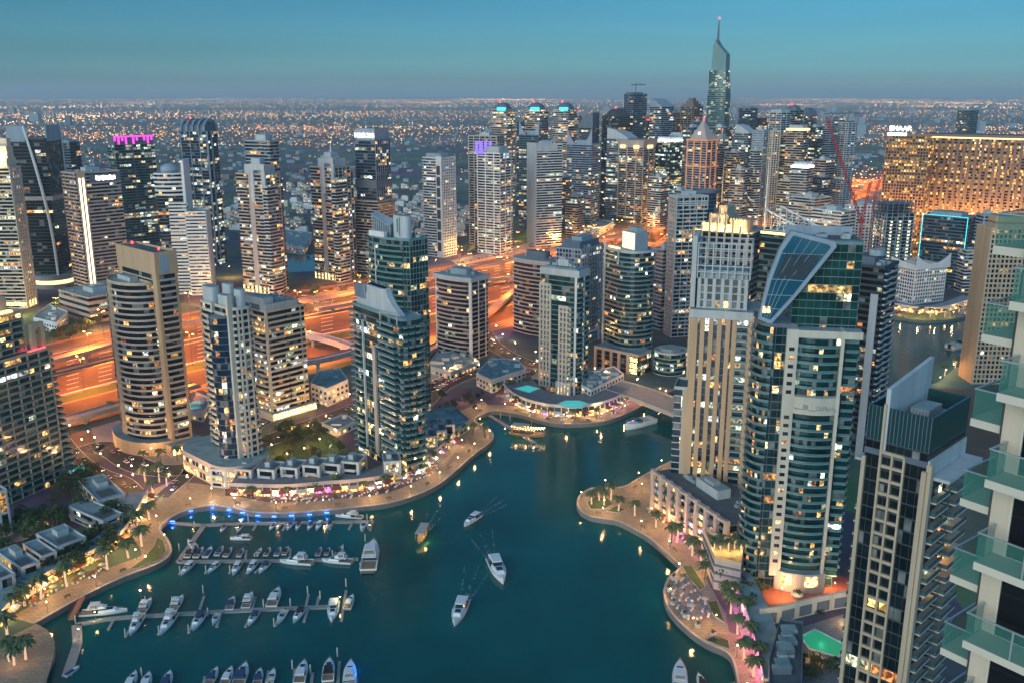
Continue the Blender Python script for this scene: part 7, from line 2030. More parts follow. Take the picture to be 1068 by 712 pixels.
for i, p in enumerate([(600, 388), (632, 395), (664, 404), (694, 416)]):
    x, y = P(*p, 7); put(LAMPS['prom'], x, y, 7, 0, 'bridge lamp with round head on the channel bridge, %s from the left' % ORD[i], 'bridge lamps', 1.2); point_light('lamp_light', (x, y, 13), (1, .42, .14), 7000, None, .3)
for p in ((640, 418), (672, 420)): point_light('underbridge_light', (*P(*p), 4), (1, .62, .25), 1500, None, .3)

grove([(0, 655), (40, 622), (90, 590), (128, 566), (120, 556), (70, 576), (10, 615)], 26, 'behind the left arcade', 31, .7, 1.1)
grove([(0, 548), (40, 545), (70, 560), (30, 580), (0, 590)], 16, 'around the left villas', 32, .9, 1.4)
grove([(752, 600), (775, 596), (790, 612), (796, 650), (778, 640)], 12, 'below the golden roof terrace', 33, .5, .8)
grove([(820, 690), (870, 694), (880, 706), (840, 712)], 8, 'beyond the green lit pool', 35, .5, .8)
grove([(440, 428), (480, 420), (500, 410), (520, 420), (480, 436)], 12, 'by the inner basin head', 36, .5, .9)
grove([(380, 440), (430, 420), (455, 410), (462, 418), (400, 446)], 10, 'along the inland street', 37, .7, 1.1)
for i, (px, py) in enumerate([(760, 606), (768, 622), (776, 642), (786, 664), (792, 690), (745, 592), (820, 664), (850, 690), (880, 650), (808, 640), (780, 618), (700, 545), (728, 560), (905, 640)]):
    point_light('terrace_light', (*P(px, py), 3.2), (1, .55, .2), 1100, None, .3)
for i, p in enumerate([(10, 648), (30, 630), (50, 616), (74, 604), (98, 592), (118, 580), (134, 566), (146, 545), (152, 530), (160, 512)]): point_light('arcade_light', (*P(*p), 4), (1, .52, .14), 1500, None, .3)

for j, l in enumerate(ROADS):
    for i, (x, y, d) in enumerate(walk(offset_line(l, 9 if j else 5.5), 30, 10)):
        if i < 12: lamp('prom', x, y, d, 'street lamp with round head beside inland road %s, %s along it' % (ORD[j], ORD[i]), 'street lamps inland', 1.5, power=2.0)

for i, (px, py) in enumerate([(284, 474), (306, 458), (322, 454), (334, 468), (300, 484), (350, 458), (276, 482), (318, 478)]):
    x, y = P(px, py); lamp('prom', x, y, 0, 'park lamp with round head in the dark park, %s of eight' % ORD[i], 'park lamps', 1.3, power=1.6)
# loungers round the green pool
def make_lounger():
    t = thing('sun_lounger', 'x', 'sun lounger', (0, 0, -900)); b = MB(); b.box(-.35, .35, -1, .4, .28, .36, 'white'); b.build('seat', t)
    b = MB(); b.loft([[(-.35, .42, .30), (.35, .42, .30), (.35, .42, .38), (-.35, .42, .38)], [(-.35, 1.0, .72), (.35, 1.0, .72), (.35, 1.0, .8), (-.35, 1.0, .8)]], 'white'); b.build('backrest', t)
    b = MB(); b.box(-.3, .3, -.9, -.82, 0, .275, 'steel'); b.build('leg', t); b = MB(); b.box(-.3, .3, .3, .38, 0, .275, 'steel'); b.build('leg', t)
    return t
LG = make_lounger()
for i in range(9):
    x, y = P(834+i*5, 682+i*1.2); put(LG, x, y, .04, .4, 'white sun lounger beside the green lit pool, %s from the left' % ORD[i], 'pool loungers', 1.15)
# ---------------------------------------------------------------- boats and docks
mat('gel', (.78, .80, .80), rough=.25, var=.06, spec=.6); mat('boat_deck', (.62, .60, .55), rough=.6, var=.1); mat('teak', (.34, .22, .13), var=.2, scale=1)
mat('boat_glass', (.02, .035, .05), rough=.08, var=0, spec=.8); mat('canvas_blue', (.03, .07, .17), rough=.8); mat('canvas_black', (.025, .025, .03), rough=.8); mat('canvas_sand', (.52, .48, .40), rough=.8)
mat('dock', (.34, .33, .31), var=.2, scale=.5); mat('pile', (.5, .5, .48), var=.1)
def hullring(x, L, B, f):
    """cross section at station f (0 stern .. 1 bow)"""
    w = B/2*(1 if f < .45 else max(.02, (1-((f-.45)/.55)**2.2))); sheer = .95+.45*f**1.6; keel = .3*max(0, 1-f*1.0)
    return [(x, -w, sheer), (x, -w*.94, .35), (x, -w*.72, -.15), (x, 0, -.35+.45*max(0, f-.75)), (x, w*.72, -.15), (x, w*.94, .35), (x, w, sheer)]
def make_boat(name, L, B, style, cover='canvas_blue'):
    t = thing(name, 'x', 'boat', (0, 0, -900)); st_ = [0, .15, .3, .45, .6, .72, .83, .92, .975, 1]
    b = MB(); rings = [hullring(-L/2+L*f, L, B, f) for f in st_]; b.loft(rings, 'gel'); hull = b.build('hull', t)
    k = L/12
    b = MB()                                # foredeck: cambered sheet a little inside the gunwale
    for f0, f1 in zip(st_[3:], st_[4:]):
        a, c = hullring(-L/2+L*f0, L, B, f0), hullring(-L/2+L*f1, L, B, f1)
        za, zc = a[0][2]+.14, c[0][2]+.14
        b.face([(a[0][0], a[0][1]*.97, a[0][2]+.01), (c[0][0], c[0][1]*.97, c[0][2]+.01), (c[0][0], 0, zc), (a[0][0], 0, za)][::-1] if False else [(a[0][0], 0, za), (a[0][0], a[0][1]*.97, a[0][2]+.01), (c[0][0], c[0][1]*.97, c[0][2]+.01), (c[0][0], 0, zc)], 'gel')
        b.face([(a[0][0], 0, za), (c[0][0], 0, zc), (c[0][0], -c[0][1]*.97, c[0][2]+.01), (a[0][0], -a[0][1]*.97, a[0][2]+.01)], 'gel')
    b.build('foredeck', t)
    b = MB(); b.box(-L*.49, -L*.05, -B*.40, B*.40, .955, 1.0, 'teak' if style != 'open' else 'boat_deck'); b.build('cockpit', t)
    b = MB(); b.box(-L*.5-.9*k, -L*.5+.02, -B*.40, B*.40, .32, .44, 'teak'); b.build('swim_platform', t)
    for s in (-1, 1):
        b = MB(); b.box(-L*.49, -L*.02, s*B*.5-(.16 if s > 0 else 0), s*B*.5+(.16 if s < 0 else 0), .955, 1.32, 'gel'); b.build('coaming', t)
    def cabin(x0, x1, w0, w1, z0, z1, nm, m='gel', rake=.5):
        b = MB()
        b.loft([[(x0, -w0, z0), (x1, -w1, z0), (x1, w1, z0), (x0, w0, z0)], [(x0+.1, -w0*.9, z1), (x1-(z1-z0)*rake*1.6, -w1*.78, z1), (x1-(z1-z0)*rake*1.6, w1*.78, z1), (x0+.1, w0*.9, z1)]], m)
        return b.build(nm, t)
    if style in ('cruiser', 'fly', 'yacht'):
        c = cabin(-L*.10, L*.30, B*.40, B*.28, 1.0, 1.0+1.0*k**.5, 'cabin')
        b = MB(); b.box(L*.06, L*.20, -B*.20, B*.20, 1.02+1.0*k**.5*.98, 1.06+1.0*k**.5, 'boat_glass'); b.build('hatch', c)
        w = cabin(-L*.22, L*.14, B*.405, B*.30, 1.02, 1.0+1.62*k**.5, 'windscreen', 'boat_glass', .9)
    if style == 'cruiser':
        b = MB(); z = 1.0+1.75*k**.5; b.loft([[(-L*.40, -B*.40, z-.05), (-L*.02, -B*.34, z), (-L*.02, B*.34, z), (-L*.40, B*.40, z-.05)], [(-L*.39, -B*.34, z+.22), (-L*.04, -B*.28, z+.2), (-L*.04, B*.28, z+.2), (-L*.39, B*.34, z+.22)]], cover); b.build('canopy', t)
        for s in (-1, 1): b = MB(); b.tube([(-L*.36, s*B*.38, 1.3), (-L*.33, s*B*.37, z)], .05, 'steel', 4); b.build('canopy_pole', t)
    if style == 'open':
        w = cabin(-L*.02, L*.16, B*.36, B*.24, 1.0, 1.75, 'windscreen', 'boat_glass', .9)
        b = MB(); b.box(-L*.20, -L*.08, -B*.30, B*.30, 1.0, 1.5, 'canvas_sand'); b.build('seat', t); b = MB(); b.box(-L*.46, -L*.36, -B*.38, B*.38, 1.0, 1.45, 'canvas_sand'); b.build('seat', t)
        b = MB(); b.box(-L*.53, -L*.49, -.35, .35, .5, 1.5, 'canvas_black'); b.build('outboard_motor', t)
    if style == 'covered':
        b = MB(); b.loft([[(-L*.46, -B*.46, 1.3), (L*.12, -B*.40, 1.3), (L*.12, B*.40, 1.3), (-L*.46, B*.46, 1.3)], [(-L*.42, -B*.2, 1.95), (L*.02, -B*.18, 2.05), (L*.02, B*.18, 2.05), (-L*.42, B*.2, 1.95)]], cover); b.build('cover', t)
        cabin(L*.08, L*.30, B*.36, B*.2, 1.05, 1.5, 'cabin')
    if style in ('fly', 'yacht'):
        z = 1.0+1.68*k**.5
        b = MB(); b.loft([[(-L*.34, -B*.43, z), (L*.06, -B*.34, z), (L*.06, B*.34, z), (-L*.34, B*.43, z)], [(-L*.34, -B*.43, z+.22), (L*.07, -B*.33, z+.22), (L*.07, B*.33, z+.22), (-L*.34, B*.43, z+.22)]], 'gel'); fd = b.build('flybridge_deck', t)
        b = MB(); b.loft([[(-L*.10, -B*.32, z+.22), (L*.05, -B*.26, z+.22), (L*.05, B*.26, z+.22), (-L*.10, B*.32, z+.22)], [(-L*.08, -B*.30, z+1.0), (-L*.0, -B*.22, z+1.0), (-L*.0, B*.22, z+1.0), (-L*.08, B*.30, z+1.0)]], 'gel'); b.build('helm', fd)
        b = MB(); b.box(-L*.28, -L*.16, -B*.30, B*.30, z+.22, z+.75, 'canvas_sand'); b.build('seat', fd)
        b = MB()
        for s in (-1, 1): b.tube([(-L*.30, s*B*.40, z+.2), (-L*.25, s*B*.30, z+1.9), (-L*.25, 0, z+2.2)], .12, 'gel', 5)
        b.build('radar_arch', t)
        b = MB(); b.loft([[(-L*.28, -B*.34, z+2.1), (-L*.06, -B*.30, z+2.15), (-L*.06, B*.30, z+2.15), (-L*.28, B*.34, z+2.1)], [(-L*.28, -B*.30, z+2.25), (-L*.07, -B*.26, z+2.27), (-L*.07, B*.26, z+2.27), (-L*.28, B*.30, z+2.25)]], 'gel'); b.build('hardtop', t)
        b = MB(); b.tube([(-L*.24, 0, z+2.2), (-L*.26, 0, z+4.2)], .05, 'steel', 4); b.build('antenna', t)
    b = MB()
    for s in (-1, 1):
        pts = []
        for f in (.5, .62, .74, .86, .95, .995):
            r = hullring(-L/2+L*f, L, B, f)[0]; pts.append((r[0], s*abs(r[1])*.95, r[2]+.55))
        b.tube(pts, .035, 'steel', 4)
    b.build('bow_rail', t)
    return t
BO = {'cruiser_blue': make_boat('motor_cruiser', 11, 3.7, 'cruiser', 'canvas_blue'), 'cruiser_black': make_boat('motor_cruiser', 12, 3.9, 'cruiser', 'canvas_black'), 'cruiser_white': make_boat('motor_cruiser', 12.5, 4.0, 'cruiser', 'gel'),
      'open': make_boat('speed_boat', 8.5, 2.8, 'open'), 'covered': make_boat('speed_boat', 9.5, 3.1, 'covered', 'canvas_blue'), 'fly': make_boat('flybridge_yacht', 15, 4.6, 'fly'), 'yacht': make_boat('flybridge_yacht', 21, 5.6, 'yacht')}
DESC = {'cruiser_blue': 'white motor cruiser with navy canopy', 'cruiser_black': 'white motor cruiser with black canopy', 'cruiser_white': 'white motor cruiser with white hardtop', 'open': 'open white speed boat with sand seats', 'covered': 'white speed boat under a navy cover', 'fly': 'white flybridge yacht', 'yacht': 'large white flybridge yacht'}
def boat(kind, stern, bow, where, s=1.0, z=WZ):
    a, c = P(*stern, WZ), P(*bow, WZ); d = atan2(c[1]-a[1], c[0]-a[0]); L = hypot(c[0]-a[0], c[1]-a[1]); base = {'cruiser_blue': 11, 'cruiser_black': 12, 'cruiser_white': 12.5, 'open': 8.5, 'covered': 9.5, 'fly': 15, 'yacht': 21}[kind]
    return put(BO[kind], (a[0]+c[0])/2, (a[1]+c[1])/2, z+.12, d, DESC[kind]+' '+where, 'moored boats' if 'moving' not in where else None, L/base*s)
KS = ['cruiser_blue', 'cruiser_black', 'cruiser_white', 'covered', 'open', 'fly']
def row(lst, where):
    for i, (k, s_, b_) in enumerate(lst): boat(KS[k] if isinstance(k, int) else k, s_, b_, '%s, %s from the left' % (where, ORD[i]))
row([(0, (235, 549), (230, 555)), (1, (252, 549), (247, 555)), (3, (287, 547), (281, 553)), (4, (292, 548), (288, 553)), (0, (305, 546), (299, 553)), (1, (313, 546), (309, 553)), (0, (326, 546), (321, 553)), (2, (335, 545), (330, 553)), (1, (345, 545), (341, 552)), (4, (381, 545), (377, 554))], 'below the top dock')
row([(1, (195, 582), (201, 572)), (1, (204, 582), (212, 572)), (3, (214, 582), (221, 572)), (0, (226, 580), (233, 571)), (1, (235, 581), (242, 572)), (0, (249, 581), (254, 573)), (4, (267, 580), (273, 573)), (1, (277, 580), (282, 572)), (0, (288, 580), (293, 572)), (1, (296, 579), (301, 571)), (0, (331, 580), (335, 572)), (1, (340, 579), (344, 572)), (1, (351, 580), (357, 571))], 'above the second dock')
row([(2, (201, 588), (189, 600)), (2, (228, 588), (217, 598)), (2, (250, 588), (243, 600)), (2, (267, 587), (258, 599)), (0, (280, 588), (270, 598))], 'below the second dock')
boat('fly', (326, 588), (292, 586), 'alongside the second dock, left one'); boat('fly', (367, 587), (336, 585), 'alongside the second dock, right one')
boat('yacht', (384, 596), (390, 565), 'across the end of the second dock'); boat('yacht', (378, 540), (350, 538), 'alongside the right end of the top dock')
row([('fly', (147, 641), (158, 625)), ('fly', (180, 638), (191, 622)), (0, (239, 637), (244, 624)), ('fly', (256, 635), (263, 619)), (2, (283, 634), (291, 615)), (2, (362, 636), (368, 622))], 'above the long third dock')
row([('fly', (147, 644), (136, 663)), ('fly', (182, 641), (168, 662)), (0, (212, 641), (201, 658)), (4, (228, 641), (222, 652)), (0, (268, 640), (259, 653)), (4, (298, 638), (290, 651)), (1, (316, 636), (306, 650)), ('cruiser_white', (349, 629), (346, 649))], 'below the long third dock')
boat('yacht', (84, 641), (133, 637), 'moored at the left end of the long third dock')
row([(2, (133, 722), (142, 702)), (2, (150, 724), (156, 703)), (0, (171, 722), (178, 702)), (0, (217, 716), (227, 698)), (2, (234, 716), (242, 697)), (0, (248, 718), (257, 694)), (0, (268, 716), (272, 699)), (4, (281, 715), (286, 700)), (2, (312, 714), (318, 691)), (1, (342, 712), (344, 689))], 'at the lowest dock')
boat('yacht', (364, 722), (366, 690), 'at the right end of the lowest dock')
boat('covered', (68, 706), (83, 696), 'tied up at the left gangway')
boat('cruiser_white', (500, 538), (484, 549), 'moving across the channel, uppermost of three'); boat('cruiser_white', (514, 585), (525, 609), 'moving across the channel, middle of three'); boat('cruiser_white', (484, 628), (474, 653), 'moving across the channel, lowest of three')
boat('open', (681, 440), (652, 448), 'moving near the bridge'); boat('open', (990, 365), (1010, 360), 'moving in far basin'); boat('cruiser_white', (262, 562), (240, 562), 'moving between the two upper docks'); 
boat('yacht', (709, 726), (709, 690), 'at the bottom edge of the picture'); boat('cruiser_black', (735, 722), (728, 704), 'at the bottom edge beside the large yacht')
boat('open', (204, 572), (196, 565), 'on the left dock arm'); boat('open', (1010, 331), (1028, 327), 'at the far dock')
# water taxis (abra) with lit canopies
def make_abra(nm):
    t = thing('water_taxi', 'x', 'boat', (0, 0, -900)); L, B = 11, 3.2
    b = MB(); b.loft([[(p[0], p[1], p[2]*.8+(.5*abs(2*f-1)**3)) for p in hullring(-L/2+L*f, L, B, .3+.7*f if f > .5 else .3+.7*(1-f))] for f in [0.02, .1, .25, .4, .6, .75, .9, .98]], 'teak'); b.build('hull', t)
    b = MB(); b.box(-L*.34, L*.34, -B*.42, B*.42, 3.0, 3.2, 'canvas_sand'); b.build('canopy', t)
    b = MB(); b.box(-L*.32, L*.32, -B*.36, B*.36, 2.9, 2.98, 'glow_crown'); b.build('canopy_light', t)
    for x in (-.32, 0, .32):
        for s in (-1, 1): b = MB(); b.tube([(L*x, s*B*.40, .8), (L*x, s*B*.40, 3.0)], .06, 'teak', 5); b.build('canopy_post', t)
    b = MB(); b.box(-L*.3, L*.3, -.4, .4, .8, 1.3, 'teak'); b.build('bench', t)
    return t
AB = make_abra('abra')
def abra(stern, bow, lab):
    a, c = P(*stern, WZ), P(*bow, WZ); o = put(AB, (a[0]+c[0])/2, (a[1]+c[1])/2, WZ+.1, atan2(c[1]-a[1], c[0]-a[0]), lab, None, hypot(c[0]-a[0], c[1]-a[1])/11)
    return o
abra((445, 552), (436, 569), 'wooden water taxi with a yellow lit canopy crossing the channel')
x, y = P(440, 562, WZ); point_light('canopy_light', (x+2, y-4, .5), (1, .7, .15), 600, None, .5)
# dhow with string lights at the small pier
def dhow():
    a, c = P(537, 453, WZ), P(563, 456, WZ); t = thing('dhow', 'wooden restaurant dhow with strings of orange lights at the end of the small pier', 'boat', ((a[0]+c[0])/2, (a[1]+c[1])/2, WZ), atan2(c[1]-a[1], c[0]-a[0])); L, B = 22, 6
    b = MB(); b.loft([[(p[0], p[1], p[2]*1.6+1.4*f**3+.8*(1-f)**3) for p in hullring(-L/2+L*f, L, B, f)] for f in (0, .15, .3, .45, .6, .75, .88, .96, 1)], 'teak'); b.build('hull', t)
    b = MB(); b.box(-L*.42, L*.2, -B*.4, B*.4, 4.4, 4.65, 'teak'); b.build('upper_deck', t); b = MB(); b.box(-L*.40, L*.16, -B*.36, B*.36, 2.2, 4.3, 'g_shop'); b.build('saloon', t)
    for x in (-.4, -.2, 0, .18):
        for s in (-1, 1): b = MB(); b.tube([(L*x, s*B*.39, 2.2), (L*x, s*B*.39, 7)], .1, 'teak', 5); b.build('post', t)
    b = MB(); b.box(-L*.42, L*.05, -B*.42, B*.42, 7, 7.2, 'canvas_sand'); b.build('awning', t)
    b = MB(); b.tube([(L*.12, 0, 2), (L*.12, 0, 12)], .16, 'teak', 5); b.build('mast', t)
    for s in (-1, 1):
        g = MB()
        for k in range(12): f = k/11; g.cyl(-L*.42+L*.9*f, s*B*.42*(1-f*.5), 4.9+1.2*abs(2*f-1), 5.2+1.2*abs(2*f-1), .2, 'glow_lamp', 6)
        tag(g.build('string_light', t), kind='stuff')
    for q in (-6, 0, 5): point_light('dhow_light', (q, -B*.6, 5.6), (1, .5, .16), 700, t, .3)
dhow()
# floating docks
def dock(name, label, main, fingers, piles, width=2.4):
    a, c = P(*main[0], WZ), P(*main[1], WZ); t = thing(name, label, 'dock', (a[0], a[1], WZ)); o = (a[0], a[1])
    def plank(p, q, w, nm):
        p, q = P(*p, WZ), P(*q, WZ); l = [(p[0]-o[0], p[1]-o[1]), (q[0]-o[0], q[1]-o[1])]; b = MB()
        b.prism(ccw(offset_line(l, w/2)+offset_line(l, -w/2)[::-1]), .0, .62 if nm == 'walkway' else .56, 'dock'); b.build(nm, t)
    for p, q in zip(main, main[1:]): plank(p, q, width, 'walkway')
    for p, q in fingers: plank(p, q, 1.1, 'finger')
    for p in piles:
        x, y = P(*p, WZ); b = MB(); b.cyl(x-o[0], y-o[1], -2, 3.4, .28, 'pile', 8); b.cyl(x-o[0], y-o[1], 3.4, 4.0, .3, 'pile', 8, .02); b.build('pile', t)
    return t
dock('floating_dock', 'upper floating dock running right from the quay corner', [(171, 545), (212, 548), (250, 546.5), (390, 544)], [((268, 546), (264, 553)), ((299, 546), (295, 553)), ((348, 545), (344, 552)), ((368, 545), (364, 552)), ((384, 544), (378, 554)), ((389, 544), (386, 553))], [(203, 551), (221, 544), (259, 543), (307, 542), (383, 543), (384, 551)])
dock('floating_dock', 'slanted link and second floating dock lined with small boats', [(213, 548), (186, 586), (300, 585), (374, 583)], [((202, 587), (187, 599)), ((229, 587), (214, 598)), ((250, 587), (239, 598)), ((268, 586), (257, 598)), ((282, 586), (266, 597)), ((256, 584), (257, 574)), ((302, 584), (303, 572)), ((377, 597), (384, 566))], [(187, 574), (188, 598), (215, 597), (240, 597), (381, 564), (347, 581), (358, 575), (376, 594)])
dock('floating_dock', 'long third floating dock with the big yacht at its left end', [(80, 652), (112, 646), (132, 644), (250, 637), (342, 633)], [((118, 648), (113, 657)), ((148, 640), (131, 664)), ((182, 638), (165, 662)), ((208, 638), (197, 660)), ((232, 637), (226, 654)), ((265, 637), (256, 654)), ((296, 635), (287, 653)), ((322, 633), (317, 649)), ((207, 640), (213, 622)), ((237, 637), (240, 624)), ((263, 635), (267, 622)), ((319, 633), (322, 620)), ((330, 633), (333, 622)), ((356, 648), (361, 616))], [(131, 664), (152, 630), (166, 661), (180, 630), (197, 660), (212, 618), (286, 653), (303, 632), (321, 619), (334, 624), (361, 611), (217, 642), (275, 633)])
dock('floating_dock', 'lowest floating dock cut by the bottom edge of the picture', [(120, 735), (250, 728), (380, 720)], [((306, 722), (308, 698)), ((324, 722), (326, 702)), ((352, 720), (354, 690)), ((210, 726), (214, 706)), ((276, 722), (280, 700)), ((145, 726), (150, 706))], [(305, 697), (324, 702), (352, 684), (148, 705)])
dock('jetty', 'short stone and timber gangway jetty at the left quay', [(80, 652), (81, 672), (70, 705)], [], [(79, 650), (82, 668)], 3.6)
dock('pier', 'narrow pier slanting out from the inner basin to the dhow', [(508, 432), (530, 445), (558, 462)], [((530, 445), (534, 448))], [(522, 436), (532, 438), (541, 449), (552, 454)], 2.6)
t = thing('gangway', 'rust red steel gangway from the left quay down to the jetty', 'gangway', (*P(86, 622), 0)); o = P(86, 622); e_ = P(74, 648, WZ); b = MB()
for s in (-1.2, 1.2): b.tube([(s, 0, .2), (e_[0]-o[0]+s, e_[1]-o[1], WZ+1)], .18, 'red_steel', 5); b.tube([(s, 0, 1.2), (e_[0]-o[0]+s, e_[1]-o[1], WZ+2)], .1, 'red_steel', 5)
b.build('handrail', t); b = MB(); b.loft([[(-1.2, 0, .1), (1.2, 0, .1), (1.2, 0, .3), (-1.2, 0, .3)], [(e_[0]-o[0]-1.2, e_[1]-o[1], WZ+.7), (e_[0]-o[0]+1.2, e_[1]-o[1], WZ+.7), (e_[0]-o[0]+1.2, e_[1]-o[1], WZ+.9), (e_[0]-o[0]-1.2, e_[1]-o[1], WZ+.9)]], 'teak'); b.build('ramp', t)
# lamp posts on the docks
for i, (px, py, w) in enumerate([(148, 632, 900), (355, 632, 1500), (100, 648, 900), (83, 666, 700)]):
    x, y = P(px, py, WZ); o = put(LAMPS['prom'], x, y, WZ+.5, 0, 'dock lamp with round head on the long third dock, %s' % ('by the left boats', 'at the right end', 'behind the big yacht', 'on the gangway jetty')[i], 'dock lamps', 1.4 if i == 0 else .8)
    point_light('dock_light', (x, y, WZ+(7.2 if i == 0 else 4.4)), (1, .72, .25), w, None, .3)
point_light('blue_light', (*P(371, 700, WZ), 1), (.02, .2, 1), 500, None, .3)

# ---------------------------------------------------------------- cars
mat('car_white', (.7, .7, .7), rough=.3, var=0); mat('car_black', (.03, .03, .035), rough=.3, var=0); mat('car_red', (.35, .03, .03), rough=.3, var=0); mat('car_silver', (.42, .43, .45), rough=.3, metal=.4, var=0)
glow('head_light', (1, .9, .7), 8); glow('tail_light', (1, .05, .03), 2.5)
def make_car(m):
    t = thing('car', 'x', 'car', (0, 0, -900)); b = MB()
    def sec(x, w, z0, z1): return [(x, -w, z0), (x, -w, z1), (x, w, z1), (x, w, z0)]
    b.loft([sec(-2.2, .75, .45, .85), sec(-2.0, .88, .3, .95), sec(.9, .9, .28, .95), sec(1.9, .85, .3, .8), sec(2.2, .7, .42, .66)], m); b.build('body', t)
    b = MB(); b.loft([[(-1.7, -.78, .94), (1.0, -.78, .94), (1.0, .78, .94), (-1.7, .78, .94)], [(-1.1, -.6, 1.46), (.25, -.6, 1.46), (.25, .6, 1.46), (-1.1, .6, 1.46)]], 'boat_glass'); b.build('window', t)
    b = MB(); b.box(-1.05, .2, -.58, .58, 1.462, 1.5, m); b.build('roof', t)
    for x in (-1.35, 1.35):
        for s in (-1, 1):
            b = MB(); n = 10; b.loft([[(x+.33*cos(2*pi*a/n), s*.72, .33+.33*sin(2*pi*a/n)) for a in range(n)][::s], [(x+.33*cos(2*pi*a/n), s*.93, .33+.33*sin(2*pi*a/n)) for a in range(n)][::s]], 'canvas_black'); b.build('wheel', t)
    for s in (-1, 1):
        b = MB(); b.box(2.1, 2.24, s*.55-.17, s*.55+.17, .52, .68, 'head_light'); b.build('headlight', t); b = MB(); b.box(-2.26, -2.12, s*.58-.2, s*.58+.2, .62, .8, 'tail_light'); b.build('tail_light', t)
    return t
CARS = [make_car(m) for m in ('car_white', 'car_black', 'car_red', 'car_silver')]; CN = ['white', 'black', 'red', 'silver']
def cars_on(line, step, d_off, flip, where, group, jitter=.5, limit=60, park=False):
    for i, (x, y, d) in enumerate(walk(line, step, 7)):
        if i >= limit: break
        if abs(x/max(y, 1)) > .6: continue
        k = rnd.choice([0, 0, 1, 1, 2, 3, 3]); s = rnd.uniform(-jitter, jitter)*step*.6
        put(CARS[k], x+cos(d)*s-sin(d)*d_off, y+sin(d)*s+cos(d)*d_off, .05, d+(pi if flip else 0)+(pi/2 if park else 0), '%s car %s, %s' % (CN[k], where, ORD[i]), group)
for j, f in enumerate((.19, .24, .29, .34)): cars_on(lerp(f), 62+j*9, 0, True, 'on the far carriageway in lane %s' % ORD[j], 'cars on the highway', .5, 24)
for j, f in enumerate((.47, .52, .57, .63)): cars_on(lerp(f), 58+j*9, 0, False, 'on the near carriageway in lane %s' % ORD[j], 'cars on the highway', .5, 24)
RL = ['curved left road', 'inland street past the park', 'street by the car park', 'lane to the left plaza', 'bridge approach road', 'street behind the cream slab']
for j, l in enumerate(ROADS):
    cars_on(l, 17, 2.0, False, 'driving away on '+RL[j], 'cars in the streets', .3, 14); cars_on(l, 21, -2.0, True, 'driving nearer on '+RL[j], 'cars in the streets', .3, 14)
for r_, (p, q) in enumerate([((446, 402), (482, 384)), ((452, 407), (488, 389)), ((305, 312), (376, 295)), ((312, 320), (384, 303)), ((318, 328), (388, 311)), ((474, 276), (556, 258)), ((484, 282), (564, 263))]):
    cars_on([P(*p), P(*q)], 4.2 if r_ < 2 else 8, 0, False, 'parked in row %s of the car parks' % ORD[r_], 'parked cars', .1, 12, True)

# faint foam behind the moving boats
m_, t_, b_ = newmat('foam')
b_.inputs['Base Color'].default_value = (.55, .68, .68, 1); b_.inputs['Roughness'].default_value = .8
tcn = t_.nodes.new('ShaderNodeTexCoord'); nn = t_.nodes.new('ShaderNodeTexNoise'); nn.inputs['Scale'].default_value = .5; nn.inputs['Detail'].default_value = 6
r_ = t_.nodes.new('ShaderNodeValToRGB'); r_.color_ramp.elements[0].position = .46; r_.color_ramp.elements[0].color = (0, 0, 0, 1); r_.color_ramp.elements[1].position = .8; r_.color_ramp.elements[1].color = (.55, .55, .55, 1)
t_.links.new(tcn.outputs['Object'], nn.inputs[0]); t_.links.new(nn.outputs[0], r_.inputs[0]); t_.links.new(r_.outputs[0], b_.inputs['Alpha'])
for k, (s_, b2, L) in enumerate((((500, 538), (484, 549), 34), ((514, 585), (525, 609), 32), ((484, 628), (474, 653), 32), ((681, 440), (652, 448), 40), ((990, 365), (1010, 360), 60), ((445, 552), (436, 569), 22))):
    a, c = P(*s_, WZ), P(*b2, WZ); d = hypot(c[0]-a[0], c[1]-a[1]); ux, uy = (a[0]-c[0])/d, (a[1]-c[1])/d; b = MB(); n = 10
    for sg in (-1, 0, 1):
        for j in range(n):
            q0, q1 = j/n, (j+1)/n; w = lambda q: (1.3*(1-q)+.15) if sg == 0 else (.7*(1-q)+.1); o_ = lambda q: sg*(1.4+q*L*.16)
            pt = lambda q, e_: (a[0]+ux*L*q-uy*(o_(q)+e_*w(q)), a[1]+uy*L*q+ux*(o_(q)+e_*w(q)), WZ+.05+.004*sg)
            b.face([pt(q0, -1), pt(q0, 1), pt(q1, 1), pt(q1, -1)], 'foam')
    tag(b.build('wake_foam'), kind='stuff')
# ---------------------------------------------------------------- suburb and the far city
q = random.Random(11)
def house_mesh(seed, wall):
    r = random.Random(seed); b = MB(); w, d, h = r.uniform(12, 18), r.uniform(10, 15), r.uniform(6, 8.5)
    b.box(-w/2, w/2, -d/2, d/2, 0, h, wall, top='roof'); b.box(-w/2, w*.1, -d/2+1, d/2-2, h+.01, h+3, wall, top='roof'); b.box(w/2+.02, w/2+w*.3, -d*.3, d*.4, 0, h*.55, wall, top='roof')
    for k in range(5):
        x = -w/2+1.2+k*w/5
        for z in (1.0, 4.2):
            c = (2.4, 1.5, .6) if r.random() < .3 else (0, 0, 0); b.face([(x, -d/2-.05, z), (x+1.5, -d/2-.05, z), (x+1.5, -d/2-.05, z+1.6), (x, -d/2-.05, z+1.6)], 'g_shop', c)
    for s in (-1, 1): b.box(-w/2, w/2, s*d/2-.15*(s+1), s*d/2-.15*(s-1), h+.012, h+.8, wall)
    return b.mesh('house')
HM = [house_mesh(k, ('white', 'cream', 'pale_grey', 'mauve')[k % 4]) for k in range(6)]; HL_ = ['white', 'cream', 'pale grey', 'mauve', 'white', 'cream']
placed = []
def clear(x, y):
    return all((x-a)**2+(y-b)**2 > 22**2 for a, b in placed[-400:])
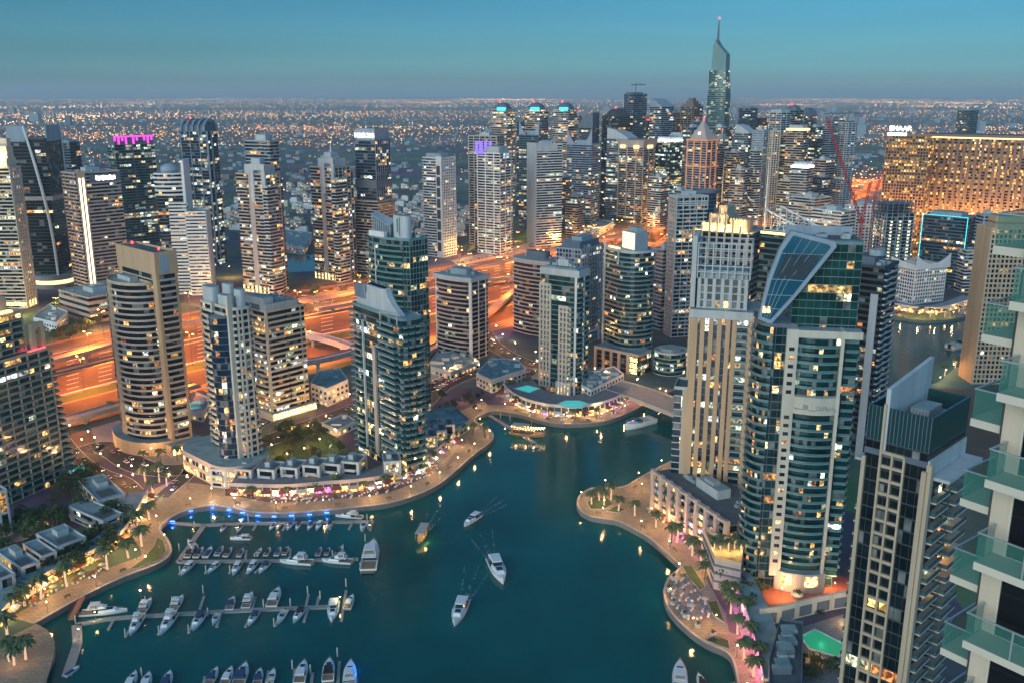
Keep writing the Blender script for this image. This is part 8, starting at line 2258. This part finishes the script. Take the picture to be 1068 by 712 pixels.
def houses(poly, n, where, grid=True, big=1.):
    W_ = [P(*p) for p in poly]; xs = [p[0] for p in W_]; ys = [p[1] for p in W_]; k = 0; tr = 0
    while k < n and tr < n*40:
        tr += 1; x, y = q.uniform(min(xs), max(xs)), q.uniform(min(ys), max(ys))
        if grid: y = round(y/34)*34+q.uniform(-3, 3); x = round(x/26)*26+q.uniform(-2, 2)
        if not inside((x, y), W_) or not clear(x, y): continue
        placed.append((x, y)); i = q.randrange(6); o = bpy.data.objects.new('suburban_house', HM[i]); COL.objects.link(o); o.location = (x, y, 0); o.rotation_euler = (0, 0, q.choice([0, 0, .2, 1.57, 3.14])); o.scale = (big,)*3
        tag(o, 'flat roofed %s suburban house %s' % (HL_[i], where), 'house', 'suburban houses'); k += 1
houses([(290, 246), (470, 240), (480, 205), (400, 188), (250, 196), (230, 240)], 170, 'in the green suburb beyond the highway', True, 1.0)
houses([(60, 260), (240, 250), (230, 200), (60, 206)], 70, 'in the left suburb beyond the hotel towers', True, 1.05)
houses([(400, 260), (520, 240), (520, 210), (420, 222)], 40, 'in the middle suburb near the skyline', True, 1.0)
houses([(940, 210), (1060, 205), (1060, 180), (930, 182)], 15, 'behind the amber hotel', True, 1.0)
# the rest of the suburb reads as one mass
b = MB()
for _ in range(2600):
    Y = 1500*math.exp(q.random()*2.0); X = Y*q.uniform(-.68, .68)
    if Y < 2100 and -.42 < X/Y < .06 : continue
    w, d, h = q.uniform(9, 22), q.uniform(9, 22), q.uniform(4, 10); a = q.choice([0, .3, -.4, .9]); ca, sa = cos(a), sin(a)
    b.prism([(X+ca*u*w-sa*v*d, Y+sa*u*w+ca*v*d) for u, v in ((-.5, -.5), (.5, -.5), (.5, .5), (-.5, .5))], 0, h, q.choice(['grey', 'bluegrey', 'brown', 'grey']), top='roof', bottom=False)
tag(b.build('distant_houses'), kind='stuff')
b = MB()
for _ in range(150):
    Y = q.uniform(4200, 12000); X = Y*q.choice([q.uniform(-.6, .6), q.uniform(.2, .6)]); w, h = q.uniform(25, 70), q.choice([18, 25, 30, 60])
    b.prism([(X-w/2, Y-w/2), (X+w/2, Y-w/2), (X+w/2, Y+w/2), (X-w/2, Y+w/2)], 0, h, q.choice(['bluegrey', 'slate', 'grey']), bottom=False)
tag(b.build('distant_blocks'), kind='stuff')
# suburb trees as one mass
b = MB()
for _ in range(2600):
    Y = 1180*math.exp(q.random()*1.35); X = Y*q.uniform(-.66, .62)
    if abs(X-(-.18*Y)) > .55*Y: continue
    s = q.uniform(3, 7)
    for k in range(5):
        ox, oy, oz = q.uniform(-s, s), q.uniform(-s, s), q.uniform(1, s*1.1); r_ = q.uniform(1.2, 2.6); a = q.uniform(0, 6)
        b.face([(X+ox+r_*cos(a), Y+oy+r_*sin(a), oz), (X+ox-r_*sin(a), Y+oy+r_*cos(a), oz+r_*.5), (X+ox-r_*cos(a), Y+oy-r_*sin(a), oz+r_*.9), (X+ox+r_*sin(a), Y+oy-r_*cos(a), oz+r_*.4)], q.choice(['leaf', 'leaf_dark', 'leaf_olive']))
tag(b.build('suburb_trees'), kind='stuff')
# lamps of the far city: nobody could count them
glow('city_amber', (1, .33, .06), 12); glow('city_white', (1, .86, .66), 7.7); glow('city_gold', (1, .55, .18), 9.9); glow('city_red', (1, .12, .08), 8.8); glow('city_cool', (.75, .95, 1), 5.5)
def lampbox(b, X, Y, z, s, m): b.prism([(X-s, Y-s), (X+s, Y-s), (X+s, Y+s), (X-s, Y+s)], z, z+s*1.6, m, bottom=False)
b = MB()
for (Ya, Yb, n, rows) in ((1450, 3300, 420, 10), (3700, 5800, 3600, 44), (5800, 8200, 500, 8), (8200, 11500, 2200, 34), (13000, 34000, 5200, 70)):
    for _ in range(rows):                                   # streets: broken rows of lamps across the view
        Y0 = q.uniform(Ya, Yb); x0 = q.uniform(-.75, .5)*Y0; L = q.uniform(.1, .55)*Y0; sl = q.uniform(-.02, .02); m = q.choice(['city_amber', 'city_amber', 'city_gold', 'city_gold', 'city_white']); X = x0
        while X < x0+L:
            if q.random() < .7: lampbox(b, X, Y0+sl*(X-x0)+q.gauss(0, 6), 7, (.26+Y0*.00012)*q.uniform(.5, 1.3), m)
            X += (22+Y0*.006)*q.uniform(.6, 1.6)
    cl_ = [(q.uniform(-.68, .68), q.uniform(.02, .10), q.uniform(Ya, Yb)) for _ in range(14)]
    for _ in range(n):
        if q.random() < .55: c = q.choice(cl_); Y = max(Ya*.9, c[2]*math.exp(q.gauss(0, .05))); X = Y*(c[0]+q.gauss(0, c[1]))
        else: Y = q.uniform(Ya, Yb); X = Y*q.uniform(-.68, .68)
        lampbox(b, X, Y, q.uniform(3, 12), (.22+Y*.00011)*q.uniform(.4, 1.3), q.choice(['city_amber']*7+['city_gold']*4+['city_white']*2+['city_cool']+['city_red']))
# bright clusters near the horizon
for (px, py, n, w) in ((70, 112, 120, 60), (200, 104, 120, 120), (520, 104, 160, 50), (560, 110, 80, 60), (860, 104, 140, 90), (980, 108, 220, 90), (1000, 112, 120, 60), (300, 122, 120, 120), (80, 122, 160, 80), (420, 136, 120, 110), (30, 128, 120, 60)):
    X0, Y0 = P(px, py)
    if Y0 > 40000 or Y0 < 0: Y0 = 24000; X0 = (px-CX)/F*Y0
    for _ in range(n):
        Y = Y0*math.exp(q.gauss(0, .10)); X = X0+q.gauss(0, .5)*w/F*Y0; lampbox(b, X, Y, 6, (Y*.0002)*q.uniform(.6, 1.4), q.choice(['city_amber', 'city_gold', 'city_gold', 'city_white']))
tag(b.build('city_lights'), kind='stuff')
# ---------------------------------------------------------------- nearest building with glass balconies
mat('near_wall', (.64, .54, .42), var=.10, scale=.8, streak=True); mat('near_slab', (.64, .58, .48), var=.08); mat('floor_tile', (.40, .38, .30), var=.1, scale=2)
m_, t_, b_ = newmat('bal_glass')
b_.inputs['Base Color'].default_value = (.09, .33, .27, 1); b_.inputs['Roughness'].default_value = .05; b_.inputs['Alpha'].default_value = .24; b_.inputs['Specular IOR Level'].default_value = .7
m_, t_, b_ = newmat('room_glass')
b_.inputs['Base Color'].default_value = (.012, .014, .018, 1); b_.inputs['Roughness'].default_value = .08; b_.inputs['Specular IOR Level'].default_value = .6
def near_building():
    Y0 = 34.0
    c = PY(1043, 450, Y0); u = (sin(radians(143)), cos(radians(143))); n = (-cos(radians(143)) if False else sin(radians(233)), cos(radians(233)))
    rot = atan2(u[1], u[0]); fh = 3.42; zc = PY(1030, 446, Y0)[2]
    t = thing('residential_tower', 'nearest building at the right edge with green glass balconies and dark windows', 'tower', (c[0], c[1], 0), rot)
    # local: +x along u, -y outwards (n)
    def part(nm, b, par=None): return b.build(nm, par or t)
    b = MB(); b.box(0, 16, 0, 14, 0, zc+10.2, 'near_wall'); part('wall', b)
    for k in range(-20, 3):
        z = zc+k*fh
        # balcony wrapping the corner
        b = MB(); b.box(-1.3, -.02, .25, 6.2, z-.32, z, 'near_slab', top='floor_tile'); s = b.build('balcony', t)
        for (x0, x1, y0, y1) in ((-1.27, -.05, .28, .31), (-1.27, -1.24, .33, 6.15)):
            g = MB(); g.box(x0, x1, y0, y1, z+.02, z+1.18, 'bal_glass'); g.build('glass_panel', s)
        g = MB(); g.box(-1.3, -.03, .26, .34, z+1.19, z+1.23, 'steel'); g.box(-1.3, -1.22, .35, 6.18, z+1.19, z+1.24, 'steel'); g.build('handrail', s)
        # front balcony
        b = MB(); b.box(.3, 7.4, -1.35, -.02, z-1.97, z-1.65, 'near_slab', top='floor_tile'); s = b.build('balcony', t); zz = z-1.65
        for (x0, x1, y0, y1) in ((.33, 7.37, -1.32, -1.29), (.33, .36, -1.28, -.05)):
            g = MB(); g.box(x0, x1, y0, y1, zz+.02, zz+1.18, 'bal_glass'); g.build('glass_panel', s)
        g = MB(); g.box(.3, 7.4, -1.35, -1.27, zz+1.19, zz+1.24, 'steel'); g.box(.3, .38, -1.26, -.03, zz+1.19, zz+1.24, 'steel'); g.build('handrail', s)
        for x in (2.1, 3.9, 5.7):
            g = MB(); g.box(x-.03, x+.03, -1.34, -1.27, zz+.01, zz+1.2, 'steel'); g.build('rail_post', s)
        # sliding windows behind it
        w = MB(); w.box(.8, 5.6, -.04, -.015, zz+.05, zz+2.6, 'room_glass'); f = w.build('window', t)
        g = MB()
        for x in (.8, 2.4, 4.0, 5.5): g.box(x, x+.09, -.09, -.042, zz+.02, zz+2.6, 'near_slab')
        g.box(.89, 5.5, -.088, -.042, zz+2.52, zz+2.61, 'near_slab'); g.build('frame', f)
    b = MB(); b.box(0, .06, -.05, -.005, 0, zc+10.2, 'dark'); part('corner_joint', b)
near_building()
# prototypes never placed are removed
for o in list(sc.objects):
    if o.parent is None and o.location.z < -800:
        for c in list(o.children_recursive): bpy.data.objects.remove(c)
        bpy.data.objects.remove(o)
